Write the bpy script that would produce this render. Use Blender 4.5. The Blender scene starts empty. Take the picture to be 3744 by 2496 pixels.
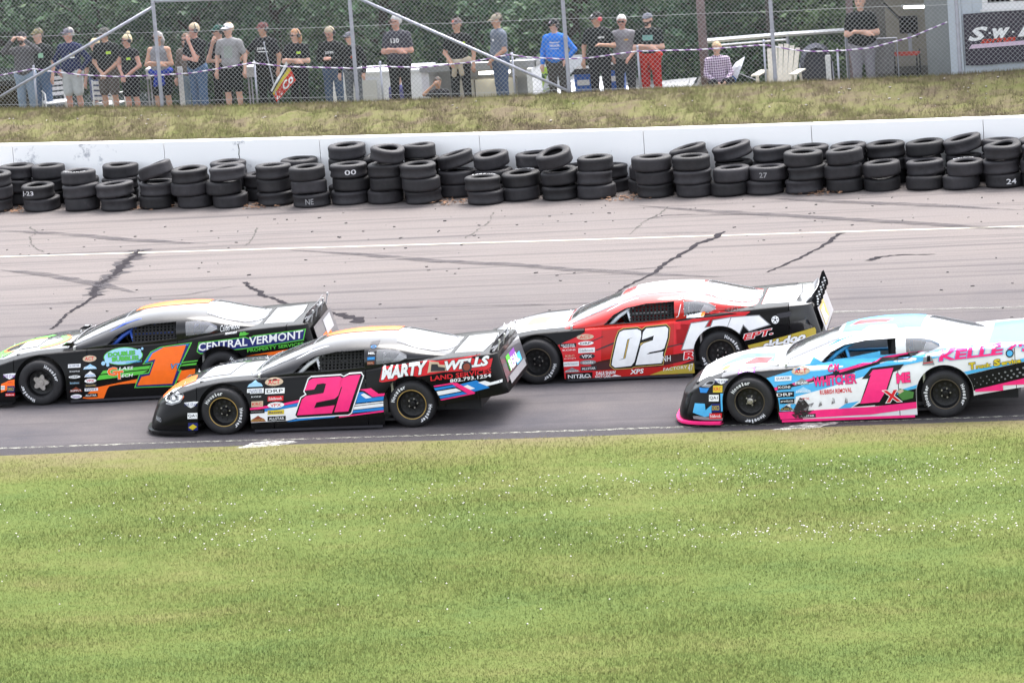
import bpy, bmesh, math, random
import numpy as np
from mathutils import Vector, Matrix
from mathutils.bvhtree import BVHTree

S = bpy.context.scene
COL = S.collection
R = math.radians
random.seed(7)
RNG = np.random.default_rng(11)

# ------------------------------------------------------------------ camera
PSI, TILT, ROLL, CAM_H = R(11.0), R(11.0), R(4.4), 13.5
fw = Vector((-math.sin(PSI) * math.cos(TILT), math.cos(PSI) * math.cos(TILT), -math.sin(TILT)))
rt0 = Vector((math.cos(PSI), math.sin(PSI), 0))
up0 = rt0.cross(fw)
rt = rt0 * math.cos(ROLL) - up0 * math.sin(ROLL)
up = rt0 * math.sin(ROLL) + up0 * math.cos(ROLL)
cam_data = bpy.data.cameras.new('camera')
cam_data.lens = 167.7
cam_data.sensor_width = 36
cam_data.clip_start = 1
cam_data.clip_end = 2000
cam = bpy.data.objects.new('camera', cam_data)
COL.objects.link(cam)
m3 = Matrix((rt, up, -fw)).transposed()
cam.matrix_world = Matrix.Translation(-fw * (CAM_H / math.sin(TILT))) @ m3.to_4x4()
S.camera = cam

# ------------------------------------------------------------------ sky, sun, exposure (overcast afternoon)
world = bpy.data.worlds.new('World')
S.world = world
world.use_nodes = True
wn = world.node_tree
wn.nodes.clear()
sky = wn.nodes.new('ShaderNodeTexSky')
sky.sky_type = 'NISHITA'
sky.sun_disc = False
sky.sun_elevation = R(60)
sky.sun_rotation = R(18)
sky.air_density = 1.0
sky.dust_density = 4.0
sky.ozone_density = 1.0
hs = wn.nodes.new('ShaderNodeHueSaturation')      # cloud layer: nearly colourless sky light
hs.inputs['Saturation'].default_value = 0.30
bg = wn.nodes.new('ShaderNodeBackground')
bg.inputs['Strength'].default_value = 0.15
wo = wn.nodes.new('ShaderNodeOutputWorld')
wn.links.new(sky.outputs[0], hs.inputs['Color'])
wn.links.new(hs.outputs[0], bg.inputs[0])
wn.links.new(bg.outputs[0], wo.inputs[0])
sun_data = bpy.data.lights.new('sun', 'SUN')
sun_data.energy = 0.6
sun_data.angle = R(40)
sun_data.color = (1.0, 0.97, 0.93)
sun = bpy.data.objects.new('sun', sun_data)
COL.objects.link(sun)
az, el = R(18), R(60)
sd = Vector((math.sin(az) * math.cos(el), math.cos(az) * math.cos(el), math.sin(el)))
sun.rotation_euler = sd.to_track_quat('Z', 'Y').to_euler()
S.view_settings.view_transform = 'Standard'
S.view_settings.look = 'None'
S.view_settings.gamma = 1
S.view_settings.use_curve_mapping = False
S.view_settings.exposure = 2.1

# ------------------------------------------------------------------ helpers
def link(o, parent=None):
    COL.objects.link(o)
    if parent is not None:
        o.parent = parent
    return o

def tag(o, label=None, cat=None, group=None, kind=None):
    if label: o['label'] = label
    if cat: o['category'] = cat
    if group: o['group'] = group
    if kind: o['kind'] = kind
    return o

def thing(name, label, cat, loc=(0, 0, 0), rotz=0.0, group=None):
    o = bpy.data.objects.new(name, None)
    o.empty_display_size = .1
    o.location = loc
    o.rotation_euler = (0, 0, rotz)
    link(o)
    return tag(o, label, cat, group)

class MB:
    """collects verts / faces, then builds ONE mesh object"""
    def __init__(s):
        s.v, s.f, s.m = [], [], []
    def add(s, verts, faces, mi=0):
        b = len(s.v)
        s.v += [tuple(p) for p in verts]
        s.f += [tuple(i + b for i in f) for f in faces]
        s.m += [mi] * len(faces)
        return s
    def box(s, a, b, mi=0, M=None):
        x0, y0, z0 = a; x1, y1, z1 = b
        vs = [(x0, y0, z0), (x1, y0, z0), (x1, y1, z0), (x0, y1, z0), (x0, y0, z1), (x1, y0, z1), (x1, y1, z1), (x0, y1, z1)]
        if M: vs = [M @ Vector(p) for p in vs]
        return s.add(vs, [(0, 3, 2, 1), (4, 5, 6, 7), (0, 1, 5, 4), (1, 2, 6, 5), (2, 3, 7, 6), (3, 0, 4, 7)], mi)
    def tube(s, pts, rad, n=8, mi=0, caps=True):
        pts = [Vector(p) for p in pts]
        if not hasattr(rad, '__len__'): rad = [rad] * len(pts)
        vs, fs = [], []
        ref = None
        for i, p in enumerate(pts):
            d = (pts[min(i + 1, len(pts) - 1)] - pts[max(i - 1, 0)])
            d = d.normalized() if d.length > 1e-9 else Vector((0, 0, 1))
            if ref is None:
                ref = Vector((1, 0, 0)) if abs(d.x) < .8 else Vector((0, 1, 0))
            u = d.cross(ref).normalized(); w = u.cross(d).normalized(); ref = w
            # keep frames aligned
            for k in range(n):
                a = 2 * math.pi * k / n
                vs.append(p + (u * math.cos(a) + w * math.sin(a)) * rad[i])
        for i in range(len(pts) - 1):
            for k in range(n):
                k2 = (k + 1) % n
                fs.append((i * n + k, i * n + k2, (i + 1) * n + k2, (i + 1) * n + k))
        if caps:
            fs.append(tuple(range(n - 1, -1, -1)))
            fs.append(tuple(range((len(pts) - 1) * n, len(pts) * n)))
        return s.add(vs, fs, mi)
    def lathe(s, prof, n=32, axis='z', M=None, mi=0, closed=False):
        """prof = [(r, h)] revolved"""
        vs, fs = [], []
        for r, h in prof:
            for k in range(n):
                a = 2 * math.pi * k / n
                c, d = r * math.cos(a), r * math.sin(a)
                p = (c, d, h) if axis == 'z' else (c, h, d)
                vs.append(M @ Vector(p) if M else p)
        L = len(prof)
        for i in range(L if closed else L - 1):
            j = (i + 1) % L
            for k in range(n):
                k2 = (k + 1) % n
                fs.append((i * n + k, i * n + k2, j * n + k2, j * n + k))
        return s.add(vs, fs, mi)
    def prism(s, poly, a, b, axis='y', mi=0, M=None):
        """polygon (2D) extruded from a to b along axis"""
        n = len(poly)
        def P(p, h):
            q = (p[0], h, p[1]) if axis == 'y' else ((p[0], p[1], h) if axis == 'z' else (h, p[0], p[1]))
            return M @ Vector(q) if M else q
        vs = [P(p, a) for p in poly] + [P(p, b) for p in poly]
        fs = [tuple(range(n)), tuple(range(2 * n - 1, n - 1, -1))]
        fs += [(i, n + i, n + (i + 1) % n, (i + 1) % n) for i in range(n)]
        return s.add(vs, fs, mi)
    def build(s, name, mats, parent=None, smooth=False):
        me = bpy.data.meshes.new(name)
        me.from_pydata(s.v, [], s.f)
        mats = mats if isinstance(mats, (list, tuple)) else [mats]
        for m in mats: me.materials.append(m)
        if len(mats) > 1: me.polygons.foreach_set('material_index', s.m)
        if smooth: me.polygons.foreach_set('use_smooth', [True] * len(me.polygons))
        me.update()
        if smooth == 'auto':
            me.set_sharp_from_angle(angle=R(38))
        return link(bpy.data.objects.new(name, me), parent)

def np_mesh(name, V, F, mats, parent=None, smooth=False, attr=None, mi=None):
    """V (n,3) array, F (m,k) array of equal-size faces"""
    me = bpy.data.meshes.new(name)
    V = np.asarray(V, np.float32); F = np.asarray(F, np.int32)
    m, k = F.shape
    me.vertices.add(len(V)); me.vertices.foreach_set('co', V.ravel())
    me.loops.add(m * k); me.loops.foreach_set('vertex_index', F.ravel())
    me.polygons.add(m)
    me.polygons.foreach_set('loop_start', np.arange(0, m * k, k, dtype=np.int32))
    if mi is not None: me.polygons.foreach_set('material_index', np.asarray(mi, np.int32))
    if smooth: me.polygons.foreach_set('use_smooth', np.ones(m, bool))
    for mt in (mats if isinstance(mats, (list, tuple)) else [mats]): me.materials.append(mt)
    if attr is not None:
        a = me.attributes.new('rnd', 'FLOAT', 'POINT'); a.data.foreach_set('value', np.asarray(attr, np.float32))
    me.update(calc_edges=True)
    return link(bpy.data.objects.new(name, me), parent)

def copy_tree(o, parent=None):
    c = o.copy(); COL.objects.link(c)
    if parent is not None: c.parent = parent
    for ch in list(o.children): copy_tree(ch, c)
    return c

# ------------------------------------------------------------------ materials
_mats = {}
def mat(name, col=(.5, .5, .5), rough=.6, metal=0.0, coat=0.0, var=0.0, vscale=6.0, bump=0.0, bscale=40.0, spec=.5, emit=0.0):
    if name in _mats: return _mats[name]
    m = bpy.data.materials.new(name); m.use_nodes = True
    nt = m.node_tree; b = nt.nodes['Principled BSDF']
    b.inputs['Base Color'].default_value = (*col, 1)
    b.inputs['Roughness'].default_value = rough
    b.inputs['Metallic'].default_value = metal
    b.inputs['Coat Weight'].default_value = coat
    b.inputs['Coat Roughness'].default_value = .04
    b.inputs['Specular IOR Level'].default_value = spec
    if emit:
        b.inputs['Emission Color'].default_value = (*col, 1); b.inputs['Emission Strength'].default_value = emit
    if var or bump:
        tc = nt.nodes.new('ShaderNodeTexCoord')
        if var:
            n = nt.nodes.new('ShaderNodeTexNoise'); n.inputs['Scale'].default_value = vscale; n.inputs['Detail'].default_value = 6
            nt.links.new(tc.outputs['Object'], n.inputs['Vector'])
            mr = nt.nodes.new('ShaderNodeMapRange')
            mr.inputs['From Min'].default_value = .25; mr.inputs['From Max'].default_value = .75
            mr.inputs['To Min'].default_value = 1 - var; mr.inputs['To Max'].default_value = 1 + var
            nt.links.new(n.outputs['Fac'], mr.inputs['Value'])
            mx = nt.nodes.new('ShaderNodeMix'); mx.data_type = 'RGBA'; mx.blend_type = 'MULTIPLY'
            mx.inputs['Factor'].default_value = 1; mx.inputs['A'].default_value = (*col, 1)
            nt.links.new(mr.outputs[0], mx.inputs['B']); nt.links.new(mx.outputs['Result'], b.inputs['Base Color'])
        if bump:
            n2 = nt.nodes.new('ShaderNodeTexNoise'); n2.inputs['Scale'].default_value = bscale; n2.inputs['Detail'].default_value = 4
            nt.links.new(tc.outputs['Object'], n2.inputs['Vector'])
            bp = nt.nodes.new('ShaderNodeBump'); bp.inputs['Strength'].default_value = bump; bp.inputs['Distance'].default_value = .02
            nt.links.new(n2.outputs['Fac'], bp.inputs['Height']); nt.links.new(bp.outputs[0], b.inputs['Normal'])
    _mats[name] = m
    return m

def paint(name, col, rough=.38, coat=1.0):          # race-car vinyl / gloss paint with a little road film
    return mat('paint_' + name, col, rough, 0, coat, var=.10, vscale=3.5, spec=.08)

def vinyl(name, col):
    return mat('vinyl_' + name, col, .45, 0, .16, var=.07, vscale=9, spec=.12)

def glass_mat(name, tint, base_reflect, rough=.03, milk=0.0):
    if name in _mats: return _mats[name]
    m = bpy.data.materials.new(name); m.use_nodes = True
    nt = m.node_tree; nt.nodes.clear()
    out = nt.nodes.new('ShaderNodeOutputMaterial'); mx = nt.nodes.new('ShaderNodeMixShader')
    tr = nt.nodes.new('ShaderNodeBsdfTransparent'); tr.inputs[0].default_value = (*tint, 1)
    gl = nt.nodes.new('ShaderNodeBsdfGlossy'); gl.inputs['Roughness'].default_value = rough
    gl.inputs['Color'].default_value = (.95, .95, .97, 1)
    fr = nt.nodes.new('ShaderNodeFresnel'); fr.inputs['IOR'].default_value = base_reflect
    src = tr.outputs[0]
    if milk:
        df = nt.nodes.new('ShaderNodeBsdfDiffuse'); df.inputs[0].default_value = (.55, .55, .58, 1); m2 = nt.nodes.new('ShaderNodeMixShader'); m2.inputs[0].default_value = milk
        nt.links.new(tr.outputs[0], m2.inputs[1]); nt.links.new(df.outputs[0], m2.inputs[2]); src = m2.outputs[0]
    nt.links.new(fr.outputs[0], mx.inputs[0]); nt.links.new(src, mx.inputs[1]); nt.links.new(gl.outputs[0], mx.inputs[2])
    nt.links.new(mx.outputs[0], out.inputs[0])
    _mats[name] = m
    return m

def nodes_of(name):
    m = bpy.data.materials.new(name); m.use_nodes = True
    return m, m.node_tree, m.node_tree.nodes['Principled BSDF']

def N(nt, t, **kw):
    n = nt.nodes.new(t)
    for k, v in kw.items():
        if k in n.inputs.keys(): n.inputs[k].default_value = v
        else: setattr(n, k, v)
    return n

# ---- gentle curve of the outside of the turn: front foot of the tyre wall at station x
def base(x): return 2.6833e-3 * x * x - .1169 * x + 12.0254

# ---- flat lettering
_tc = {}
def text_mesh(body, bold=0.0, shear=0.0, ref=None):
    """2D text normalised to a 1 x 1 box (of the lettering at weight ref): verts (u, v), faces, aspect"""
    key = (body, bold, shear, ref)
    if key in _tc: return _tc[key]
    def raw(bo):
        cu = bpy.data.curves.new('t', 'FONT'); cu.body = body; cu.size = 1; cu.offset = bo; cu.shear = shear
        cu.resolution_u = 2
        ob = bpy.data.objects.new('t', cu)
        me = ob.to_mesh()
        V = [(v.co.x, v.co.y) for v in me.vertices]; F = [tuple(p.vertices) for p in me.polygons]
        ob.to_mesh_clear(); bpy.data.objects.remove(ob); bpy.data.curves.remove(cu)
        return V, F
    V, F = raw(bold)
    B_ = V if ref is None else raw(ref)[0]
    xs = [p[0] for p in B_]; ys = [p[1] for p in B_]
    x0, x1, y0, y1 = min(xs), max(xs), min(ys), max(ys)
    V = [((p[0] - x0) / (x1 - x0), (p[1] - y0) / (y1 - y0)) for p in V]
    _tc[key] = (V, F, (x1 - x0) / (y1 - y0))
    return _tc[key]

def pchip(xs, ys):
    xs = np.array(xs, float); ys = np.array(ys, float)
    h = np.diff(xs); d = np.diff(ys) / h
    m = np.zeros_like(ys); m[0], m[-1] = d[0], d[-1]
    for i in range(1, len(xs) - 1):
        if d[i - 1] * d[i] > 0:
            w1, w2 = 2 * h[i] + h[i - 1], h[i] + 2 * h[i - 1]
            m[i] = (w1 + w2) / (w1 / d[i - 1] + w2 / d[i])
    def f(x):
        x = min(max(x, xs[0]), xs[-1])
        i = min(int(np.searchsorted(xs, x, 'right')) - 1, len(xs) - 2)
        t = (x - xs[i]) / h[i]; t2, t3 = t * t, t ** 3
        return float((2 * t3 - 3 * t2 + 1) * ys[i] + (t3 - 2 * t2 + t) * h[i] * m[i] + (-2 * t3 + 3 * t2) * ys[i + 1] + (t3 - t2) * h[i] * m[i + 1])
    return f

def offset_poly(pts, d):
    n = len(pts); A = sum(pts[i][0] * pts[(i + 1) % n][1] - pts[(i + 1) % n][0] * pts[i][1] for i in range(n))
    sgn = 1 if A > 0 else -1
    out = []
    for i in range(n):
        p0, p1, p2 = Vector(pts[i - 1]), Vector(pts[i]), Vector(pts[(i + 1) % n])
        e1, e2 = (p1 - p0).normalized(), (p2 - p1).normalized()
        n1, n2 = Vector((e1.y, -e1.x)) * sgn, Vector((e2.y, -e2.x)) * sgn
        b = (n1 + n2); L = b.length
        b = b / L if L > 1e-6 else n1
        k = d / max(.45, b.dot(n1))
        out.append(tuple(p1 + b * k))
    return out

def cookie(bm, faces, poly, ax=(0, 2)):
    """score mesh faces along the edges of a 2D polygon (planes through the third axis)"""
    faces = set(faces)
    n = len(poly)
    for i in range(n):
        a, b = poly[i], poly[(i + 1) % n]
        no = [0, 0, 0]; no[ax[0]] = b[1] - a[1]; no[ax[1]] = -(b[0] - a[0])
        co = [0, 0, 0]; co[ax[0]], co[ax[1]] = a
        fs = [f for f in faces if f.is_valid]
        es = {e for f in fs for e in f.edges}; vs = {v for f in fs for v in f.verts}
        before = set(fs)
        r = bmesh.ops.bisect_plane(bm, geom=list(vs) + list(es) + fs, plane_co=co, plane_no=no, dist=1e-5)
        faces = {g for g in r['geom'] if isinstance(g, bmesh.types.BMFace) and g.is_valid} | {f for f in before if f.is_valid}
    return faces

def inpoly(p, poly):
    x, y = p; c = False; n = len(poly)
    for i in range(n):
        x1, y1 = poly[i]; x2, y2 = poly[(i + 1) % n]
        if (y1 > y) != (y2 > y) and x < (x2 - x1) * (y - y1) / (y2 - y1) + x1: c = not c
    return c

def worn(name, col, lo, hi, scale, vec=(1, 1, 1), rough=.8, space='Position'):
    """paint, rubber or scuffing with bare patches showing what lies below"""
    if name in _mats: return _mats[name]
    m, nt, b = nodes_of(name); _mats[name] = m
    b.inputs['Base Color'].default_value = (*col, 1); b.inputs['Roughness'].default_value = rough; b.inputs['Specular IOR Level'].default_value = .12
    g = N(nt, 'ShaderNodeNewGeometry'); mp = N(nt, 'ShaderNodeMapping'); mp.inputs['Scale'].default_value = vec
    nt.links.new(g.outputs['Position'], mp.inputs[0])
    n = N(nt, 'ShaderNodeTexNoise', Scale=scale, Detail=7, Roughness=.7); nt.links.new(mp.outputs[0], n.inputs['Vector'])
    r = N(nt, 'ShaderNodeMapRange'); nt.links.new(n.outputs['Fac'], r.inputs['Value'])
    for k_, q in zip(('From Min', 'From Max', 'To Min', 'To Max'), (lo, hi, 0, 1)): r.inputs[k_].default_value = q
    nt.links.new(r.outputs[0], b.inputs['Alpha'])
    return m
# ================================================================== RACE CARS
# car frame: x to the rear, -y = left flank, z up, origin on the ground midway between the axles
WB = 2.64
fW = pchip([-2.50, -2.46, -2.38, -2.22, -2.0, -1.7, -1.3, -.7, 0, .8, 1.35, 1.8, 2.2, 2.45, 2.53, 2.58], [.36, .56, .73, .85, .915, .95, .97, .962, .96, .972, .985, .978, .96, .935, .90, .84])
fZB = pchip([-2.5, -1.7, -1.0, 1.1, 1.45, 1.7, 2.1, 2.58], [.09, .06, .06, .065, .22, .295, .35, .42])
fZS = pchip([-2.5, -2.42, -2.22, -1.9, -1.6, -1.32, -.8, -.3, .3, .65, 1.0, 1.35, 1.7, 2.1, 2.58], [.375, .415, .50, .605, .685, .73, .752, .772, .79, .812, .858, .90, .932, .955, .972])
fZC = pchip([-2.5, -2.42, -2.22, -1.9, -1.6, -1.3, -.8, 0, 1.0, 1.7, 2.1, 2.58], [.40, .465, .570, .672, .735, .765, .792, .81, .88, .945, .968, .982])
fYB = pchip([-.92, -.7, -.3, .3, .9, 1.3, 1.6, 1.92], [.74, .785, .81, .81, .805, .775, .72, .61])
fZT = pchip([-.92, -.80, -.5, -.2, 0, .25, .5, .8, 1.1, 1.35, 1.6, 1.8, 1.92], [.80, .855, .968, 1.068, 1.126, 1.163, 1.178, 1.175, 1.150, 1.092, 1.025, .968, .935])

def side_y(x, z):
    w = fW(x); zb, zs = fZB(x), fZS(x)
    t = min(max((z - zb) / max(zs - .06 - zb, .05), 0), 1)
    tk = .085 - .04 * min(max((x - .6) / .7, 0), 1)
    return w - tk * t ** 2.2 - .012 * (1 - t) ** 2

def build_shell():
    bm = bmesh.new()
    xs = sorted(set([-2.5, -2.485, -2.46, -2.43, -2.39, -2.34, -2.28] + list(np.round(np.arange(-2.22, 2.44, .06), 3)) + [2.44, 2.48, 2.52, 2.55, 2.57, 2.58]))
    rows = []
    for x in xs:
        zb, zs, zc = fZB(x), fZS(x), fZC(x)
        r = .055 - .018 * min(max((x - .6) / .7, 0), 1)
        half = []
        for i in range(13):
            t = i / 12; z = zb + (zs - r - zb) * t
            half.append((side_y(x, z), z))
        y1 = half[-1][0]
        for i in range(1, 6):
            a = i / 5 * math.pi / 2
            half.append((y1 - r * (1 - math.cos(a)), zs - r + r * math.sin(a)))
        y2 = half[-1][0]
        for i in range(1, 10):
            y = y2 * (1 - i / 9)
            half.append((y, zs + (zc - zs) * (1 - (y / y2) ** 2) ** .9))
        full = [(-y, z) for y, z in half] + [(y, z) for y, z in half[-2::-1]]
        rows.append([bm.verts.new((x + max(0, x - 2.15) / .43 * .13 * min(1, max(0, (.95 - z) / .5)) + min(1, max(0, -1.95 - x) / .5) * .11 * min(1, max(0, (z - .13) / .32)), y, z)) for y, z in full])
    for a, b in zip(rows, rows[1:]):
        for i in range(len(a) - 1):
            bm.faces.new((a[i], b[i], b[i + 1], a[i + 1]))
    n = len(rows[0])
    for row, rev in ((rows[0], False), (rows[-1], True)):      # nose and tail caps
        for i in range(n // 2):
            q = [row[i], row[i + 1], row[n - 2 - i], row[n - 1 - i]]
            q2 = list(dict.fromkeys(q))
            if len(q2) > 2: bm.faces.new(q2[::-1] if rev else q2)
    return bm

def build_green():
    bm = bmesh.new(); rows = []
    for x in np.linspace(-.92, 1.92, 64):
        yb, zt, zb = fYB(x), fZT(x), fZS(x) - .004
        e = 2.35 + 1.05 * math.exp(-((x - .55) / .85) ** 2)
        row = []
        for t in np.linspace(0, math.pi, 45):
            c, s_ = math.cos(t), max(math.sin(t), 0)
            row.append(bm.verts.new((x, -math.copysign(abs(c) ** (2 / e), c) * yb, zb + (max(zt - zb, .002)) * s_ ** (2 / e))))
        rows.append(row)
    for a, b in zip(rows, rows[1:]):
        for i in range(len(a) - 1): bm.faces.new((a[i], b[i], b[i + 1], a[i + 1]))
    return bm

shell = build_shell(); green = build_green()
shell.normal_update(); green.normal_update()
# surfaces used to lay the vinyl on (before the openings are cut)
_tmp = bmesh.new()
for src in (shell, green):
    _me = bpy.data.meshes.new('t'); src.to_mesh(_me); _tmp.from_mesh(_me); bpy.data.meshes.remove(_me)
BVH_CAR = BVHTree.FromBMesh(_tmp); _tmp.free()

def ngon(cx, cz, r, n=28): return [(cx + r * math.cos(2 * math.pi * k / n), cz + r * math.sin(2 * math.pi * k / n)) for k in range(n)]
def archway(cx, r): return [(cx - r, -.1)] + [(cx - r * math.cos(math.pi * k / 20), .345 + r * math.sin(math.pi * k / 20)) for k in range(21)] + [(cx + r, -.1)]
ARCH = {-1: archway(-WB / 2, .372), 1: archway(WB / 2, .385)}
def in_arch(x, z): return any(inpoly((x, z), p) for p in ARCH.values())
for s, poly in ARCH.items():
    fs = [f for f in shell.faces if abs(f.calc_center_median().y) > .6 and abs(f.calc_center_median().x - s * WB / 2) < .5 and f.calc_center_median().z < .80]
    fs = cookie(shell, fs, poly)
    bmesh.ops.delete(shell, geom=[f for f in shell.faces if abs(f.calc_center_median().y) > .6 and inpoly((f.calc_center_median().x, f.calc_center_median().z), poly)], context='FACES')
GAP = .010
def score_x(bm, x, flt):
    for xx in (x - GAP / 2, x + GAP / 2):
        fs = [f for f in bm.faces if abs(f.calc_center_median().x - xx) < .2 and flt(f.calc_center_median())]
        es = {e for f in fs for e in f.edges}; vs = {v for f in fs for v in f.verts}
        bmesh.ops.bisect_plane(bm, geom=list(vs) + list(es) + fs, plane_co=(xx, 0, 0), plane_no=(1, 0, 0))
CUTS = (-1.70, -.62, .70, 2.28)
for cx in CUTS: score_x(shell, cx, lambda c: True)
HOOD = [(-2.02, -.50), (-1.90, -.62), (-.86, -.66), (-.92, 0), (-.86, .66), (-1.90, .62), (-2.02, .50), (-2.06, 0)]
TRUNK = [(1.90, -.60), (2.36, -.66), (2.40, 0), (2.36, .66), (1.90, .60)]
for poly in (HOOD, TRUNK):
    top = lambda: [f for f in shell.faces if f.normal.z > .35 and min(p[0] for p in poly) - .15 < f.calc_center_median().x < max(p[0] for p in poly) + .15]
    cookie(shell, top(), poly, (0, 1)); shell.normal_update()
    cookie(shell, top(), offset_poly(poly, -GAP), (0, 1)); shell.normal_update()
HOOD_I, TRUNK_I = offset_poly(HOOD, -GAP), offset_poly(TRUNK, -GAP)

def classify_shell(f):
    c = f.calc_center_median(); p = (c.x, c.y)
    if f.normal.z > .3:
        if inpoly(p, HOOD_I): return 'hood'
        if inpoly(p, TRUNK_I): return 'trunk_lid'
        if inpoly(p, HOOD) or inpoly(p, TRUNK): return None
        if -.80 < c.x < 1.60 and abs(c.y) < fYB(c.x) - .03 and c.z > .7: return None     # open cockpit
    for cx in CUTS:
        if abs(c.x - cx) < GAP / 2 and not (abs(c.y) < .80 and f.normal.z > .6): return None
    side = '_l' if c.y < 0 else '_r'
    if c.x < CUTS[0]: return 'front_bumper'
    if c.x > CUTS[3]: return 'rear_bumper'
    if c.x < CUTS[1]: return 'front_fender' + side
    if c.x < CUTS[2]: return 'door' + side
    return 'quarter_panel' + side

DOORWIN = [(-.34, .800), (-.20, .925), (-.02, 1.008), (.28, 1.058), (.68, 1.072), (.68, .848), (.2, .812)]
QWIN = [(.82, .876), (.815, 1.068), (.98, 1.070), (1.16, 1.038), (1.265, .985), (1.27, .945), (1.16, .90)]
SHIELD = [(-.80, -.655), (-.10, -.545), (-.13, -.3), (-.145, 0), (-.13, .3), (-.10, .545), (-.80, .655), (-.865, .35), (-.885, 0), (-.865, -.35)]
BACKL = [(1.10, -.52), (1.40, -.60), (1.64, -.58), (1.78, -.44), (1.845, -.2), (1.86, 0), (1.845, .2), (1.78, .44), (1.64, .58), (1.40, .60), (1.10, .52), (1.06, .25), (1.05, 0), (1.06, -.25)]
for poly in (DOORWIN, QWIN):
    for sg in (-1, 1):
        cookie(green, [f for f in green.faces if f.calc_center_median().y * sg > .35], poly); green.normal_update()
for poly in (SHIELD, BACKL):
    cookie(green, [f for f in green.faces if f.normal.z > .12 and min(p[0] for p in poly) - .1 < f.calc_center_median().x < max(p[0] for p in poly) + .1], poly, (0, 1)); green.normal_update()

def classify_green(f):
    c = f.calc_center_median()
    if abs(c.y) > .35:
        sd = '_l' if c.y < 0 else '_r'
        if inpoly((c.x, c.z), DOORWIN): return None
        if inpoly((c.x, c.z), QWIN): return 'quarter_window' + sd
    if f.normal.z > .05:
        if inpoly((c.x, c.y), SHIELD): return 'windshield'
        if inpoly((c.x, c.y), BACKL): return 'rear_window'
    return 'roof'

def split(bm, cls):
    groups = {}
    bm.normal_update()
    for f in bm.faces:
        k = cls(f)
        if k: groups.setdefault(k, []).append(f)
    out = {}
    for k, fs in groups.items():
        idx, V, F = {}, [], []
        for f in fs:
            t = []
            for v in f.verts:
                if v not in idx: idx[v] = len(V); V.append(tuple(v.co))
                t.append(idx[v])
            F.append(tuple(t))
        me = bpy.data.meshes.new(k.replace('_l', '').replace('_r', ''))
        me.from_pydata(V, [], F); me.materials.append(None)
        me.polygons.foreach_set('use_smooth', [True] * len(me.polygons)); me.update()
        me.set_sharp_from_angle(angle=R(50))
        out[k] = me
    return out
PANELS = split(shell, classify_shell); PANELS.update(split(green, classify_green))
shell.free(); green.free()
PNAME = {'quarter_panel_l': 'quarter_panel', 'quarter_panel_r': 'quarter_panel', 'front_fender_l': 'front_fender', 'front_fender_r': 'front_fender',
         'door_l': 'door', 'door_r': 'door', 'quarter_window_l': 'quarter_window', 'quarter_window_r': 'quarter_window'}

# ---- wheels ------------------------------------------------------
def lathe_mesh(name, prof, n=44, closed=False, rough=None):
    b = MB().lathe(prof, n, 'y', closed=closed)
    me = bpy.data.meshes.new(name); me.from_pydata(b.v, [], b.f); me.materials.append(None)
    me.polygons.foreach_set('use_smooth', [True] * len(me.polygons)); me.update(); me.set_sharp_from_angle(angle=R(40))
    bmx = bmesh.new(); bmx.from_mesh(me); bmesh.ops.recalc_face_normals(bmx, faces=bmx.faces); bmx.to_mesh(me); bmx.free()
    return me
TR = .328
TYRE_ME = lathe_mesh('tyre', [(.197, -.128), (.205, -.142), (.222, -.15), (.262, -.152), (.292, -.146), (.312, -.130), (.322, -.110), (.328, -.05), (.328, .05), (.322, .110), (.300, .145), (.222, .15), (.197, .128)], 56, True)
RIM_ME = lathe_mesh('rim', [(.199, -.132), (.204, -.138), (.199, -.141), (.190, -.134), (.184, -.10), (.176, -.06), (.172, .02), (.172, .12)], 44)
RING_ME = lathe_mesh('rim_edge', [(.1955, -.1425), (.2015, -.1455), (.2065, -.143)], 44)

def disc_mesh(nh, rh, rc, star=False):
    """wheel centre with round vent holes, recessed"""
    bm = bmesh.new()
    b = MB().lathe([(.0, -.040), (.04, -.040), (.046, -.030), (.09, -.022), (.174, -.045)], 48, 'y')
    vs = [bm.verts.new(p) for p in b.v]
    for f in b.f:
        try: bm.faces.new([vs[i] for i in f])
        except ValueError: pass
    bmesh.ops.remove_doubles(bm, verts=bm.verts, dist=1e-4)
    me = bpy.data.meshes.new('wheel_disc'); bm.to_mesh(me); bm.free(); me.materials.append(None)
    me.polygons.foreach_set('use_smooth', [True] * len(me.polygons))
    return me
DISC_ME = disc_mesh(8, .02, .12)
def vents_mesh():
    b = MB()
    for k in range(10):
        a = 2 * math.pi * (k + .5) / 10; cx, cz = .128 * math.cos(a), .128 * math.sin(a)
        pts = [(cx + .021 * math.cos(2 * math.pi * i / 12), -.043, cz + .021 * math.sin(2 * math.pi * i / 12)) for i in range(12)]
        b.add(pts, [tuple(range(12))])
    for k in range(5):
        a = 2 * math.pi * k / 5; cx, cz = .063 * math.cos(a), .063 * math.sin(a)
        b.lathe([(.011, -.028), (.011, -.055), (.0, -.055)], 6, 'y', Matrix.Translation((cx, 0, cz)), 1)
    return b
def arc_text(b, body, r0, r1, a0, a1, y, mi=0):
    """letters standing on the sidewall between radii r0..r1, from angle a0 to a1 (degrees, clockwise seen from outside)"""
    n = len(body)
    for i, ch in enumerate(body):
        if ch == ' ': continue
        V, F, asp = text_mesh(ch, .03)
        am = a0 + (a1 - a0) * (i + .5) / n
        hw = abs(R(a1 - a0)) / n * .40 * (.6 if ch in 'il' else 1)
        hh = 1.0 if (ch.isupper() or ch in 'li') else .74
        vs = []
        for u, v in V:
            r = r0 + (r1 - r0) * v * hh
            a = R(am) + (-(u - .5) * 2 * hw if True else 0)
            vs.append((r * math.cos(a), y - .06 * max(0, r - .285), r * math.sin(a)))
        b.add(vs, F, mi)
    return b

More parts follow.
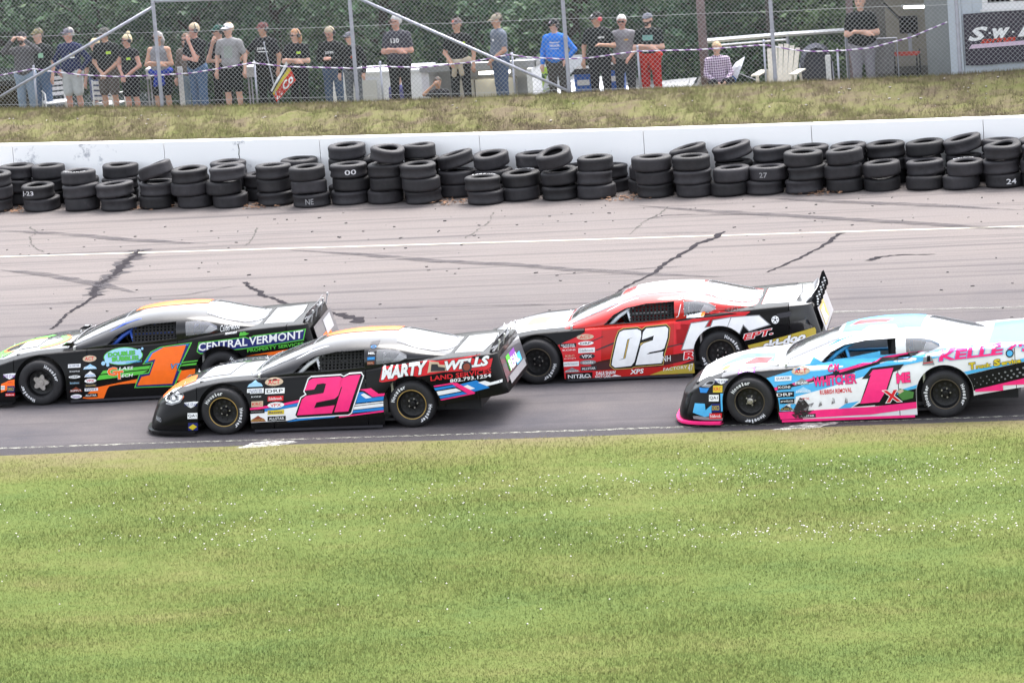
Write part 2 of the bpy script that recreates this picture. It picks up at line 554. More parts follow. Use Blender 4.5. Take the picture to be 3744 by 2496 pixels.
blk_rubber = mat('tyre_rubber', (.012, .0115, .0135), .72, 0, 0, var=.25, vscale=14, bump=.15, bscale=60)
rim_black = mat('rim_black', (.006, .006, .007), .5, 0, .1, spec=.3)
hub_steel = mat('hub_steel', (.45, .43, .42), .4, .9, 0, var=.25, vscale=30)
dark_edge = mat('rim_bronze', (.10, .08, .05), .45, .5)
gold_edge = mat('rim_gold', (.42, .28, .08), .35, .7)
chalk = mat('tyre_lettering', (.72, .73, .75), .7, var=.15, vscale=40)
dark_in = mat('chassis_black', (.012, .012, .014), .7)

def add_wheel(car, x, side, spin, lettering, hub='dark', steer=0.0, edge=True):
    e = bpy.data.objects.new('wheel', None); link(e, car)
    e.location = (x, side * .795, TR - .004)
    e.rotation_euler = (0, 0, steer) if side < 0 else (0, 0, math.pi + steer)
    def put(name, me, m):
        o = bpy.data.objects.new(name, me); link(o, e)
        o.material_slots[0].link = 'OBJECT'; o.material_slots[0].material = m
        return o
    put('tyre', TYRE_ME, blk_rubber); put('rim', RIM_ME, rim_black); put('wheel_disc', DISC_ME, rim_black)
    if side > 0: return e
    if edge: put('rim_edge', RING_ME, gold_edge if edge is True else dark_edge)
    tag(vents_mesh().build('lug_nuts', [dark_in, hub_steel], e), kind='stuff')
    if hub == 'star':
        pts = []
        for k in range(30):
            a = 2 * math.pi * k / 30; r = .098 + .024 * math.cos(5 * a)
            pts.append((r * math.cos(a), r * math.sin(a)))
        MB().prism(pts, -.050, -.085).lathe([(.05, -.085), (.045, -.105), (0, -.105)], 20, 'y').build('hub', hub_steel, e, 'auto')
    else:
        MB().lathe([(.052, -.035), (.050, -.070), (.040, -.085), (.018, -.088), (.014, -.098), (0, -.098)], 24, 'y').build('hub', hub_steel if hub == 'steel' else rim_black, e, 'auto')
    if lettering:
        b = MB()
        for a0 in lettering: arc_text(b, 'Hoosier', .238, .288, a0, a0 - 66, -.1545)
        b.build('sidewall_lettering', chalk, e)
    return e

# ---- vinyl laid on the body -----------------------------------------
WARP = {}                                   # car name -> (front overhang, rear overhang) stretch
def warp(x, w): return -1.7 + (x + 1.7) * w[0] if x < -1.7 else (1.75 + (x - 1.75) * w[1] if x > 1.75 else x)
def unwarp(x, w): return -1.7 + (x + 1.7) / w[0] if x < -1.7 else (1.75 + (x - 1.75) / w[1] if x > 1.75 else x)
class Vinyl:
    """flat shapes traced in sheet units, laid on the flank (or on the top) of a car"""
    def __init__(s, car, o, inv, scale):
        s.car, s.o, s.inv, s.k = car, o, inv, scale
        s.w = WARP.get(car.name, (1, 1))
    SHEET = {'A': (0, 1060, 3.267), 'B': (540, 1060, 2.704), 'C': (1240, 1060, 2.704), 'D': (1840, 980, 3.36), 'E': (2440, 980, 3.36), 'F': (2480, 1120, 3.267), 'G': (3044, 1120, 3.267), 'O': (0, 0, 1)}
    def loc(s, sh, p):
        ox, oy, k = s.SHEET[sh]
        dx, dy = ox + p[0] / k - s.o[0], oy + p[1] / k - s.o[1]
        return ((s.inv[0][0] * dx + s.inv[0][1] * dy) / s.k, (.5 + s.inv[1][0] * dx + s.inv[1][1] * dy) / s.k)
    def lay(s, name, V, F, m, layer, top=False, fine=.07, clip=True, parent=None):
        bm = bmesh.new()
        vs = [bm.verts.new((v[0], 0, v[1]) if not top else (v[0], v[1], 0)) for v in V]
        for f in F:
            try: bm.faces.new([vs[i] for i in f])
            except ValueError: pass
        if not bm.faces: bm.free(); return None
        ax = (0, 1) if top else (0, 2)
        for a in ax:
            lo = min(v.co[a] for v in bm.verts); hi = max(v.co[a] for v in bm.verts)
            q = math.ceil(lo / fine) * fine
            while q < hi:
                co = [0, 0, 0]; co[a] = q; no = [0, 0, 0]; no[a] = 1
                bmesh.ops.bisect_plane(bm, geom=bm.verts[:] + bm.edges[:] + bm.faces[:], plane_co=co, plane_no=no)
                q += fine
        if clip and not top:
            for sg, poly in ARCH.items():
                big = offset_poly(poly, .004)
                xs_ = [p[0] for p in big]; zs_ = [p[1] for p in big]
                if any(min(xs_) < v.co.x < max(xs_) and v.co.z < max(zs_) for v in bm.verts):
                    cookie(bm, bm.faces[:], big)
                    bmesh.ops.delete(bm, geom=[f for f in bm.faces if inpoly((f.calc_center_median().x, f.calc_center_median().z), big)], context='FACES')
        if not bm.faces: bm.free(); return None
        bm.verts.ensure_lookup_table()
        off = .003 + .0016 * layer
        bad = []
        for v in bm.verts:
            ux = unwarp(v.co.x, s.w)
            if top: h = BVH_CAR.ray_cast(Vector((ux, v.co.y, 3)), Vector((0, 0, -1)))
            else: h = BVH_CAR.ray_cast(Vector((ux, -3, v.co.z)), Vector((0, 1, 0)))
            if h[0] is None: bad.append(v); continue
            n = h[1]
            if (n.z < 0 if top else n.y > 0): n = -n
            v.co = h[0] + n * off; v.co.x = warp(v.co.x, s.w)
        if bad: bmesh.ops.delete(bm, geom=bad, context='VERTS')
        # drop slivers that would jump from the flank to the roof
        bmesh.ops.delete(bm, geom=[e for e in bm.edges if e.calc_length() > fine * 2.6], context='EDGES')
        if not bm.faces: bm.free(); return None
        bm.normal_update()
        for f in bm.faces:
            if (f.normal.z < 0 if top else f.normal.y > 0): f.normal_flip()
        me = bpy.data.meshes.new(name); bm.to_mesh(me); bm.free(); me.materials.append(m)
        return link(bpy.data.objects.new(name, me), parent or s.car)
    def poly(s, sh, pts, m, layer=1, name='stripe', holes=None):
        V = [s.loc(sh, p) for p in pts] if sh else pts
        return s.lay(name, V, [tuple(range(len(V)))], m, layer)
    def top(s, pts, m, layer=1, name='stripe'):
        return s.lay(name, pts, [tuple(range(len(pts)))], m, layer, True)
    def text(s, sh, body, p0, p1, h, m, layer=3, bold=.02, shear=0.0, outline=None, ow=.05, name='lettering', lean=None):
        """p0, p1 = ends of the base line, h = height, all in sheet units"""
        lean = -.085 if lean is None else lean
        done = None
        for mm, bo, ly in (([(outline, bold + ow, layer)] if outline else []) + [(m, bold, layer + 1)]):
            V, F, asp = text_mesh(body, bo, shear, bold)
            out = []
            for u, v in V:
                uu, vv = u, v * h
                out.append(s.loc(sh, (p0[0] + (p1[0] - p0[0]) * uu + lean * vv, p0[1] + (p1[1] - p0[1]) * uu - vv)))
            done = s.lay(name, out, F, mm, ly, parent=done)
        return done
    def oval(s, sh, c, rx, ry, m, layer=2, n=28, name='badge', slope=0.0):
        V = [s.loc(sh, (c[0] + rx * math.cos(2 * math.pi * k / n), c[1] + ry * math.sin(2 * math.pi * k / n) + slope * rx * math.cos(2 * math.pi * k / n))) for k in range(n)]
        return s.lay(name, V, [tuple(range(n))], m, layer)
    def sticker(s, sh, x0, y0, x1, y1, bg, txt=None, fg=None, shape='rect', slope=-.05, layer=3, bold=.01, shear=0, frac=.55):
        dy = slope * (x1 - x0)
        if shape == 'oval': o = s.oval(sh, ((x0 + x1) / 2, (y0 + y1) / 2 + dy / 2), (x1 - x0) / 2, (y1 - y0) / 2, bg, layer, name='sticker', slope=slope)
        elif shape == 'peak':
            o = s.poly(sh, [(x0, y1), (x0 + .1 * (x1 - x0), y0 + .6 * (y1 - y0)), (x0 + .32 * (x1 - x0), y0 + .3 * (y1 - y0)), (x0 + .5 * (x1 - x0), y0), (x0 + .66 * (x1 - x0), y0 + .25 * (y1 - y0)), (x0 + .9 * (x1 - x0), y0 + .5 * (y1 - y0)), (x1, y1 + dy)], bg, layer, 'sticker')
        elif shape == 'none': o = None
        elif shape == 'wing': o = s.poly(sh, [(x0, y0 + .15 * (y1 - y0)), (x0 + .3 * (x1 - x0), y0), (x0 + .7 * (x1 - x0), y0 + dy), (x1, y0 + dy), (x0 + .72 * (x1 - x0), y0 + .7 * (y1 - y0)), (x0 + .5 * (x1 - x0), y1), (x0 + .28 * (x1 - x0), y0 + .75 * (y1 - y0))], bg, layer, 'sticker')
        else: o = s.poly(sh, [(x0, y0), (x1, y0 + dy), (x1, y1 + dy), (x0, y1)], bg, layer, 'sticker')
        if txt:
            mx = (x1 - x0) * (.08 if shape != 'oval' else .17); hh = (y1 - y0) * frac; yb = y1 - (y1 - y0 - hh) / 2
            if shape == 'peak': hh *= .6; yb = y1 - .08 * (y1 - y0)
            t = s.text(sh, txt, (x0 + mx, yb + dy * .1), (x1 - mx, yb + dy * .9), hh, fg, layer, bold, shear, name='sticker_print')
            if o and t: t.parent = o
            o = o or t
        return o
# ---- colours
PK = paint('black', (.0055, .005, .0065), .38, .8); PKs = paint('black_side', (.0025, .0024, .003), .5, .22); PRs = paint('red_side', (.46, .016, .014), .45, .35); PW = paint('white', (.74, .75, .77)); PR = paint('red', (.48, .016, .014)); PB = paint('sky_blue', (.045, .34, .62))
PS = paint('silver', (.46, .47, .50), .3); PG = paint('grey', (.10, .10, .112)); PM = paint('maroon', (.05, .010, .012))
vK = vinyl('black', (.006, .006, .007)); vW = vinyl('white', (.78, .79, .80)); vO = vinyl('orange', (.92, .155, .014)); vGr = vinyl('green', (.10, .50, .055))
vNavy = vinyl('navy', (.016, .022, .14)); vBlu = vinyl('blue', (.02, .21, .58)); vSky = vinyl('sky', (.08, .42, .74)); vPale = vinyl('pale_blue', (.33, .58, .78))
vPk = vinyl('pink', (.88, .030, .20)); vRed = vinyl('red', (.60, .022, .03)); vGold = vinyl('gold', (.50, .36, .10)); vYel = vinyl('yellow', (.62, .48, .03))
vYd = vinyl('mustard', (.44, .34, .05)); vGy = vinyl('grey', (.23, .235, .25)); vDk = vinyl('charcoal', (.035, .034, .04)); vBr = vinyl('rust', (.24, .055, .03)); vTan = vinyl('tan', (.55, .42, .30)); vPur = vinyl('purple', (.22, .06, .34))
lexan = glass_mat('lexan', (.82, .84, .86), 1.7, .06, .10)
lexan_side = glass_mat('lexan_side', (.80, .81, .84), 1.5, .05, .30)
alu = mat('bare_aluminium', (.62, .63, .65), .38, .85, 0, var=.1)
net_m = mat('window_net', (.014, .014, .015), .85)
bolt_m = mat('bolt_head', (.75, .75, .76), .35, .8)

def make_car(label, loc, ang, scale, cols, cage, group='race cars', hubs=('dark', 'dark'), letters=((), ()), steer=0.0, spoiler='clear', net=True, boltring=False, edge=True, over=(1, 1)):
    car = thing('race_car', label, 'race car', loc, ang, group)
    car.scale = (scale,) * 3
    for k, me in PANELS.items():
        nm = PNAME.get(k, k)
        o = bpy.data.objects.new(nm, me); link(o, car)
        m = cols.get(k) or cols.get(nm) or cols['body']
        if k in ('windshield', 'rear_window'): m = lexan
        if 'quarter_window' in k: m = lexan_side
        o.material_slots[0].link = 'OBJECT'; o.material_slots[0].material = m
    # chassis and cockpit
    b = MB().box((-2.15, -.60, .15), (-.80, .60, .56)).box((1.35, -.60, .17), (2.25, .60, .60)).box((-.80, -.86, .10), (1.35, .86, .13))
    b.box((-2.3, -.70, .085), (-1.72, .70, .11))
    for sg in (-1, 1):
        b.box((-1.70, sg * .60 - .02, .17), (-.9, sg * .60 + .02, .70)).box((.92, sg * .60 - .02, .17), (1.72, sg * .60 + .02, .84))
    b.build('chassis', dark_in, car)
    MB().box((-.83, -.80, .14), (-.80, .80, .80)).build('bulkhead', alu, car); MB().box((1.02, -.78, .14), (1.05, .78, .86)).build('bulkhead', alu, car)
    MB().prism([(1.05, .86), (1.75, .93), (1.75, .92), (1.05, .85)], -.60, .60).build('parcel_shelf', alu, car)
    MB().prism([(-.80, .80), (-.45, .83), (-.40, .80), (-.42, .70), (-.80, .70)], -.74, .74).build('dashboard', PG, car)
    st = MB()
    st.prism([(.30, .30), (.72, .28), (.84, 1.06), (.76, 1.10), (.62, .46), (.30, .40)], -.58, -.12)
    st.prism([(.30, .40), (.70, .44), (.80, 1.02), (.62, 1.04), (.56, .62), (.30, .55)], -.62, -.585).prism([(.30, .40), (.70, .44), (.80, 1.02), (.50, 1.04), (.52, .62), (.30, .55)], -.115, -.08)
    st.build('seat', mat('seat_black', (.02, .02, .022), .8), car, 'auto')
    Ms = Matrix.Translation((-.10, -.35, .84)) @ Matrix.Rotation(R(62), 4, 'Y')
    b = MB()
    ring = [(.17 * math.cos(2 * math.pi * k / 20), .17 * math.sin(2 * math.pi * k / 20), 0) for k in range(21)]
    b.tube([Ms @ Vector(p) for p in ring], .016, 6, caps=False); b.tube([Ms @ Vector((-.16, 0, 0)), Ms @ Vector((.16, 0, 0))], .014, 6)
    b.tube([Ms @ Vector((0, 0, 0)), (-.5, -.35, .72)], .02, 6); b.build('steering_wheel', dark_in, car, True)
    for sg in (-1, 1):
        t = MB()
        t.tube([(-.70, sg * .70, .30), (-.66, sg * .71, .74), (-.40, sg * .67, .90), (-.10, sg * .585, 1.04), (.10, sg * .545, 1.09), (.62, sg * .55, 1.11), (.72, sg * .60, 1.06), (.76, sg * .70, .75), (.76, sg * .74, .15)], .024, 8)
        for z in (.36, .50, .64): t.tube([(-.66, sg * .74, z), (0, sg * .84, z - .02), (.74, sg * .74, z)], .022, 8)
        t.tube([(.70, sg * .56, 1.07), (1.15, sg * .54, .98), (1.75, sg * .52, .62)], .022, 8)
        t.tube([(-.42, sg * .68, .88), (-.30, sg * .72, .62)], .02, 8)
        t.tube([(-.26, sg * .75, .78), (-.12, sg * .70, .90), (.14, sg * .60, 1.05)], .028, 8); t.tube([(.06, sg * .74, .76), (.0, sg * .68, .95)], .022, 8)
        t.build('roll_cage', cage, car, True)
    t = MB().tube([(.68, -.55, 1.095), (.68, .55, 1.095)], .024, 8).tube([(.74, -.68, .80), (.74, .68, .80)], .022, 8).tube([(-.02, -.57, 1.06), (-.02, .57, 1.06)], .022, 8)
    t.tube([(.72, .55, 1.06), (.76, -.64, .40)], .02, 8); t.tube([(-.64, -.70, .74), (-.64, .70, .74)], .022, 8)
    t.build('roll_hoop', cage, car, True)
    if net:
        b = MB()
        def nety(z): return -.79 + (z - .80) * .62
        zs = [.815 + .039 * i for i in range(7)]
        for i in range(12):
            x = .04 + i * .053
            zt = min(1.045, .98 + .3 * (x + .05)) if x < .25 else 1.055
            b.prism([(nety(.80), .80), (nety(zt), zt), (nety(zt) - .004, zt), (nety(.80) - .004, .80)], x, x + .024, 'x')
        for z in zs:
            x0 = .03 if z < 1.04 else .14
            b.box((x0, nety(z) - .010, z), (.645, nety(z) - .006, z + .020))
        b.build('window_net', net_m, car)
    # door glass frame trim: none; side window posts carry a thin black edge
    b = MB()
    for poly in (DOORWIN,):
        pts = []
        for i in range(len(poly)):
            for t_ in (0, .5):
                p = Vector(poly[i]).lerp(Vector(poly[(i + 1) % len(poly)]), t_)
                h = BVH_CAR.ray_cast(Vector((p.x, -3, p.y)), Vector((0, 1, 0)))
                if h[0] is not None: pts.append(h[0] + Vector((0, .004, 0)))
        b.tube(pts + [pts[0]], .007, 5, caps=False)
    b.build('window_trim', dark_in, car)
    for poly, nm in ((SHIELD, 'windshield_seal'), (BACKL, 'rear_window_seal')):
        pts = []
        for i in range(len(poly)):
            for t_ in (0, .25, .5, .75):
                p = Vector(poly[i]).lerp(Vector(poly[(i + 1) % len(poly)]), t_)
                h = BVH_CAR.ray_cast(Vector((p.x, p.y, 3)), Vector((0, 0, -1)))
                if h[0] is not None: pts.append(h[0] + Vector((0, 0, .002)))
        MB().tube(pts + [pts[0]], .0045, 5, caps=False).build(nm, cols.get('seal', vGy), car)
    if boltring:
        b = MB()
        for poly, top in ((QWIN, False), (BACKL, True)):
            n = len(poly)
            for i in range(n):
                a, c = Vector(poly[i]), Vector(poly[(i + 1) % n]); L = (c - a).length; q = max(1, int(L / .085))
                for j in range(q):
                    p = a.lerp(c, j / q)
                    h = BVH_CAR.ray_cast(Vector((p.x, p.y, 3)), Vector((0, 0, -1))) if top else BVH_CAR.ray_cast(Vector((p.x, -3, p.y)), Vector((0, 1, 0)))
                    if h[0] is None: continue
                    nn = h[1] if (h[1].z > 0 if top else h[1].y < 0) else -h[1]
                    M = Matrix.Translation(h[0] + nn * .002) @ nn.to_track_quat('Z', 'Y').to_matrix().to_4x4()
                    b.lathe([(.0075, 0), (.0055, .004), (0, .005)], 8, 'z', M)
        tag(b.build('window_bolts', bolt_m, car), kind='stuff')
    # hood pins
    for px_, py_ in ((-1.96, -.42), (-1.96, .42), (-.98, -.50), (-.98, .50)):
        h = BVH_CAR.ray_cast(Vector((px_, py_, 3)), Vector((0, 0, -1)))
        if h[0] is not None: MB().lathe([(.018, 0), (.018, .004), (.006, .006), (.005, .028), (0, .03)], 8, 'z', Matrix.Translation(h[0])).build('hood_pin', bolt_m, car)
    # rear spoiler
    sp = []
    for i in range(13):
        y = -.74 + 1.48 * i / 12
        x = 2.50 - .05 * (abs(y) / .74) ** 2
        sp.append((x, y))
    b = MB(); vs = []
    for x, y in sp:
        z0 = .985; hgt = (.15 if spoiler == 'clear' else .09) - .03 * (abs(y) / .74) ** 6
        vs += [(x, y, z0 - .02), (x + .07, y, z0 + hgt), (x + .076, y, z0 + hgt - .002), (x + .006, y, z0 - .022)]
    fs = []
    for i in range(len(sp) - 1):
        a, c = i * 4, (i + 1) * 4
        fs += [(a, a + 1, c + 1, c), (a + 1, a + 2, c + 2, c + 1), (a + 2, a + 3, c + 3, c + 2), (a + 3, a, c, c + 3)]
    b.add(vs, fs + [(0, 3, 2, 1), (len(vs) - 4, len(vs) - 3, len(vs) - 2, len(vs) - 1)])
    spo = b.build('spoiler', glass_mat('lexan_spoiler', (.55, .56, .58), 1.6, .1) if spoiler == 'clear' else PS, car)
    if spoiler == 'clear':
        for y in (-.66, -.24, .24, .66):
            MB().tube([(2.56, y, .95), (2.595, y, 1.10)], .008, 6).tube([(2.595, y, 1.085), (2.595, y, 1.125)], .016, 6).build('spoiler_brace', bolt_m, spo)
        MB().box((2.49, -.72, .955), (2.515, .72, .985)).build('spoiler_base', alu, spo)
    else:
        for y in (-.70, -.36, 0, .36, .70):
            hh = 1.07 + (.07 if y > .6 else .0)
            t = MB()
            pts = [(2.58, .90), (2.60, .88), (2.655, .95), (2.65, 1.01), (2.605, hh + .02), (2.58, hh), (2.53, .985)]
            t.prism(pts, y - .006, y + .006, 'y')
            for q, (cx, cz, rr) in enumerate(((2.605, 1.045, .013), (2.612, 1.005, .014), (2.608, .965, .012), (2.605, .93, .010))):
                t.lathe([(rr, -.0075), (rr * .99, -.0085), (0, -.0085)], 12, 'y', Matrix.Translation((cx, y, cz)), 1)
            t.build('spoiler_brace', [vK, vW], spo)
    # tail: recessed panel under the deck
    tail = MB()
    tail.add([(2.585 + .26 * (.95 - z) + .004, y, z) for y, z in ((-.78, .55), (.78, .55), (.76, .90), (-.76, .90))], [(0, 1, 2, 3)])
    tail.build('tail_panel', cols.get('tail', PG), car)
    # front splitter lip
    xs_ = [-1.74, -1.9, -2.1, -2.25, -2.36, -2.43, -2.47, -2.495]; rim_ = [(x, -fW(x)) for x in xs_] + [(-2.505, 0)] + [(x, fW(x)) for x in xs_[::-1]]
    vs = []
    for x, y in rim_:
        d = Vector((min(0, x + 1.74) * .5, y * .35)); d = d.normalized() * .055 if d.length > 1e-6 else Vector((-.055, 0))
        vs += [(x + .04, y * .96, .045), (x + d.x, y + d.y, .040), (x + d.x, y + d.y, .072), (x + .04, y * .96, .078)]
    fs = []
    for i in range(len(rim_) - 1):
        a, c = i * 4, (i + 1) * 4
        fs += [(a, a + 1, c + 1, c), (a + 1, a + 2, c + 2, c + 1), (a + 2, a + 3, c + 3, c + 2)]
    MB().add(vs, fs).build('splitter', cols.get('splitter', vK), car)
    # side skirt along the rocker
    for sg in (-1, 1):
        sk = MB(); xs_ = np.linspace(-.90, .90, 16)
        vs = []
        for x in xs_:
            y = sg * (side_y(x, .09) + .004)
            vs += [(x, y, .030), (x, y, .064), (x, y - sg * .02, .030)]
        fs = []
        for i in range(15):
            a, c = i * 3, (i + 1) * 3
            fs += [(a, c, c + 1, a + 1), (a, a + 2, c + 2, c)]
        sk.add(vs, fs).build('side_skirt', cols.get('skirt', vDk), car)
    if over != (1, 1):                       # longer or shorter nose and tail than the common body
        WARP[car.name] = over
        for o in car.children_recursive:
            if o.type == 'MESH' and any(abs(v.co.x) > 1.7 for v in o.data.vertices):
                if o.data.users > 1: o.data = o.data.copy()
                for v in o.data.vertices: v.co.x = warp(v.co.x, over)
                o.data.update()
    add_wheel(car, -WB / 2, -1, 0, letters[0], hubs[0], steer, edge); add_wheel(car, WB / 2, -1, 0, letters[1], hubs[1], 0, edge)
    add_wheel(car, -WB / 2, 1, 0, (), 'dark', steer); add_wheel(car, WB / 2, 1, 0, ())
    return car

def contingency(V, sh, rows, w, layer=3):
    """column of small sponsor stickers: rows = [(x, y, h, bg, txt, fg, shape)]"""
    for x, y, ww, h, bg, txt, fg, shape in rows:
        V.sticker(sh, x, y, x + ww, y + h, bg, txt, fg, shape, layer=layer)

# ---------------------------------------------------------------- car with pink 21
c21 = make_car('black race car with pink number 21 and a blue and white striped flank', (-1.662, -4.87, 0.0), R(0.6), 0.9991,
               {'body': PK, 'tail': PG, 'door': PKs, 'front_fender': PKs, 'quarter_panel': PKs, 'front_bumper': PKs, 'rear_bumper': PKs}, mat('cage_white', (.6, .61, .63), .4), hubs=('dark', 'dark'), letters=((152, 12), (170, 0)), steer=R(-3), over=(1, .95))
V = Vinyl(c21, (1156.1, 1447.4), ((0.003826, -0.000326), (-0.000153, -0.003824)), 0.9991)
# flank stripes
V.poly('B', [(985, 1172), (1340, 1120), (1560, 1075), (1560, 1098), (1340, 1142), (988, 1196)], vPk)
V.poly('B', [(988, 1200), (1340, 1146), (1560, 1102), (1550, 1135), (1340, 1172), (1000, 1225)], vBlu)
V.poly('B', [(995, 1228), (1340, 1176), (1550, 1139), (1480, 1265), (1380, 1290), (1005, 1312)], vW)
V.poly('B', [(1370, 1298), (1560, 1255), (1900, 1232), (1840, 1258), (1560, 1282), (1400, 1300)], vBlu)
V.poly('C', [(195, 988), (312, 972), (388, 1024), (475, 1018), (475, 1040), (330, 1056), (250, 1000)], vPk)
V.poly('C', [(190, 1012), (232, 1010), (330, 1062), (475, 1044), (475, 1082), (165, 1118)], vBlu)
V.poly('C', [(210, 1035), (245, 1022), (322, 1062), (262, 1072)], vW, 2)
V.poly('C', [(160, 1130), (475, 1092), (475, 1104), (155, 1142)], vW)
V.poly('C', [(152, 1150), (475, 1110), (475, 1142), (140, 1182)], vW)
V.poly('C', [(136, 1190), (475, 1148), (475, 1178), (126, 1215)], vBlu)
V.poly('C', [(0, 1246), (475, 1180), (475, 1196), (0, 1260)], vPk)
V.poly('C', [(930, 944), (1125, 912), (1140, 924), (938, 956)], vPk)
V.poly('C', [(935, 966), (1128, 934), (1165, 952), (950, 990)], vBlu)
V.poly('C', [(960, 1000), (1150, 968), (1205, 996), (980, 1038)], vW)
V.poly('C', [(985, 1046), (1215, 1003), (1262, 1024), (1000, 1070)], vBlu)
V.poly('C', [(995, 1078), (1335, 1012), (1330, 1024), (1010, 1086)], vPk)
V.poly('C', [(1150, 940), (1345, 893), (1475, 966), (1330, 1002)], vBlu)
V.poly('C', [(1215, 952), (1262, 936), (1335, 972), (1290, 984)], vW, 2)
V.poly('C', [(1098, 918), (1155, 914), (1338, 1012), (1268, 1026)], vPk, 3)
V.poly('C', [(1362, 914), (1428, 898), (1482, 916), (1612, 888), (1632, 910), (1450, 950)], vW, 2)
# number
n2 = [(1546, 1000), (1585, 905), (1622, 884), (1890, 866), (1924, 886), (1922, 920), (1882, 1045), (1848, 1076), (1668, 1112), (1645, 1165), (1850, 1138), (1822, 1215), (1478, 1236), (1522, 1085), (1562, 1050), (1735, 1022), (1757, 936), (1728, 930), (1668, 940), (1642, 988)]
n1 = [(1880, 968), (1905, 884), (1985, 855), (2098, 845), (1985, 1196), (1846, 1206), (1918, 962)]
outl = [(1534, 1008), (1572, 885), (1604, 865), (1900, 846), (1928, 858), (1985, 833), (2106, 824), (2132, 856), (2022, 1216), (1990, 1238), (1476, 1270), (1448, 1236), (1506, 1062), (1552, 1034)]
o = V.poly('B', outl, vW, 3, 'number_outline'); o2 = V.poly('B', offset_poly(outl, -11), vK, 4, 'number_shadow')
for q in (n2, n1): V.poly('B', q, vPk, 5, 'number')
# sponsor on the quarter
V.poly('C', [(392, 908), (418, 775), (870, 706), (960, 706), (1480, 642), (1498, 662), (1480, 772), (1440, 792), (1030, 812), (740, 862), (420, 914)], vRed, 2, 'lettering_panel')
V.text('C', 'MARTY', (412, 892), (872, 826), 118, vW, 4, .05, .25, vK, .03)
V.text('C', 'WELLS', (1040, 800), (1470, 752), 92, vW, 4, .05, .25, vK, .03)
V.poly('C', [(868, 822), (886, 712), (975, 716), (985, 740), (1040, 742), (1050, 800), (900, 812)], vTan, 5, 'machine_picture')
V.poly('C', [(900, 805), (905, 735), (965, 735), (975, 760), (1040, 768), (1040, 800)], vDk, 6, 'machine_picture')
V.oval('C', (1250, 764), 50, 52, vDk, 7, name='fuel_cap'); V.oval('C', (1250, 764), 33, 34, vBr, 8, name='fuel_cap')
V.text('C', 'LAND SERVICES', (902, 898), (1488, 828), 46, vRed, 3, .02)
V.text('C', '802.793.1254', (1092, 914), (1488, 864), 34, vW, 3, .02)
# contingency stickers
for a in (('B', 975, 905, 1130, 968, vPale, None, None, 'peak'), ('B', 975, 985, 1140, 1022, vW, 'QUARTER', vNavy, 'rect'), ('B', 1005, 1008, 1140, 1030, vW, 'MASTER', vNavy, 'rect'),
          ('B', 1012, 1050, 1125, 1072, vK, 'KONI', vW, 'none'), ('B', 1022, 1104, 1138, 1158, vTan, 'KRC', vRed, 'rect'), ('B', 1012, 1184, 1155, 1222, vK, 'performance', vGy, 'rect'),
          ('B', 1012, 1240, 1168, 1305, vBr, 'MOUNTAIN', vGold, 'peak'), ('B', 1148, 888, 1330, 960, vTan, 'ACT', vRed, 'oval'), ('B', 1155, 982, 1348, 1034, vW, 'DRP', vK, 'rect'),
          ('B', 1183, 1056, 1338, 1102, vRed, 'Edelbrock', vW, 'rect'), ('B', 1183, 1114, 1348, 1170, vW, 'VPX', vRed, 'oval'), ('B', 1185, 1190, 1348, 1232, vYel, 'Bassett', vNavy, 'rect'), ('B', 1185, 1250, 1365, 1296, vK, 'ALLSTAR', vW, 'rect'),
          ('B', 340, 1118, 490, 1172, vW, 'FIVE STAR', vNavy, 'wing'), ('B', 383, 1222, 484, 1278, vW, 'QA1', vK, 'rect'), ('B', 390, 1318, 488, 1392, vNavy, None, None, 'rect')):
    V.sticker(*a)
V.poly('B', [(392, 1362), (440, 1328), (482, 1352), (436, 1386)], vYel, 5, 'sticker_print')
V.poly('C', [(262, 575), (340, 565), (342, 760), (252, 768)], vDk, 2, 'pillar_band')
for a in (('C', 268, 590, 336, 625, vW, 'O', vBlu, 'none'), ('C', 256, 640, 336, 675, vK, 'MBL', vW, 'none'), ('C', 256, 690, 330, 715, vBlu, 'AP', vSky, 'rect'), ('C', 256, 730, 325, 760, vBr, 'REAL', vTan, 'rect')): V.sticker(*a)
V.text('B', 'LANPHER', (1815, 560), (2095, 528), 28, vW, 3, .03, .3)
# headlight decal, hood and roof graphics
V.poly('B', [(78, 1128), (165, 1052), (325, 1040), (340, 1070), (300, 1125), (215, 1158), (95, 1158)], vGy, 2, 'headlight')
V.poly('B', [(112, 1120), (180, 1068), (318, 1056), (322, 1076), (285, 1118), (205, 1142)], vW, 3, 'headlight'); V.oval('B', (225, 1098), 34, 28, vGy, 4, name='headlight'); V.oval('B', (232, 1092), 20, 17, vW, 5, name='headlight')
V.poly('B', [(318, 1100), (336, 1056), (338, 1075)], vO, 4, 'headlight')
V.top([(-2.30, -.40), (-2.02, -.52), (-1.80, -.45), (-1.86, -.05), (-2.2, .1), (-2.36, -.1)], vO, 1); V.top([(-2.28, -.50), (-2.10, -.60), (-1.98, -.52), (-2.14, -.40)], vW, 2)
V.top([(-1.75, -.40), (-1.30, -.46), (-1.24, .30), (-1.70, .30)], vGy, 1); V.top([(-1.70, -.12), (-1.34, -.16), (-1.30, .22), (-1.66, .24)], vW, 2)
V.top([(-.02, .10), (.5, .05), (1.0, .15), (1.02, .55), (.4, .58), (.0, .5)], vO, 1)
V.text('B', 'HARD', (40, 1318), (105, 1330), 40, vGy, 2, .03)

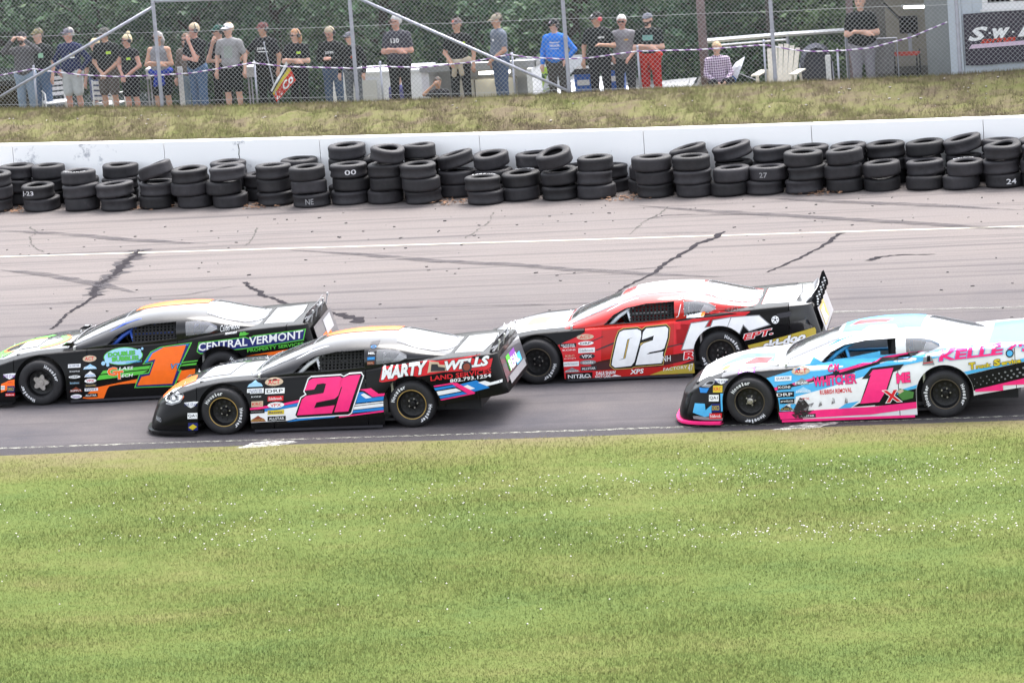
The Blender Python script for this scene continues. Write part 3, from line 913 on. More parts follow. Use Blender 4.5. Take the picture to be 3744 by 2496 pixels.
def tail_patch(car, y0, y1, z0, z1, m, name='tail_badge', off=.008):
    MB().add([(warp(2.585, WARP[car.name]) + .27 * (.95 - z) + off, y, z) for y, z in ((y0, z0), (y1, z0), (y1, z1), (y0, z1))], [(0, 1, 2, 3)]).build(name, m, car)
tail_patch(c21, -.45, -.20, .64, .84, vGr); tail_patch(c21, -.20, .20, .66, .84, vPur, off=.011); tail_patch(c21, .05, .45, .62, .74, vSky, off=.014); tail_patch(c21, -.62, .62, .50, .60, vGy)
Vt, Ft, _a = text_mesh('REAL', .04, 0)
MB().add([(warp(2.585, (1, .95)) + .27 * (.95 - (.64 + .14 * v)) + .017, -.42 + .7 * u, .64 + .14 * v) for u, v in Vt], Ft).build('tail_lettering', vW, c21)

# ---------------------------------------------------------------- car with orange 1 (VT)
cvt = make_car('black race car with orange number 1 outlined in green, leftmost of the field', (-5.011, -2.342, 0.0), R(3.5), 1.0097,
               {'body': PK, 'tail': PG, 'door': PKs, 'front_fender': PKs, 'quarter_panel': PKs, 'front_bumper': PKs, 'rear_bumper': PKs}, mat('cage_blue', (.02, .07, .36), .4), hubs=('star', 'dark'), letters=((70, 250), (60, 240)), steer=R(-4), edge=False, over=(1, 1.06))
V = Vinyl(cvt, (475.4, 1341.4), ((0.003983, -0.000369), (-0.000206, -0.003993)), 1.0097)
V.poly('A', [(985, 1290), (1130, 1165), (1640, 1060), (1640, 1105), (1420, 1125), (1310, 1145), (1285, 1175), (1240, 1290), (1100, 1300)], vO)
V.poly('A', [(2130, 965), (2400, 925), (2700, 880), (2700, 985), (2560, 1005), (2480, 1030), (2110, 1085)], vO)
V.poly('A', [(0, 1130), (100, 1085), (192, 1065), (180, 1160), (100, 1190), (0, 1230)], vO)
for q in ([(1200, 1005), (1230, 965), (1790, 905), (1780, 940)], [(1155, 1075), (1190, 1018), (1770, 955), (1690, 1005)]): V.poly('A', q, vGr)
V.poly('B', [(330, 712), (560, 682), (560, 692), (320, 724)], vGr); V.poly('B', [(350, 735), (560, 706), (560, 728), (320, 752)], vGr)
one = [(1768, 852), (1815, 765), (1945, 695), (2218, 662), (2118, 945), (2060, 1112), (1645, 1135), (1692, 1035), (1790, 1014), (1855, 830)]
V.poly('A', [(1700, 892), (1790, 745), (1905, 688), (2290, 628), (2262, 690), (2135, 955), (2172, 950), (2092, 1146), (1604, 1166), (1664, 1000), (1772, 982), (1812, 872)], vGr, 2, 'number_outline')
V.poly('A', [(1718, 882), (1800, 752), (1912, 696), (2268, 640), (2120, 962), (2150, 962), (2080, 1136), (1620, 1156), (1672, 1010), (1780, 992), (1826, 862)], vNavy, 3, 'number_shadow')
V.poly('A', [(1725, 872), (1802, 758), (1912, 702), (2255, 648), (2240, 668), (1940, 712), (1812, 780), (1768, 862)], vBlu, 4, 'number_shadow')
V.poly('A', one, vO, 5, 'number')
V.text('A', 'VT', (2048, 938), (2168, 928), 54, vSky, 6, .0, .3, vNavy, .05)
# bubbles oval
V.oval('A', (1465, 798), 236, 98, vGr, 2, slope=-.06); V.oval('A', (1465, 798), 226, 92, vPale, 3, slope=-.06)
for cx, cy, r in ((1230, 880, 24), (1284, 898, 19), (1690, 712, 14), (1655, 735, 22), (1280, 850, 34)): V.oval('A', (cx, cy), r, r, vPale, 4, name='bubble')
V.text('A', 'DOUBLES', (1285, 812), (1610, 780), 52, vGr, 5, .05, 0, vNavy, .02); V.text('A', 'BUBBLES', (1335, 862), (1655, 838), 52, vGr, 5, .05, 0, vNavy, .02)
V.text('A', 'LAUNDROMAT', (1505, 882), (1695, 862), 20, vSky, 5)
V.text('A', 'G', (1285, 1028), (1405, 1020), 98, vO, 4, .04, 0, vW, .02); V.text('A', 'T', (1375, 1066), (1480, 1058), 96, vO, 5, .04, 0, vW, .02)
V.text('A', 'LASS', (1420, 958), (1592, 948), 34, vW, 3, .02, .2); V.text('A', 'ECH', (1450, 1042), (1592, 1032), 36, vW, 3, .02, .2)
# property services
cv = [(482, 610), (500, 520), (960, 462), (1000, 478), (1040, 452), (1545, 392), (1530, 500), (1260, 540), (960, 580), (700, 610), (520, 632)]
V.poly('B', cv, vGr, 2, 'lettering_panel'); V.poly('B', offset_poly(cv, -9), vNavy, 3, 'lettering_panel')
V.text('B', 'CENTRAL', (502, 606), (985, 548), 78, vW, 4, .02, .08); V.text('B', 'VERMONT', (1005, 544), (1525, 480), 78, vW, 4, .02, .08)
V.text('B', 'PROPERTY SERVICES', (985, 612), (1530, 548), 32, vGr, 3, .02)
V.poly('B', [(900, 455), (915, 405), (935, 425), (960, 398), (965, 425), (1000, 430), (960, 450)], vGr, 3, 'leaf_emblem')
V.text('B', 'Calderwood', (695, 440), (876, 408), 58, vW, 3, .0, .1); V.text('B', 'INSURANCE AGENCY', (765, 446), (878, 432), 14, vW, 3)
V.poly('B', [(970, 650), (1200, 612), (1448, 574), (1290, 630), (1160, 650), (1200, 628)], vO, 2)
V.text('A', 'Dylan Payea', (1700, 358), (2135, 312), 30, vW, 3, .0, .3)
for a in (('A', 980, 795, 1145, 868, vTan, 'ACT', vRed, 'oval'), ('A', 808, 892, 958, 934, vW, 'QUARTER', vNavy, 'rect'), ('A', 820, 962, 960, 990, vK, 'KONI', vW, 'none'), ('A', 820, 1022, 960, 1058, vW, 'DRP', vK, 'oval'),
          ('A', 830, 1092, 955, 1128, vDk, 'brakes', vPale, 'rect'), ('A', 832, 1155, 985, 1216, vBr, 'SUPPLY', vW, 'peak'), ('A', 845, 1245, 980, 1296, vW, 'Sunoco', vPur, 'oval'),
          ('A', 990, 888, 1155, 950, vPale, 'PEAK', vW, 'peak'), ('A', 1008, 968, 1145, 1040, vW, 'LINCOLN', vBlu, 'peak'), ('A', 1010, 1058, 1152, 1112, vW, 'VPX', vRed, 'oval'), ('A', 1012, 1122, 1155, 1156, vDk, 'tools', vGold, 'rect'),
          ('A', 1012, 1172, 1172, 1206, vW, 'SWIFT', vNavy, 'rect'), ('A', 1010, 1236, 1168, 1280, vK, 'ALLSTAR', vW, 'rect'), ('A', 20, 1010, 185, 1072, vW, 'FIVE STAR', vPur, 'wing'), ('A', 80, 1090, 155, 1128, vO, 'KRC', vRed, 'rect'),
          ('A', 78, 1150, 168, 1222, vNavy, 'SUNOCO', vYel, 'rect'), ('A', 58, 1236, 172, 1270, vRed, 'Edelbrock', vW, 'rect'), ('A', 0, 1150, 48, 1196, vW, 'QA1', vK, 'rect'), ('A', 340, 852, 550, 905, vK, 'X HOOSIER', vW, 'none')): V.sticker(*a)
# hood ring, torn hood corners and roof stripe
def ring_top(V, cx, cy, r0, r1, a0, a1, m, layer=1, ax=1.0):
    pts = [(cx + ax * r1 * math.cos(R(a)), cy + r1 * math.sin(R(a))) for a in np.linspace(a0, a1, 14)] + [(cx + ax * r0 * math.cos(R(a)), cy + r0 * math.sin(R(a))) for a in np.linspace(a1, a0, 14)]
    for i in range(13): V.lay('stripe', [pts[i], pts[i + 1], pts[26 - i], pts[27 - i]], [(0, 1, 2, 3)], m, layer, True)
ring_top(V, -1.62, -.02, .34, .50, 60, 240, vGr, 1, 1.2); ring_top(V, -1.62, -.02, .30, .33, 60, 240, vO, 1, 1.2); ring_top(V, -1.5, -.05, .36, .46, -75, 40, vGr, 1, 1.0); ring_top(V, -1.5, -.05, .47, .49, -75, 40, vO, 1, 1.0)
V.top([(-1.75, -.28), (-1.45, -.34), (-1.40, .18), (-1.72, .2)], vW, 2, 'hood_emblem')
V.top([(-.05, .05), (.5, .0), (1.0, .12), (1.02, .52), (.4, .56), (.0, .46)], vO, 1)
for y in (-.63, .60): MB().prism([(-1.02, .80), (-.86, .79), (-.84, .86), (-.88, .84), (-.94, .845)], y - .05, y + .05).build('hood_flap', PK, cvt)

tail_patch(cvt, -.35, .25, .52, .70, vO); tail_patch(cvt, -.05, .55, .66, .86, PS, off=.011)

# ---------------------------------------------------------------- car with white 02
c02 = make_car('red and black race car with white number 02 and a gold lower rear panel', (2.23, -2.239, 0.0), R(2.5), 0.9868,
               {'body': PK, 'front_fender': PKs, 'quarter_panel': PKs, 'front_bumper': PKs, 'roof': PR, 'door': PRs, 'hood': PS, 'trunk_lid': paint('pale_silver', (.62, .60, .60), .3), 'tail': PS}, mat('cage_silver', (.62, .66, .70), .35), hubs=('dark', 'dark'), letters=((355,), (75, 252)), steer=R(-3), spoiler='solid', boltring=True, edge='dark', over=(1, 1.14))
V = Vinyl(c02, (2295.7, 1264.6), ((0.003869, -0.000279), (-0.000188, -0.003921)), 0.9868)
V.poly('D', [(580, 990), (900, 855), (1000, 800), (1200, 770), (1200, 1340), (1120, 1370), (760, 1385), (690, 1120), (655, 1065)], vRed, 1)
V.poly('D', [(2090, 680), (2700, 590), (2700, 1000), (2300, 1200), (2090, 1230)], vRed, 1)
V.poly('E', [(100, 700), (300, 640), (1010, 545), (700, 760), (400, 900), (180, 1000), (100, 960)], vRed, 1)
V.poly('E', [(500, 585), (700, 560), (1010, 540), (860, 600), (700, 640)], vRed, 2)
for q in ([(1060, 1170), (1330, 1115), (1900, 1090), (2352, 1020), (2352, 1110), (1900, 1210), (1330, 1240), (1120, 1260)], [(1130, 1010), (1390, 905), (1390, 925), (1140, 1020)], [(1040, 920), (1220, 845), (1225, 852), (1050, 930)], [(1990, 970), (2352, 890), (2352, 900), (1990, 985)]): V.poly('D', q, vDk if q[0][0] != 1060 else PM, 2)
V.poly('D', [(1330, 1390), (1800, 1330), (2352, 1120), (2352, 1170), (1950, 1340), (1760, 1380)], PM, 2)
V.poly('D', [(1765, 1325), (2100, 1205), (2500, 1140), (2560, 1300), (2300, 1310)], vYd, 3, 'gold_panel')
V.poly('E', [(985, 945), (1400, 845), (1790, 735), (1808, 770), (1805, 910), (1700, 915), (1020, 1045)], vYd, 3, 'gold_panel')
z0 = [(1396, 870), (1424, 800), (1470, 777), (1640, 763), (1686, 785), (1690, 850), (1612, 1150), (1572, 1200), (1372, 1222), (1332, 1190), (1342, 1120)]
two = [(1700, 890), (1712, 800), (1748, 755), (1990, 728), (2022, 755), (2015, 860), (1978, 985), (1942, 1008), (1800, 1036), (1760, 1062), (1966, 1024), (1946, 1166), (1626, 1190), (1686, 962), (1722, 930), (1836, 892), (1846, 838)]
both = [(1396, 870), (1424, 800), (1470, 777), (1640, 763), (1700, 790), (1748, 755), (1990, 728), (2022, 755), (2015, 860), (1978, 1000), (1966, 1030), (1946, 1166), (1600, 1195), (1572, 1210), (1372, 1222), (1332, 1190), (1342, 1120)]
V.poly('D', offset_poly(both, 25), vGold, 4, 'number_outline'); V.poly('D', offset_poly(both, 16), vK, 5, 'number_shadow')
V.poly('D', z0, vW, 6, 'number'); V.poly('D', two, vW, 6, 'number')
V.poly('D', [(1522, 885), (1592, 858), (1548, 880), (1500, 1110), (1418, 1132), (1474, 1110)], vK, 7, 'number_slot'); V.poly('D', [(1528, 892), (1543, 884), (1495, 1108), (1480, 1112)], vGold, 8, 'number_slot')
V.poly('D', [(1688, 926), (1830, 892), (1720, 925), (1676, 962)], vGold, 7, 'number_slot')
V.text('D', 'NH', (1955, 1148), (2062, 1140), 70, vW, 5, .0, .1)
# HK
for q in ([(182, 1000), (290, 690), (500, 655), (450, 738), (530, 726), (560, 648), (770, 612), (715, 770), (560, 770), (450, 800), (410, 870), (360, 985)], [(720, 765), (782, 612), (1115, 590), (1240, 695), (1000, 768), (925, 690), (880, 800)]):
    V.poly('E', offset_poly(q, 11), vGy, 3, 'lettering_outline'); V.poly('E', q, vW, 4, 'lettering')
V.text('E', 'R', (205, 1120), (345, 1100), 86, vRed, 4, .05, .1, vW, .05); V.text('E', 'EPT.', (925, 888), (1288, 812), 72, vRed, 4, .03, .2, vW, .05)
V.text('E', 'ski-doo', (1165, 1005), (1690, 882), 100, vW, 5, .05, .2, vK, .03)
V.text('D', 'FACTORY', (1968, 1262), (2262, 1228), 36, vW, 5, .0, .1); V.text('D', '47', (2272, 1262), (2340, 1250), 84, vW, 5, .0, .3)
V.text('D', 'XPS', (1556, 1305), (1730, 1290), 58, vW, 4, .03, .2); V.text('D', 'DALE SHAW', (1142, 1315), (1385, 1300), 42, vW, 4, .03); V.text('D', 'RACE CARS', (1132, 1355), (1320, 1342), 34, vW, 4, .03)
V.poly('D', [(1310, 1340), (1370, 1308), (1448, 1325), (1440, 1345), (1330, 1352)], vW, 4, 'car_emblem')
V.oval('E', (1315, 640), 62, 56, vK, 3, name='fuel_cap'); V.oval('E', (1315, 640), 46, 46, vW, 4, name='fuel_cap'); V.oval('E', (1315, 640), 14, 14, vK, 5, name='fuel_cap')
for k in range(5): V.oval('E', (1315 + 30 * math.cos(R(72 * k + 54)), 640 + 30 * math.sin(R(72 * k + 54))), 8, 8, vDk, 5, 10, 'fuel_cap')
V.poly('E', [(1330, 570), (1505, 540), (1505, 600), (1345, 625)], vDk, 2, 'tail_lamp')
V.text('E', 'WRG', (235, 608), (385, 592), 38, vK, 4, .02, .2); V.poly('E', [(218, 640), (222, 600), (450, 565), (440, 610)], vW, 2, 'window_sticker'); V.poly('E', [(395, 612), (405, 570), (450, 563), (440, 608)], vO, 4, 'window_sticker')
V.text('E', 'LIFTECH', (692, 560), (912, 535), 30, vDk, 3, -.01)
V.poly('E', [(118, 395), (192, 385), (188, 430), (118, 440)], vW, 2, 'window_sticker'); V.text('E', '02', (128, 432), (182, 426), 30, vRed, 3, .03)
V.text('E', 'J', (95, 635), (165, 620), 140, vW, 3, -.01, .3); V.text('D', 'WHALLEY', (1760, 388), (2022, 360), 24, vGold, 3, .02, .3)
for a in (('D', 895, 830, 1105, 895, vTan, 'ACT', vRed, 'oval'), ('D', 690, 938, 890, 980, vK, 'QUARTER', vW, 'rect'), ('D', 720, 960, 895, 995, vK, 'MASTER', vW, 'none'), ('D', 712, 1000, 895, 1032, vK, 'KONI', vW, 'none'),
          ('D', 752, 1060, 885, 1110, vDk, 'KRC', vTan, 'none'), ('D', 735, 1108, 905, 1128, vDk, 'pumps', vW, 'none'), ('D', 735, 1155, 928, 1212, vW, 'performance', vGy, 'rect'), ('D', 748, 1222, 940, 1284, vGy, 'supply', vW, 'peak'),
          ('D', 912, 912, 1105, 960, vW, 'DRP', vK, 'oval'), ('D', 920, 990, 1122, 1048, vW, 'Edelbrock', vGy, 'rect'), ('D', 930, 1058, 1125, 1125, vDk, 'VPX', vW, 'oval'), ('D', 938, 1135, 1138, 1192, vGy, 'tools', vW, 'oval'), ('D', 950, 1212, 1150, 1264, vDk, 'ALLSTAR', vW, 'rect'),
          ('D', 768, 1292, 1095, 1378, vK, 'NITRO', vW, 'rect'), ('D', 240, 905, 445, 940, vK, 'X HOOSIER', vW, 'none')): V.sticker(*a)
V.text('D', 'trailers', (930, 1355), (1080, 1345), 26, vW, 5)
V.top([(-1.9, -.35), (-1.45, -.44), (-1.10, -.30), (-1.15, .35), (-1.85, .35)], vW, 1); V.top([(-1.55, -.30), (-1.25, -.30), (-1.2, .2), (-1.5, .25)], vGold, 2, 'hood_emblem')
V.top([(.05, -.42), (.6, -.46), (1.02, -.40), (1.02, .40), (.6, .46), (.05, .42)], vW, 1, 'roof_panel')
V.top([(1.98, -.30), (2.30, -.34), (2.32, .2), (2.0, .18)], vW, 1, 'trunk_emblem')
b = MB()
b.add([(warp(2.585, (1, 1.14)) + .30 * (.95 - z) + .008, y, z) for y, z in ((-.60, .60), (.10, .60), (.10, .86), (-.60, .86))], [(0, 1, 2, 3)]); b.build('tail_badge', vGold, c02)
Vt, Ft, _a = text_mesh('HK', .06, 0)
MB().add([(warp(2.585, (1, 1.14)) + .30 * (.33 - .20 * v) + .012, -.55 + .50 * u, .62 + .20 * v) for u, v in Vt], Ft).build('tail_lettering', vW, c02)

# ---------------------------------------------------------------- white, blue and pink car (ME)
cme = make_car('white, blue and pink race car with pink number 1, cut by the right edge', (5.702, -5.478, 0.0), R(0.8), 0.9874,
               {'body': PW, 'front_bumper': PKs, 'front_fender': PK, 'skirt': vPk, 'splitter': vPk, 'quarter_panel': PW, 'seal': vGy}, mat('cage_sky', (.03, .26, .55), .4), hubs=('steel', 'dark'), letters=((150, 318), (215, 30)), steer=R(-2), net=False, edge='dark', over=(.84, 1.05))
V = Vinyl(cme, (3093.9, 1408.2), ((0.00364, -0.000231), (-0.00015, -0.003711)), 0.9874)
# front corner
V.poly('F', [(990, 885), (1560, 715), (1600, 640), (1720, 700), (2400, 560), (2400, 760), (1500, 900), (1200, 985), (1100, 960)], vSky, 1)
V.poly('F', [(1100, 985), (1560, 880), (1930, 790), (2400, 690), (2400, 720), (1900, 850), (1500, 930), (1180, 1010)], vK, 2)
V.poly('F', [(1105, 985), (1200, 965), (1185, 1005), (1130, 1010)], vPk, 3); V.poly('F', [(1350, 930), (1610, 865), (1600, 890), (1390, 952)], vPk, 3)
V.poly('F', [(1170, 1010), (1700, 900), (2100, 830), (2400, 740), (2400, 830), (1900, 960), (1500, 1060), (1190, 1120)], vSky, 1)
V.poly('F', [(1200, 1250), (1400, 1080), (1750, 985), (2200, 850), (2500, 830), (2500, 1240), (1900, 1240), (1400, 1250)], vW, 2)
V.poly('F', [(1190, 1095), (1400, 1080), (1400, 1250), (1210, 1255)], vSky, 2)
V.poly('F', [(1195, 1265), (2340, 1195), (3320, 1080), (3330, 1140), (2300, 1290), (1220, 1352)], vPk, 3, 'skirt_panel')
V.poly('F', [(1905, 1225), (2000, 1160), (2160, 1130), (2060, 1210)], vSky, 3)
# door sweep (sheet G)
V.poly('G', [(0, 660), (400, 610), (620, 605), (860, 585), (600, 640), (300, 720), (0, 790)], vSky, 3)
V.poly('G', [(0, 790), (300, 710), (620, 620), (880, 580), (1060, 560), (900, 640), (600, 680), (300, 760), (0, 830)], vK, 4)
V.poly('G', [(60, 775), (350, 700), (650, 615), (900, 575), (1080, 560), (800, 610), (500, 690), (250, 755), (80, 805)], vPk, 5)
V.poly('G', [(260, 790), (700, 660), (1100, 590), (1260, 550), (1260, 610), (1000, 680), (840, 715), (460, 790), (280, 860)], vSky, 3)
V.poly('G', [(800, 1000), (1020, 930), (1020, 970), (860, 1010), (760, 1060)], vSky, 4)
V.poly('G', [(500, 1190), (620, 1060), (860, 1010), (1040, 970), (1050, 1130), (700, 1175)], vK, 3)
V.poly('G', [(345, 875), (455, 750), (850, 698), (800, 762), (720, 795), (612, 1140), (650, 1165), (240, 1200), (330, 1150), (425, 870)], vK, 5, 'number_shadow')
V.poly('G', [(430, 838), (476, 772), (722, 745), (640, 1000), (558, 1140), (330, 1162), (396, 1000), (456, 824)], vPk, 6, 'number')
V.text('G', 'X', (615, 1150), (820, 1130), 140, vRed, 7, .04, -.2, vW, .04)
V.text('G', 'ME', (765, 925), (930, 905), 118, vPk, 5, .06, 0, vK, .02)
V.poly('G', [(780, 1060), (800, 980), (850, 990), (970, 1020), (960, 1090), (840, 1120)], vinyl('leaf_green', (.07, .20, .05)), 6, 'leaf_emblem'); V.poly('G', [(770, 1010), (830, 985), (850, 1010), (800, 1045)], vTan, 7, 'leaf_emblem')
# quarter
V.poly('G', [(1560, 780), (2000, 690), (2287, 620), (2600, 540), (2600, 570), (2287, 660), (1900, 740), (1600, 812)], vSky, 3)
V.poly('G', [(1600, 815), (1900, 745), (2287, 665), (2600, 580), (2600, 830), (2287, 880), (1700, 1000), (1500, 1020)], vK, 3)
for i in range(9):
    for j in range(3):
        V.oval('G', (1690 + 72 * i + 30 * (j % 2), 945 - 16 * i - 52 * j + 12 * j), 5 + i * 1.5, 5 + i * .9, vGy, 4, 8, 'dot')
V.poly('G', [(1695, 990), (2287, 855), (2600, 780), (2600, 900), (2287, 975), (1715, 1102)], vPk, 4, 'skirt_panel')
V.text('G', "KELLEY'S", (1262, 662), (2390, 540), 112, vPk, 5, .04, .12, vSky, .03)
V.text('G', 'T', (1625, 755), (1700, 745), 78, vYel, 5, .05, 0, vK, .04); V.text('G', 'ruck', (1710, 745), (1885, 722), 52, vYel, 5, .04, 0, vK, .04)
V.text('G', 'S', (1915, 718), (1995, 706), 78, vYel, 5, .05, 0, vK, .04); V.text('G', 'ervice', (2005, 706), (2235, 676), 50, vYel, 5, .04, 0, vK, .04)
V.oval('G', (2100, 568), 48, 48, vK, 8, name='fuel_cap'); V.oval('G', (2100, 568), 34, 34, vSky, 9, name='fuel_cap')
V.poly('G', [(1070, 710), (1085, 590), (1130, 560), (1170, 590), (1215, 700)], vGy, 5, 'truck_picture'); V.poly('G', [(1120, 665), (1125, 600), (1160, 598), (1165, 660)], vK, 6, 'truck_picture'); V.poly('G', [(1080, 680), (1195, 660), (1195, 672), (1080, 692)], vRed, 6, 'truck_picture')
V.text('F', 'C.M.', (1785, 800), (1925, 785), 78, vPk, 5, .02, .2, vNavy, .03)
V.text('F', 'WHITCHER', (1612, 965), (2130, 925), 112, vPk, 5, .03, 0, vNavy, .03); V.text('F', 'RUBBISH REMOVAL', (1692, 1058), (2075, 1026), 54, vRed, 4, .02)
for a in (('F', 1345, 750, 1565, 838, vTan, 'ACT', vRed, 'oval'), ('F', 1145, 850, 1345, 905, vW, 'QUARTER', vNavy, 'rect'), ('F', 1180, 950, 1345, 1000, vK, 'KONI', vW, 'rect'), ('F', 1155, 1030, 1380, 1092, vK, 'DRP', vW, 'rect'),
          ('F', 1380, 865, 1560, 945, vGy, 'PEAK', vW, 'peak'), ('F', 1390, 965, 1590, 1040, vPale, 'LINCOLN', vW, 'peak'), ('F', 1210, 1110, 1385, 1165, vK, 'products', vW, 'rect'), ('F', 1210, 1180, 1370, 1245, vDk, 'SUPPLY', vGold, 'peak'),
          ('F', 1415, 1085, 1600, 1135, vW, 'VPX', vRed, 'oval'), ('F', 1440, 1290, 1640, 1335, vDk, 'ALLSTAR', vW, 'rect'),
          ('F', 412, 892, 588, 945, vW, 'FIVE STAR', vNavy, 'wing'), ('F', 400, 965, 515, 1042, vYel, 'KRC', vRed, 'rect'), ('F', 352, 1072, 472, 1146, vW, 'QA1', vK, 'rect'), ('F', 385, 1172, 490, 1270, vNavy, 'SUNOCO', vYel, 'rect'), ('F', 358, 1285, 510, 1352, vRed, 'Edelbrock', vW, 'rect'), ('F', 700, 785, 905, 835, vPur, 'X HOOSIER', vW, 'rect')): V.sticker(*a, layer=5)
V.poly('F', [(225, 1000), (350, 995), (320, 1050), (240, 1055)], vBlu, 2, 'headlight')
V.poly('F', [(150, 1290), (175, 1180), (300, 1175), (310, 1250), (390, 1180), (385, 1310), (300, 1330)], vSky, 2)
V.poly('F', [(150, 1335), (200, 1325), (520, 1335), (520, 1362), (300, 1368), (160, 1362)], vGy, 2, 'nose_trim')
V.poly('F', [(250, 985), (330, 930), (420, 905), (410, 940), (352, 990)], vGy, 2, 'headlight'); V.poly('F', [(490, 1050), (525, 1050), (520, 1260), (500, 1260)], vSky, 2)
scuff = worn('scuff', (.035, .03, .03), .36, .52, 9)
scuff2 = worn('scuff_grey', (.16, .15, .15), .40, .60, 12)
V.poly('F', [(1400, 1180), (1450, 1090), (1500, 1110), (1560, 1180), (1545, 1260), (1420, 1290), (1360, 1260)], scuff, 7, 'scuff'); V.poly('F', [(1350, 1290), (1500, 1250), (1620, 1235), (1500, 1320), (1400, 1335)], scuff, 7, 'scuff')
for cx, cy in ((1695, 1160), (1850, 1130), (2005, 1130)): V.poly('F', [(cx - 22, cy + 40), (cx - 10, cy - 40), (cx + 12, cy - 30), (cx + 22, cy + 20)], scuff2, 6, 'scuff')
V.poly('F', [(1350, 1235), (1500, 1180), (1620, 1150), (1560, 1250)], scuff2, 6, 'scuff')
# hood / roof colours
V.top([(-2.05, -.55), (-.9, -.68), (-.9, .68), (-2.05, .55)], vW, 0, 'hood_wrap')
V.top([(-1.85, -.4), (-1.4, -.1), (-1.0, -.5), (-1.05, .1), (-1.5, .3)], vSky, 1); V.top([(-1.45, -.45), (-1.10, -.52), (-1.05, -.2), (-1.3, -.1)], vRed, 2); V.top([(-1.75, -.52), (-1.65, -.55), (-1.60, -.35), (-1.7, -.34)], vYel, 2)
V.top([(-.08, -.30), (.3, -.5), (1.0, -.40), (1.02, .5), (.3, .58), (-.08, .5)], vSky, 1); V.top([(.0, .0), (.5, -.1), (.6, .1), (.1, .25)], vRed, 2); V.top([(.2, -.48), (.7, -.5), (.65, -.3), (.3, -.25)], vW, 2)
V.top([(1.92, -.7), (2.4, -.78), (2.4, .78), (1.92, .7)], vSky, 1)
# ================================================================== GROUND, TRACK, WALL
XS = [-140, -90, -60, -40, -28, -20] + list(np.arange(-16, 10.01, .5)) + [12, 16, 22, 32, 50, 80, 120]
def bx(x):                                     # outside of the turn, straight beyond the part in view
    if x < -18: return base(-18) + (x + 18) * (2 * 2.6833e-3 * -18 - .1169)
    if x > 12: return base(12) + (x - 12) * (2 * 2.6833e-3 * 12 - .1169)
    return base(x)
fCrest = pchip([-30, -13, -8, -5.8, -2.85, -.2, 2.2, 4.6, 6.5, 20], [1.3, 1.29, 1.25, 1.26, 1.29, 1.34, 1.38, 1.39, 1.44, 1.45])
fEdge = pchip([-140, -10, -6, -3.5, -1.2, 1.8, 4.3, 6, 8, 140], [-6.67, -6.67, -6.66, -6.58, -6.62, -6.76, -6.76, -6.70, -6.74, -6.74])

def strip(name, xs, rows, m, smooth=True):
    """rows(x) -> list of (y, z); one sheet"""
    b = MB(); n = None
    for x in xs:
        r = rows(x); n = len(r); b.v += [(x, y, z) for y, z in r]
    for i in range(len(xs) - 1):
        for j in range(n - 1):
            b.f.append((i * n + j, (i + 1) * n + j, (i + 1) * n + j + 1, i * n + j + 1)); b.m.append(0)
    return b.build(name, m, None, smooth)

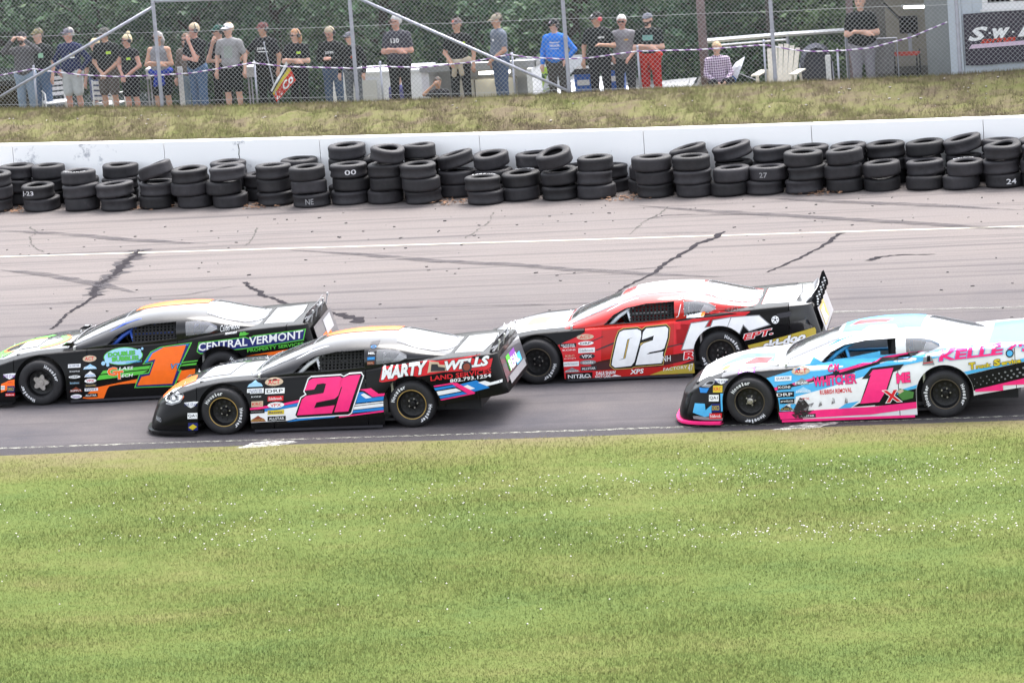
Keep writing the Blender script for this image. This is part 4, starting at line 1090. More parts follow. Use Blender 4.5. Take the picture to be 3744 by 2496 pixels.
# ---- asphalt
def asphalt():
    m, nt, b = nodes_of('asphalt')
    g = N(nt, 'ShaderNodeNewGeometry'); sx = N(nt, 'ShaderNodeSeparateXYZ'); nt.links.new(g.outputs['Position'], sx.inputs[0])
    def noise(scale, vec=(1, 1, 1), det=6, rough=.6):
        mp = N(nt, 'ShaderNodeMapping'); mp.inputs['Scale'].default_value = vec; nt.links.new(g.outputs['Position'], mp.inputs[0])
        n = N(nt, 'ShaderNodeTexNoise', Scale=scale, Detail=det, Roughness=rough); nt.links.new(mp.outputs[0], n.inputs['Vector']); return n.outputs['Fac']
    def rng(v, a, b_, c, d):
        r = N(nt, 'ShaderNodeMapRange'); nt.links.new(v, r.inputs['Value'])
        for k_, q in zip(('From Min', 'From Max', 'To Min', 'To Max'), (a, b_, c, d)): r.inputs[k_].default_value = q
        return r.outputs[0]
    def mix(f, A, B, mode='MIX'):
        x = N(nt, 'ShaderNodeMix', data_type='RGBA', blend_type=mode)
        if isinstance(f, float): x.inputs['Factor'].default_value = f
        else: nt.links.new(f, x.inputs['Factor'])
        for q, s_ in ((A, 'A'), (B, 'B')):
            if isinstance(q, tuple): x.inputs[s_].default_value = (*q, 1)
            else: nt.links.new(q, x.inputs[s_])
        return x.outputs['Result']
    def madd(a, b_, op='ADD'):
        x = N(nt, 'ShaderNodeMath', operation=op)
        nt.links.new(a, x.inputs[0])
        if isinstance(b_, float): x.inputs[1].default_value = b_
        else: nt.links.new(b_, x.inputs[1])
        return x.outputs[0]
    streak = noise(1.0, (.10, 1.7, 1), 7, .65); streak2 = noise(1.0, (.22, 5.0, 1), 6, .6); blot = noise(.55, (1, 1, 1), 5); fine = noise(38, (1, 1, 1), 4, .7); grit = noise(9, (.35, 1.6, 1), 5, .7)
    yj = madd(sx.outputs['Y'], rng(streak, .2, .8, -2.2, 2.2))
    groove = rng(yj, -2.0, 6.5, 1.0, 0.0)                               # rubbered-in lower lane
    col = mix(groove, (.180, .160, .155), (.064, .061, .071))
    col = mix(rng(blot, .35, .7, 0, .45), col, (.176, .152, .142))
    col = mix(rng(streak2, .52, .72, 0, .45), col, (.082, .075, .080))
    col = mix(rng(streak, .57, .75, 0, .5), col, (.072, .068, .074))
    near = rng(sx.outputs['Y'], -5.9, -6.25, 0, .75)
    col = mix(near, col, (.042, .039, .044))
    col = mix(rng(fine, .42, .66, .0, .34), col, (.036, .034, .036))
    agg = noise(120, (1, 1, 1), 2, .6); col = mix(rng(agg, .56, .72, 0, .30), col, (.27, .25, .24))
    marks = noise(1.0, (.055, 3.4, 1), 8, .7); col = mix(rng(marks, .53, .62, 0, .55), col, (.060, .055, .060))
    col = mix(rng(grit, .62, .75, 0, .30), col, (.21, .19, .184))
    nt.links.new(col, b.inputs['Base Color'])
    b.inputs['Roughness'].default_value = .95; b.inputs['Specular IOR Level'].default_value = .10
    bp = N(nt, 'ShaderNodeBump', Strength=.35, Distance=.01); nt.links.new(fine, bp.inputs['Height']); nt.links.new(bp.outputs[0], b.inputs['Normal'])
    return m
M_ASPH = asphalt()
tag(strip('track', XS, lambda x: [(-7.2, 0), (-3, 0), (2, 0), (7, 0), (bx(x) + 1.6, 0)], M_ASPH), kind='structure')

def turf(name, cols, scale=.5, bump=True, ydry=None):
    """grass colours that vary over the ground; blades use the same colours with a spread of their own"""
    m, nt, b = nodes_of(name)
    g = N(nt, 'ShaderNodeNewGeometry')
    mp = N(nt, 'ShaderNodeMapping'); mp.inputs['Scale'].default_value = (.55, 1.0, 1); nt.links.new(g.outputs['Position'], mp.inputs[0])
    n1 = N(nt, 'ShaderNodeTexNoise', Scale=scale, Detail=5, Roughness=.6); n2 = N(nt, 'ShaderNodeTexNoise', Scale=scale * 4.3, Detail=5, Roughness=.65)
    for n in (n1, n2): nt.links.new(mp.outputs[0], n.inputs['Vector'])
    r1 = N(nt, 'ShaderNodeValToRGB'); e = r1.color_ramp.elements
    while len(e) < len(cols): e.new(.5)
    for i, (p, c) in enumerate(cols): e[i].position = p; e[i].color = (*c, 1)
    ad = N(nt, 'ShaderNodeMath', operation='MULTIPLY_ADD'); ad.inputs[1].default_value = .45
    nt.links.new(n2.outputs['Fac'], ad.inputs[0]); 
    sc = N(nt, 'ShaderNodeMath', operation='MULTIPLY'); sc.inputs[1].default_value = .60; nt.links.new(n1.outputs['Fac'], sc.inputs[0]); nt.links.new(sc.outputs[0], ad.inputs[2])
    at = N(nt, 'ShaderNodeAttribute', attribute_name='rnd')
    a2 = N(nt, 'ShaderNodeMath', operation='MULTIPLY_ADD'); a2.inputs[1].default_value = .22; nt.links.new(at.outputs['Fac'], a2.inputs[0]); nt.links.new(ad.outputs[0], a2.inputs[2])
    last = a2.outputs[0]
    if ydry:                                   # worn edge beside the asphalt
        sx = N(nt, 'ShaderNodeSeparateXYZ'); nt.links.new(g.outputs['Position'], sx.inputs[0])
        r = N(nt, 'ShaderNodeMapRange'); nt.links.new(sx.outputs['Y'], r.inputs['Value'])
        for k_, q in zip(('From Min', 'From Max', 'To Min', 'To Max'), (ydry[0], ydry[1], 0, .32)): r.inputs[k_].default_value = q
        a3 = N(nt, 'ShaderNodeMath', operation='ADD'); nt.links.new(last, a3.inputs[0]); nt.links.new(r.outputs[0], a3.inputs[1]); last = a3.outputs[0]
    nt.links.new(last, r1.inputs['Fac'])
    nt.links.new(r1.outputs[0], b.inputs['Base Color'])
    b.inputs['Roughness'].default_value = .9; b.inputs['Specular IOR Level'].default_value = .04
    return m
TURF = turf('infield_turf', [(0, (.060, .101, .031)), (.34, (.076, .115, .034)), (.53, (.100, .129, .036)), (.69, (.128, .138, .046)), (.89, (.150, .130, .068)), (1, (.164, .138, .083))], .42, ydry=(-8.6, -6.9))
BANKM = turf('bank_turf', [(0, (.080, .110, .032)), (.36, (.118, .132, .046)), (.50, (.160, .150, .072)), (.60, (.145, .118, .078)), (.74, (.105, .080, .060)), (1, (.20, .168, .126))], 1.5)
tag(strip('infield', XS, lambda x: [(-180, -.01), (-60, -.01), (-30, .004), (-20, .010), (-12, .014), (-8, .016), (fEdge(x), .008)], TURF), kind='structure')

# ---- bank behind the wall and the pits beyond
def bank_rows(x):
    o = bx(x); zc = fCrest(x)
    h = lambda q: .045 * math.sin(x * 3.1 + q * 7) + .035 * math.sin(x * 7.7 + q * 3.3) + .03 * math.sin(x * 1.3 - q * 5)
    return [(o + 1.66, 0.0), (o + 1.67, .995), (o + 2.0, 1.02 + h(2) * .4), (o + 2.4, 1.07 + h(2.4)), (o + 2.8, 1.12 + h(2.8)), (o + 3.2, 1.19 + h(3.2)), (o + 3.6, zc - .09 + h(3.6) * .7), (o + 3.9, zc - .03 + h(4) * .3), (o + 4.05, zc - .012), (o + 4.3, zc - .03), (o + 4.6, 1.05), (o + 4.9, .90), (o + 5.4, .84), (o + 6.2, .62), (o + 7.4, -.1), (o + 8.4, -.5)]
XB = [-140, -90, -60, -40, -28, -20] + list(np.arange(-16, 10.01, .2)) + [12, 16, 22, 32, 50, 80, 120]
tag(strip('grass_bank', XB, bank_rows, BANKM), kind='structure')
pit_m = mat('pit_gravel', (.10, .097, .092), .95, var=.3, vscale=1.5, bump=.3, spec=.04)
tag(strip('pit_ground', XS, lambda x: [(bx(x) + 8.35, -.49), (bx(x) + 10, -.62), (bx(x) + 30, -.7), (bx(x) + 250, -.7)], pit_m), kind='structure')

def ground_z(x, y):
    r = bank_rows(x)[1:]
    return float(np.interp(y, [p[0] for p in r], [p[1] for p in r]))

# ---- white concrete wall
def wall_paint():
    m, nt, b = nodes_of('white_wall')
    g = N(nt, 'ShaderNodeNewGeometry')
    n = N(nt, 'ShaderNodeTexNoise', Scale=3.5, Detail=9, Roughness=.72); nt.links.new(g.outputs['Position'], n.inputs['Vector'])
    n2 = N(nt, 'ShaderNodeTexNoise', Scale=.7, Detail=4); nt.links.new(g.outputs['Position'], n2.inputs['Vector'])
    mm = N(nt, 'ShaderNodeMath', operation='MULTIPLY'); nt.links.new(n.outputs['Fac'], mm.inputs[0]); nt.links.new(n2.outputs['Fac'], mm.inputs[1])
    r = N(nt, 'ShaderNodeValToRGB'); e = r.color_ramp.elements; e[0].position = .345; e[0].color = (.90, .90, .90, 1); e[1].position = .42; e[1].color = (.42, .43, .47, 1)
    nt.links.new(mm.outputs[0], r.inputs[0]); nt.links.new(r.outputs[0], b.inputs['Base Color']); b.inputs['Roughness'].default_value = .7
    return m
M_WALL = wall_paint()
wall = thing('concrete_wall', 'long white painted concrete wall behind the stacked tyres', 'wall', (0, 0, 0))
xw = [-60, -45, -32, -24, -18] + list(np.arange(-15, 9.1, 3.0)) + [13, 18, 26, 40]
for a, c in zip(xw, xw[1:]):
    n = 4; b = MB(); g_ = .006
    pts = [(x, bx(x)) for x in np.linspace(a + g_, c - g_, n)]
    vs = []
    for x, o in pts: vs += [(x, o + 1.43, 0), (x, o + 1.45, 1.012), (x, o + 1.46, 1.02), (x, o + 1.66, 1.02), (x, o + 1.66, 0)]
    fs = []
    for i in range(n - 1):
        for j in range(4): fs.append((i * 5 + j, (i + 1) * 5 + j, (i + 1) * 5 + j + 1, i * 5 + j + 1))
    fs += [(4, 3, 2, 1, 0), tuple(range(n * 5 - 5, n * 5))]
    b.add(vs, fs).build('wall_segment', M_WALL, wall)
b = MB()
for x, z0, z1 in ((-7.55, .55, .95),):
    p = [(x, bx(x) + 1.444, z0), (x + .012, bx(x) + 1.446, z0 + .1), (x - .008, bx(x) + 1.447, z0 + .2), (x + .005, bx(x) + 1.448, z0 + .3), (x - .01, bx(x) + 1.449, z1)]
    for u, v in zip(p, p[1:]): b.add([(u[0] - .009, u[1] - .004, u[2]), (u[0] + .009, u[1] - .004, u[2]), (v[0] + .007, v[1] - .004, v[2]), (v[0] - .007, v[1] - .004, v[2])], [(0, 1, 2, 3)])
b.build('wall_crack', mat('crack', (.03, .028, .03), .9), wall)

# ---- painted lines, sealed cracks, tyre marks: thin sheets on the asphalt
def ribbon(pts, w, z, jit=0.0, seed=0, sub=6, taper=False):
    rnd = random.Random(seed); P = [Vector((p[0], p[1], 0)) for p in pts]; Q = []
    for a, c in zip(P, P[1:]):
        for i in range(sub): Q.append(a.lerp(c, i / sub))
    Q.append(P[-1]); b = MB(); vs = []
    for i, q in enumerate(Q):
        d = (Q[min(i + 1, len(Q) - 1)] - Q[max(i - 1, 0)]).normalized(); n = Vector((-d.y, d.x, 0))
        ww = w if not callable(w) else w(i / (len(Q) - 1))
        if taper: ww *= min(1, 4 * min(i, len(Q) - 1 - i) / len(Q) + .05)
        q = q + n * rnd.uniform(-jit, jit) * ww
        l, r_ = ww * (.5 + rnd.uniform(-jit, jit)), ww * (.5 + rnd.uniform(-jit, jit))
        vs += [(*(q + n * l)[:2], z), (*(q - n * r_)[:2], z)]
    b.add(vs, [(2 * i, 2 * i + 1, 2 * i + 3, 2 * i + 2) for i in range(len(Q) - 1)])
    return b
white_line = worn('white_line_paint', (.48, .45, .37), .30, .48, 5, (.5, 3, 1))
faint_line = worn('faint_line_paint', (.24, .235, .22), .40, .62, 6, (.4, 3, 1))
speck_line = worn('speckled_line_paint', (.36, .36, .31), .47, .60, 14, (.7, 2, 1))
blot_paint = worn('spilled_white_paint', (.50, .49, .46), .42, .58, 11, (.6, 2, 1))
seal_m = mat('crack_sealant', (.028, .025, .029), .95, var=.25, vscale=8, spec=.05)
seal_soft = worn('old_sealant', (.056, .050, .054), .30, .46, 6)
rubber = worn('tyre_mark', (.066, .060, .068), .34, .72, 3, (.35, 2.5, 1))
def line(name, label, cat, pts, w, m, z, **kw):
    return tag(ribbon(pts, w, z, **kw).build(name, m), kind='structure')
line('white_line', '', '', [(-30, 10.7), (-10.58, 9.22), (-5.98, 8.85), (-1.52, 8.48), (2.81, 8.16), (7.01, 7.85), (30, 6.2)], .095, white_line, .0045, jit=.03)
line('lane_line', '', '', [(1.0, 1.40), (3.24, 1.31), (5.22, 1.24), (7.5, 1.07), (14, .7)], .13, faint_line, .0045, jit=.05)
line('edge_line', '', '', [(-20, -6.2), (-6.11, -6.17), (-3.62, -6.18), (-1.26, -6.29), (1.76, -6.35), (4.25, -6.38), (6.59, -6.44), (8.05, -6.44), (20, -6.5)], .075, speck_line, .0045, jit=.1)
def blotch(pts, seed):
    rnd = random.Random(seed); c = Vector((sum(p[0] for p in pts) / len(pts), sum(p[1] for p in pts) / len(pts)))
    out = []
    for i in range(len(pts)):
        a, d = Vector(pts[i]), Vector(pts[(i + 1) % len(pts)])
        for k in range(5):
            p = a.lerp(d, k / 5); out.append(c + (p - c) * rnd.uniform(.78, 1.12))
    b = MB(); b.add([(p.x, p.y, .009) for p in out], [tuple(range(len(out)))]); return b
for i, p in enumerate(([(-2.60, -6.70), (-2.48, -6.40), (-2.2, -6.30), (-1.80, -6.42), (-2.0, -6.62), (-2.24, -6.72)], [(4.72, -6.80), (4.88, -6.64), (5.14, -6.42), (5.62, -6.40), (5.46, -6.66), (5.14, -6.82)])):
    tag(blotch(p, i).build('spilled_paint', blot_paint), kind='structure')
CR = {'big': ([(-8.16, 9.32), (-8.05, 8.83), (-8.07, 8.44), (-8.07, 7.99), (-7.97, 7.14), (-7.96, 6.66), (-8.01, 6.29), (-7.96, 5.71), (-7.84, 5.25), (-7.8, 4.89), (-7.79, 4.54), (-7.83, 4.27), (-7.86, 3.93), (-7.86, 3.53), (-7.81, 3.11), (-7.75, 2.7), (-7.79, 2.45)], lambda t: .09 if t < .04 else (.30 - .12 * t if t < .52 else .075 * (1.6 - t))),
      'c2': ([(-5.44, 5.82), (-5.25, 5.31), (-5.08, 5.09), (-4.84, 4.52), (-4.58, 4.22), (-4.38, 3.85), (-4.03, 3.53), (-3.81, 3.28), (-3.49, 2.97), (-3.2, 2.67), (-2.99, 2.47), (-2.65, 1.96)], lambda t: .075 if t < .7 else .16),
      'c3': ([(2.0, 8.6), (1.92, 7.99), (1.77, 7.64), (1.61, 6.75), (1.48, 6.07), (1.37, 5.16), (1.21, 4.46), (1.05, 3.82), (1.03, 3.37), (.97, 2.92)], lambda t: .10 - .05 * t),
      'c4': ([(4.02, 7.95), (3.96, 7.36), (3.82, 6.67), (3.64, 5.95), (3.42, 5.35), (3.22, 4.75)], lambda t: .09 - .05 * t),
      'c5': ([(4.79, 5.36), (4.85, 5.63), (5.18, 5.74), (5.77, 5.69)], lambda t: .10 * (1 - t) + .02)}
for i, (k_, (p, w)) in enumerate(CR.items()):
    if k_ == 'big': tag(ribbon(p[:9], lambda t: .30 - .06 * t, .003, .30, 5).build('sealed_crack', seal_soft), kind='structure')
    tag(ribbon(p, (lambda t, w=w: w(t) * (.45 if k_ == 'big' and t < .5 else 1)), .006, .35, i + 20).build('sealed_crack', seal_m), kind='structure')
hair = mat('hairline_crack', (.055, .05, .045), .95)
for i, p in enumerate(([(-10.89, 12.17), (-10.59, 11.62), (-10.57, 11.08), (-10.23, 10.05), (-9.88, 9.51)], [(-6.48, 11.04), (-6.3, 9.95), (-6.26, 9.23)], [(-2.38, 11.52), (-2.29, 10.65), (-2.33, 9.93), (-2.42, 9.03)], [(.7, 11.28), (.66, 10.55), (.48, 9.86), (.43, 8.7)])):
    tag(ribbon(p, .022, .004, .9, i + 40, 8).build('asphalt_crack', hair), kind='structure')
SK = [[(-11.36, 11.91), (-9.96, 11.2), (-8.55, 10.33), (-6.99, 9.55)], [(-10.2, 7.93), (-9.27, 7.33), (-8.02, 6.19), (-7.13, 5.26)], [(-5.45, 8.68), (-4.07, 7.97), (-2.59, 7.04), (-1.1, 6.32), (.09, 5.63), (1.43, 4.96), (2.72, 4.4)], [(.07, 11.55), (1.12, 10.86), (2.63, 10.0), (4.12, 9.17), (5.27, 8.53), (6.39, 7.86), (7.03, 7.61)], [(2.35, 11.67), (3.75, 10.94), (4.91, 10.43), (6.91, 9.35)], [(.45, 10.08), (.81, 10.41), (1.76, 10.28), (2.64, 9.95)], [(-.9, 5.2), (.14, 5.34), (1.35, 5.53), (2.13, 5.54)], [(.57, 8.67), (1.44, 8.61), (1.91, 8.5)], [(-6, 3.2), (-2, 3.0), (2, 2.6)], [(-9, 4.6), (-6.2, 4.9), (-5.4, 5.6)]]
for i, p in enumerate(SK):
    tag(ribbon(p, .24 if i < 5 else (.10 if i == 5 else .05), .0075 + .0004 * i, .08, i + 60, 8, True).build('tyre_mark', rubber), kind='structure')
# crumbs of rubber and grit
b = MB()
for i in range(230):
    x, y = RNG.uniform(-11, 8), RNG.uniform(-2, 12.0) if i % 3 else RNG.uniform(9, 12.3)
    if y > bx(x) - .1: continue
    s = RNG.uniform(.006, .022) * (1.5 if i % 11 == 0 else 1); M = Matrix.Translation((x, y, s * .3)) @ Matrix.Rotation(RNG.uniform(0, 6), 4, 'Z')
    b.box((-s * RNG.uniform(.8, 2.2), -s * .6, -s * .3), (s, s * .6, s * .35), 0, M)
tag(b.build('rubber_crumbs', mat('rubber_crumb', (.045, .04, .042), .9)), 'small crumbs of rubber and grit scattered over the asphalt', 'rubber debris', kind='stuff')
# dead leaves and dirt caught between the tyres
b = MB()
for x0 in (-6.95, -3.35, -11.65, -9.3, -.25, 3.2):
    for i in range(70):
        x = x0 + RNG.normal(0, .22); y = bx(x) + RNG.uniform(.0, .55); M = Matrix.Translation((x, y, RNG.uniform(.005, .05))) @ Matrix.Rotation(RNG.uniform(0, 6), 4, 'Z') @ Matrix.Rotation(RNG.uniform(-.6, .6), 4, 'X')
        b.add([M @ Vector(q) for q in ((-.03, -.012, 0), (.03, -.012, .004), (.03, .012, 0), (-.03, .012, .006))], [(0, 1, 2, 3)])
tag(b.build('dead_leaves', mat('dead_leaf', (.24, .13, .075), .9, var=.4, vscale=20)), 'brown dead leaves caught between the tyre stacks', 'dead leaves', kind='stuff')

# ================================================================== TYRE WALL
ORD = ['first', 'second', 'third', 'fourth', 'fifth', 'sixth', 'seventh', 'eighth', 'ninth', 'tenth', 'eleventh', 'twelfth', 'thirteenth', 'fourteenth', 'fifteenth', 'sixteenth', 'seventeenth', 'eighteenth', 'nineteenth', 'twentieth'] + ['twenty-' + w for w in ('first', 'second', 'third', 'fourth', 'fifth', 'sixth', 'seventh', 'eighth', 'ninth')] + ['thirtieth', 'thirty-first']
TH = .236
def scrap_tyre(seed):
    rnd = random.Random(seed)
    waist = rnd.uniform(-.004, .020); n = 40
    hh = TH / 2
    prof = [(.185, -hh + .030), (.192, -hh + .010), (.212, -hh), (.270, -hh), (.308, -hh + .008), (.324, -hh + .024), (.329, -hh + .045), (.328 - waist * .6, -.045), (.328 - waist, 0), (.328 - waist * .6, .045), (.329, hh - .045), (.324, hh - .024), (.308, hh - .008), (.270, hh), (.212, hh), (.192, hh - .010), (.185, hh - .030), (.205, hh - .05), (.272, hh - .07), (.298, 0), (.272, -hh + .07), (.205, -hh + .05)]
    b = MB().lathe(prof, n, 'z', closed=True)
    ov, ph, s1, s2 = rnd.uniform(0, .035), rnd.uniform(0, 6), rnd.uniform(0, .012), rnd.uniform(0, 6)
    vs = []
    for x, y, z in b.v:
        a = math.atan2(y, x); r = math.hypot(x, y) * (1 + ov * math.cos(2 * (a - ph)) + .008 * math.cos(3 * a + s2))
        vs.append((r * math.cos(a), r * math.sin(a), z + s1 * math.cos(2 * a + s2)))
    me = bpy.data.meshes.new('scrap_tyre'); me.from_pydata(vs, [], [f[::-1] for f in b.f]); me.polygons.foreach_set('use_smooth', [True] * len(me.polygons)); me.update(); me.set_sharp_from_angle(angle=R(48))
    return me
def scrap_rubber():
    m, nt, b = nodes_of('scrap_rubber')
    oi = N(nt, 'ShaderNodeObjectInfo'); tc = N(nt, 'ShaderNodeTexCoord')
    add = N(nt, 'ShaderNodeVectorMath', operation='ADD'); nt.links.new(tc.outputs['Object'], add.inputs[0]); nt.links.new(oi.outputs['Location'], add.inputs[1])
    n = N(nt, 'ShaderNodeTexNoise', Scale=5, Detail=7, Roughness=.65); nt.links.new(add.outputs[0], n.inputs['Vector'])
    r = N(nt, 'ShaderNodeValToRGB'); e = r.color_ramp.elements; e[0].position = .3; e[0].color = (.013, .0125, .0145, 1); e[1].position = .62; e[1].color = (.025, .0235, .027, 1)
    q = e.new(.78); q.color = (.055, .05, .052, 1)
    nt.links.new(n.outputs['Fac'], r.inputs[0])
    mx = N(nt, 'ShaderNodeMix', data_type='RGBA', blend_type='MULTIPLY'); mx.inputs['Factor'].default_value = 1
    mr = N(nt, 'ShaderNodeMapRange'); nt.links.new(oi.outputs['Random'], mr.inputs['Value']); mr.inputs['To Min'].default_value = .55; mr.inputs['To Max'].default_value = 1.35
    nt.links.new(r.outputs[0], mx.inputs['A']); nt.links.new(mr.outputs[0], mx.inputs['B']); nt.links.new(mx.outputs['Result'], b.inputs['Base Color'])
    b.inputs['Roughness'].default_value = .62; b.inputs['Specular IOR Level'].default_value = .35
    n2 = N(nt, 'ShaderNodeTexNoise', Scale=55, Detail=3); nt.links.new(tc.outputs['Object'], n2.inputs['Vector'])
    bp = N(nt, 'ShaderNodeBump', Strength=.2, Distance=.01); nt.links.new(n2.outputs['Fac'], bp.inputs['Height']); nt.links.new(bp.outputs[0], b.inputs['Normal'])
    return m
M_SCRAP = scrap_rubber()
T_VAR = [scrap_tyre(s) for s in range(9)]
for me in T_VAR: me.materials.append(M_SCRAP)
FRONT = [(-12.06, 14.15, 3), (-11.22, 14.03, 2), (-10.37, 13.86, 3), (-9.67, 13.69, 2), (-8.95, 13.69, 3), (-8.26, 13.6, 3), (-7.53, 13.46, 3), (-6.7, 13.5, 3), (-5.98, 13.10, 3), (-5.27, 13.24, 3), (-4.56, 13.1, 4), (-3.88, 12.89, 3), (-2.78, 12.56, 2), (-2.12, 12.80, 2), (-1.44, 12.70, 3), (-.76, 12.66, 3), (.29, 12.48, 3), (.98, 12.33, 3), (1.65, 12.3, 2), (2.31, 12.28, 2), (2.98, 12.17, 3), (3.65, 12.14, 3), (4.33, 12.12, 2), (5.02, 12.03, 2), (5.70, 11.88, 2), (6.36, 11.87, 3), (7.03, 11.77, 3)]
BACK = [(-11.87, 14.82, 3), (-11.22, 14.72, 3), (-10.55, 14.58, 2), (-9.80, 14.40, 3), (-9.08, 14.36, 2), (-8.38, 14.24, 2), (-7.70, 14.12, 3), (-7.02, 14.08, 2), (-6.32, 14.06, 3), (-5.45, 13.90, 4), (-4.75, 13.74, 3), (-4.04, 13.56, 4), (-3.36, 13.46, 3), (-2.68, 13.36, 3), (-1.95, 13.42, 3), (-1.25, 13.36, 2), (-.58, 13.30, 2), (.08, 12.99, 2), (.80, 13.02, 3), (1.62, 12.95, 3), (2.30, 12.92, 3), (2.98, 12.82, 3), (3.66, 12.79, 3), (4.33, 12.75, 3), (5.0, 12.67, 3), (5.66, 12.53, 3), (6.30, 12.50, 3), (6.95, 12.42, 3)]
LEVEL = ['bottom', 'second from the bottom', 'third from the bottom', 'fourth from the bottom']
TILT_F = {(4, 2): (-.05, .30), (10, 3): (.06, -.13), (14, 2): (.20, .20), (14, 1): (.05, .08), (3, 1): (.0, .06), (6, 2): (0, .05), (21, 2): (0, .07), (22, 1): (0, .05), (18, 1): (0, .02), (25, 2): (.05, .06)}
TILT_B = {(4, 1): (.1, .2), (10, 2): (.1, .38), (12, 2): (.02, .22), (19, 2): (.05, .20), (18, 2): (.0, .22), (25, 2): (.05, .20), (24, 2): (0, .05), (13, 2): (.12, .05)}
chalk_w = mat('chalk_mark', (.6, .6, .62), .9)
def add_tyre(row, i, lev, n, x, y, z, tilt, name_row):
    o = bpy.data.objects.new('scrap_tyre', T_VAR[RNG.integers(len(T_VAR))]); link(o)
    jx, jy = RNG.normal(0, .032), RNG.normal(0, .024)
    o.location = (x + jx, y + jy, z); o.rotation_euler = (tilt[0] + RNG.normal(0, .018), -tilt[1] + RNG.normal(0, .024), RNG.uniform(0, 6.28)); o.scale = (RNG.uniform(.95, 1.04),) * 2 + (1,)
    if tilt != (0, 0): o.rotation_euler = Matrix.Rotation(-tilt[1], 3, 'Y').to_euler(); o.rotation_euler.x = tilt[0]
    pos = 'top' if lev == n - 1 else LEVEL[lev]
    tag(o, 'black scrap tyre, %s in the %s %s stack from the left' % (pos, ORD[i], name_row), 'tyre', 'scrap tyres stacked along the wall')
    return o
front_objs = {}
for i, (x, y, n) in enumerate(FRONT):
    z = TH / 2; dx = dy = 0
    for lev in range(n):
        t = TILT_F.get((i, lev), (0, 0))
        lift = .30 * (abs(t[1]) + abs(t[0])) * .8
        front_objs[(i, lev)] = add_tyre('f', i, lev, n, x, y, z + lift, t, 'front')
        z += TH * RNG.uniform(.985, 1.01) + lift
for i, (x, y, n) in enumerate(BACK):
    z = TH / 2
    for lev in range(n):
        t = TILT_B.get((i, lev), (0, 0))
        lift = .30 * (abs(t[1]) + abs(t[0])) * .8
        add_tyre('b', i, lev, n, x, y, z + lift, t, 'rear')
        z += TH * RNG.uniform(.985, 1.01) + lift
# writing on a few tyres: white maker's lettering on the upper sidewalls, chalk figures on treads
def sidewall(o, body, a0, a1, m):
    b = MB(); n = len(body)
    for i, ch in enumerate(body):
        if ch == ' ': continue
        V_, F_, asp = text_mesh(ch, .02); am = R(a0 + (a1 - a0) * (i + .5) / n); hw = abs(R(a1 - a0)) / n * .4
        b.add([((.235 + .045 * v) * math.cos(am + (u - .5) * 2 * hw), (.235 + .045 * v) * math.sin(am + (u - .5) * 2 * hw), TH / 2 + .004) for u, v in V_], F_)
    q = b.build('sidewall_lettering', m, o); q.rotation_euler = (0, 0, -o.rotation_euler.z)
def tread(o, body, ang, w, h, m, z0=-.05):
    V_, F_, asp = text_mesh(body, .01)
    q = MB().add([(.334 * math.sin(R(ang) + (u - .5) * w / .33), -.334 * math.cos(R(ang) + (u - .5) * w / .33), z0 + v * h) for u, v in V_], F_).build('chalk_writing', m, o)
    q.rotation_euler = (0, 0, -o.rotation_euler.z)
for key, tx, a0, a1 in (((2, 2), 'GOODYEAR', 200, 320), ((12, 1), 'HOOSIER', 30, 150), ((24, 1), 'GOODYEAR', 60, 150), ((13, 1), 'HOOSIER', 120, 40)): sidewall(front_objs[key], tx, a0, a1, chalk)
tread(front_objs[(1, 1)], 'J-23', -22, .26, .10, chalk_w); tread(front_objs[(25, 0)], '24', 25, .18, .09, chalk_w); tread(front_objs[(19, 1)], '27', -8, .14, .09, mat('faint_chalk', (.28, .28, .29), .9)); tread(front_objs[(9, 2)], '00', 18, .20, .09, chalk_w); tread(front_objs[(8, 0)], 'NE', 5, .14, .10, mat('faint_chalk', (.28, .28, .29), .9))
# ================================================================== PEOPLE
def caps(P, a, b, ra, rb, s=(1, 1, 1)):
    s = np.array(s); A = np.array(a) / s; B = np.array(b) / s; Q = P / s
    ab = B - A; L = max(float(ab @ ab), 1e-9)
    t = np.clip(((Q - A) @ ab) / L, 0, 1)
    d = Q - A - t[:, None] * ab
    return (np.sqrt((d * d).sum(1)) - (ra + (rb - ra) * t)) * s.min()

def fields(P, prims, nl):
    F = np.full((nl, len(P)), 9.0)
    for lab, k, *c in prims:
        d = caps(P, *c)
        o = F[lab]
        h = np.clip(.5 + .5 * (o - d) / k, 0, 1)
        F[lab] = o + (d - o) * h - k * h * (1 - h)
    return F

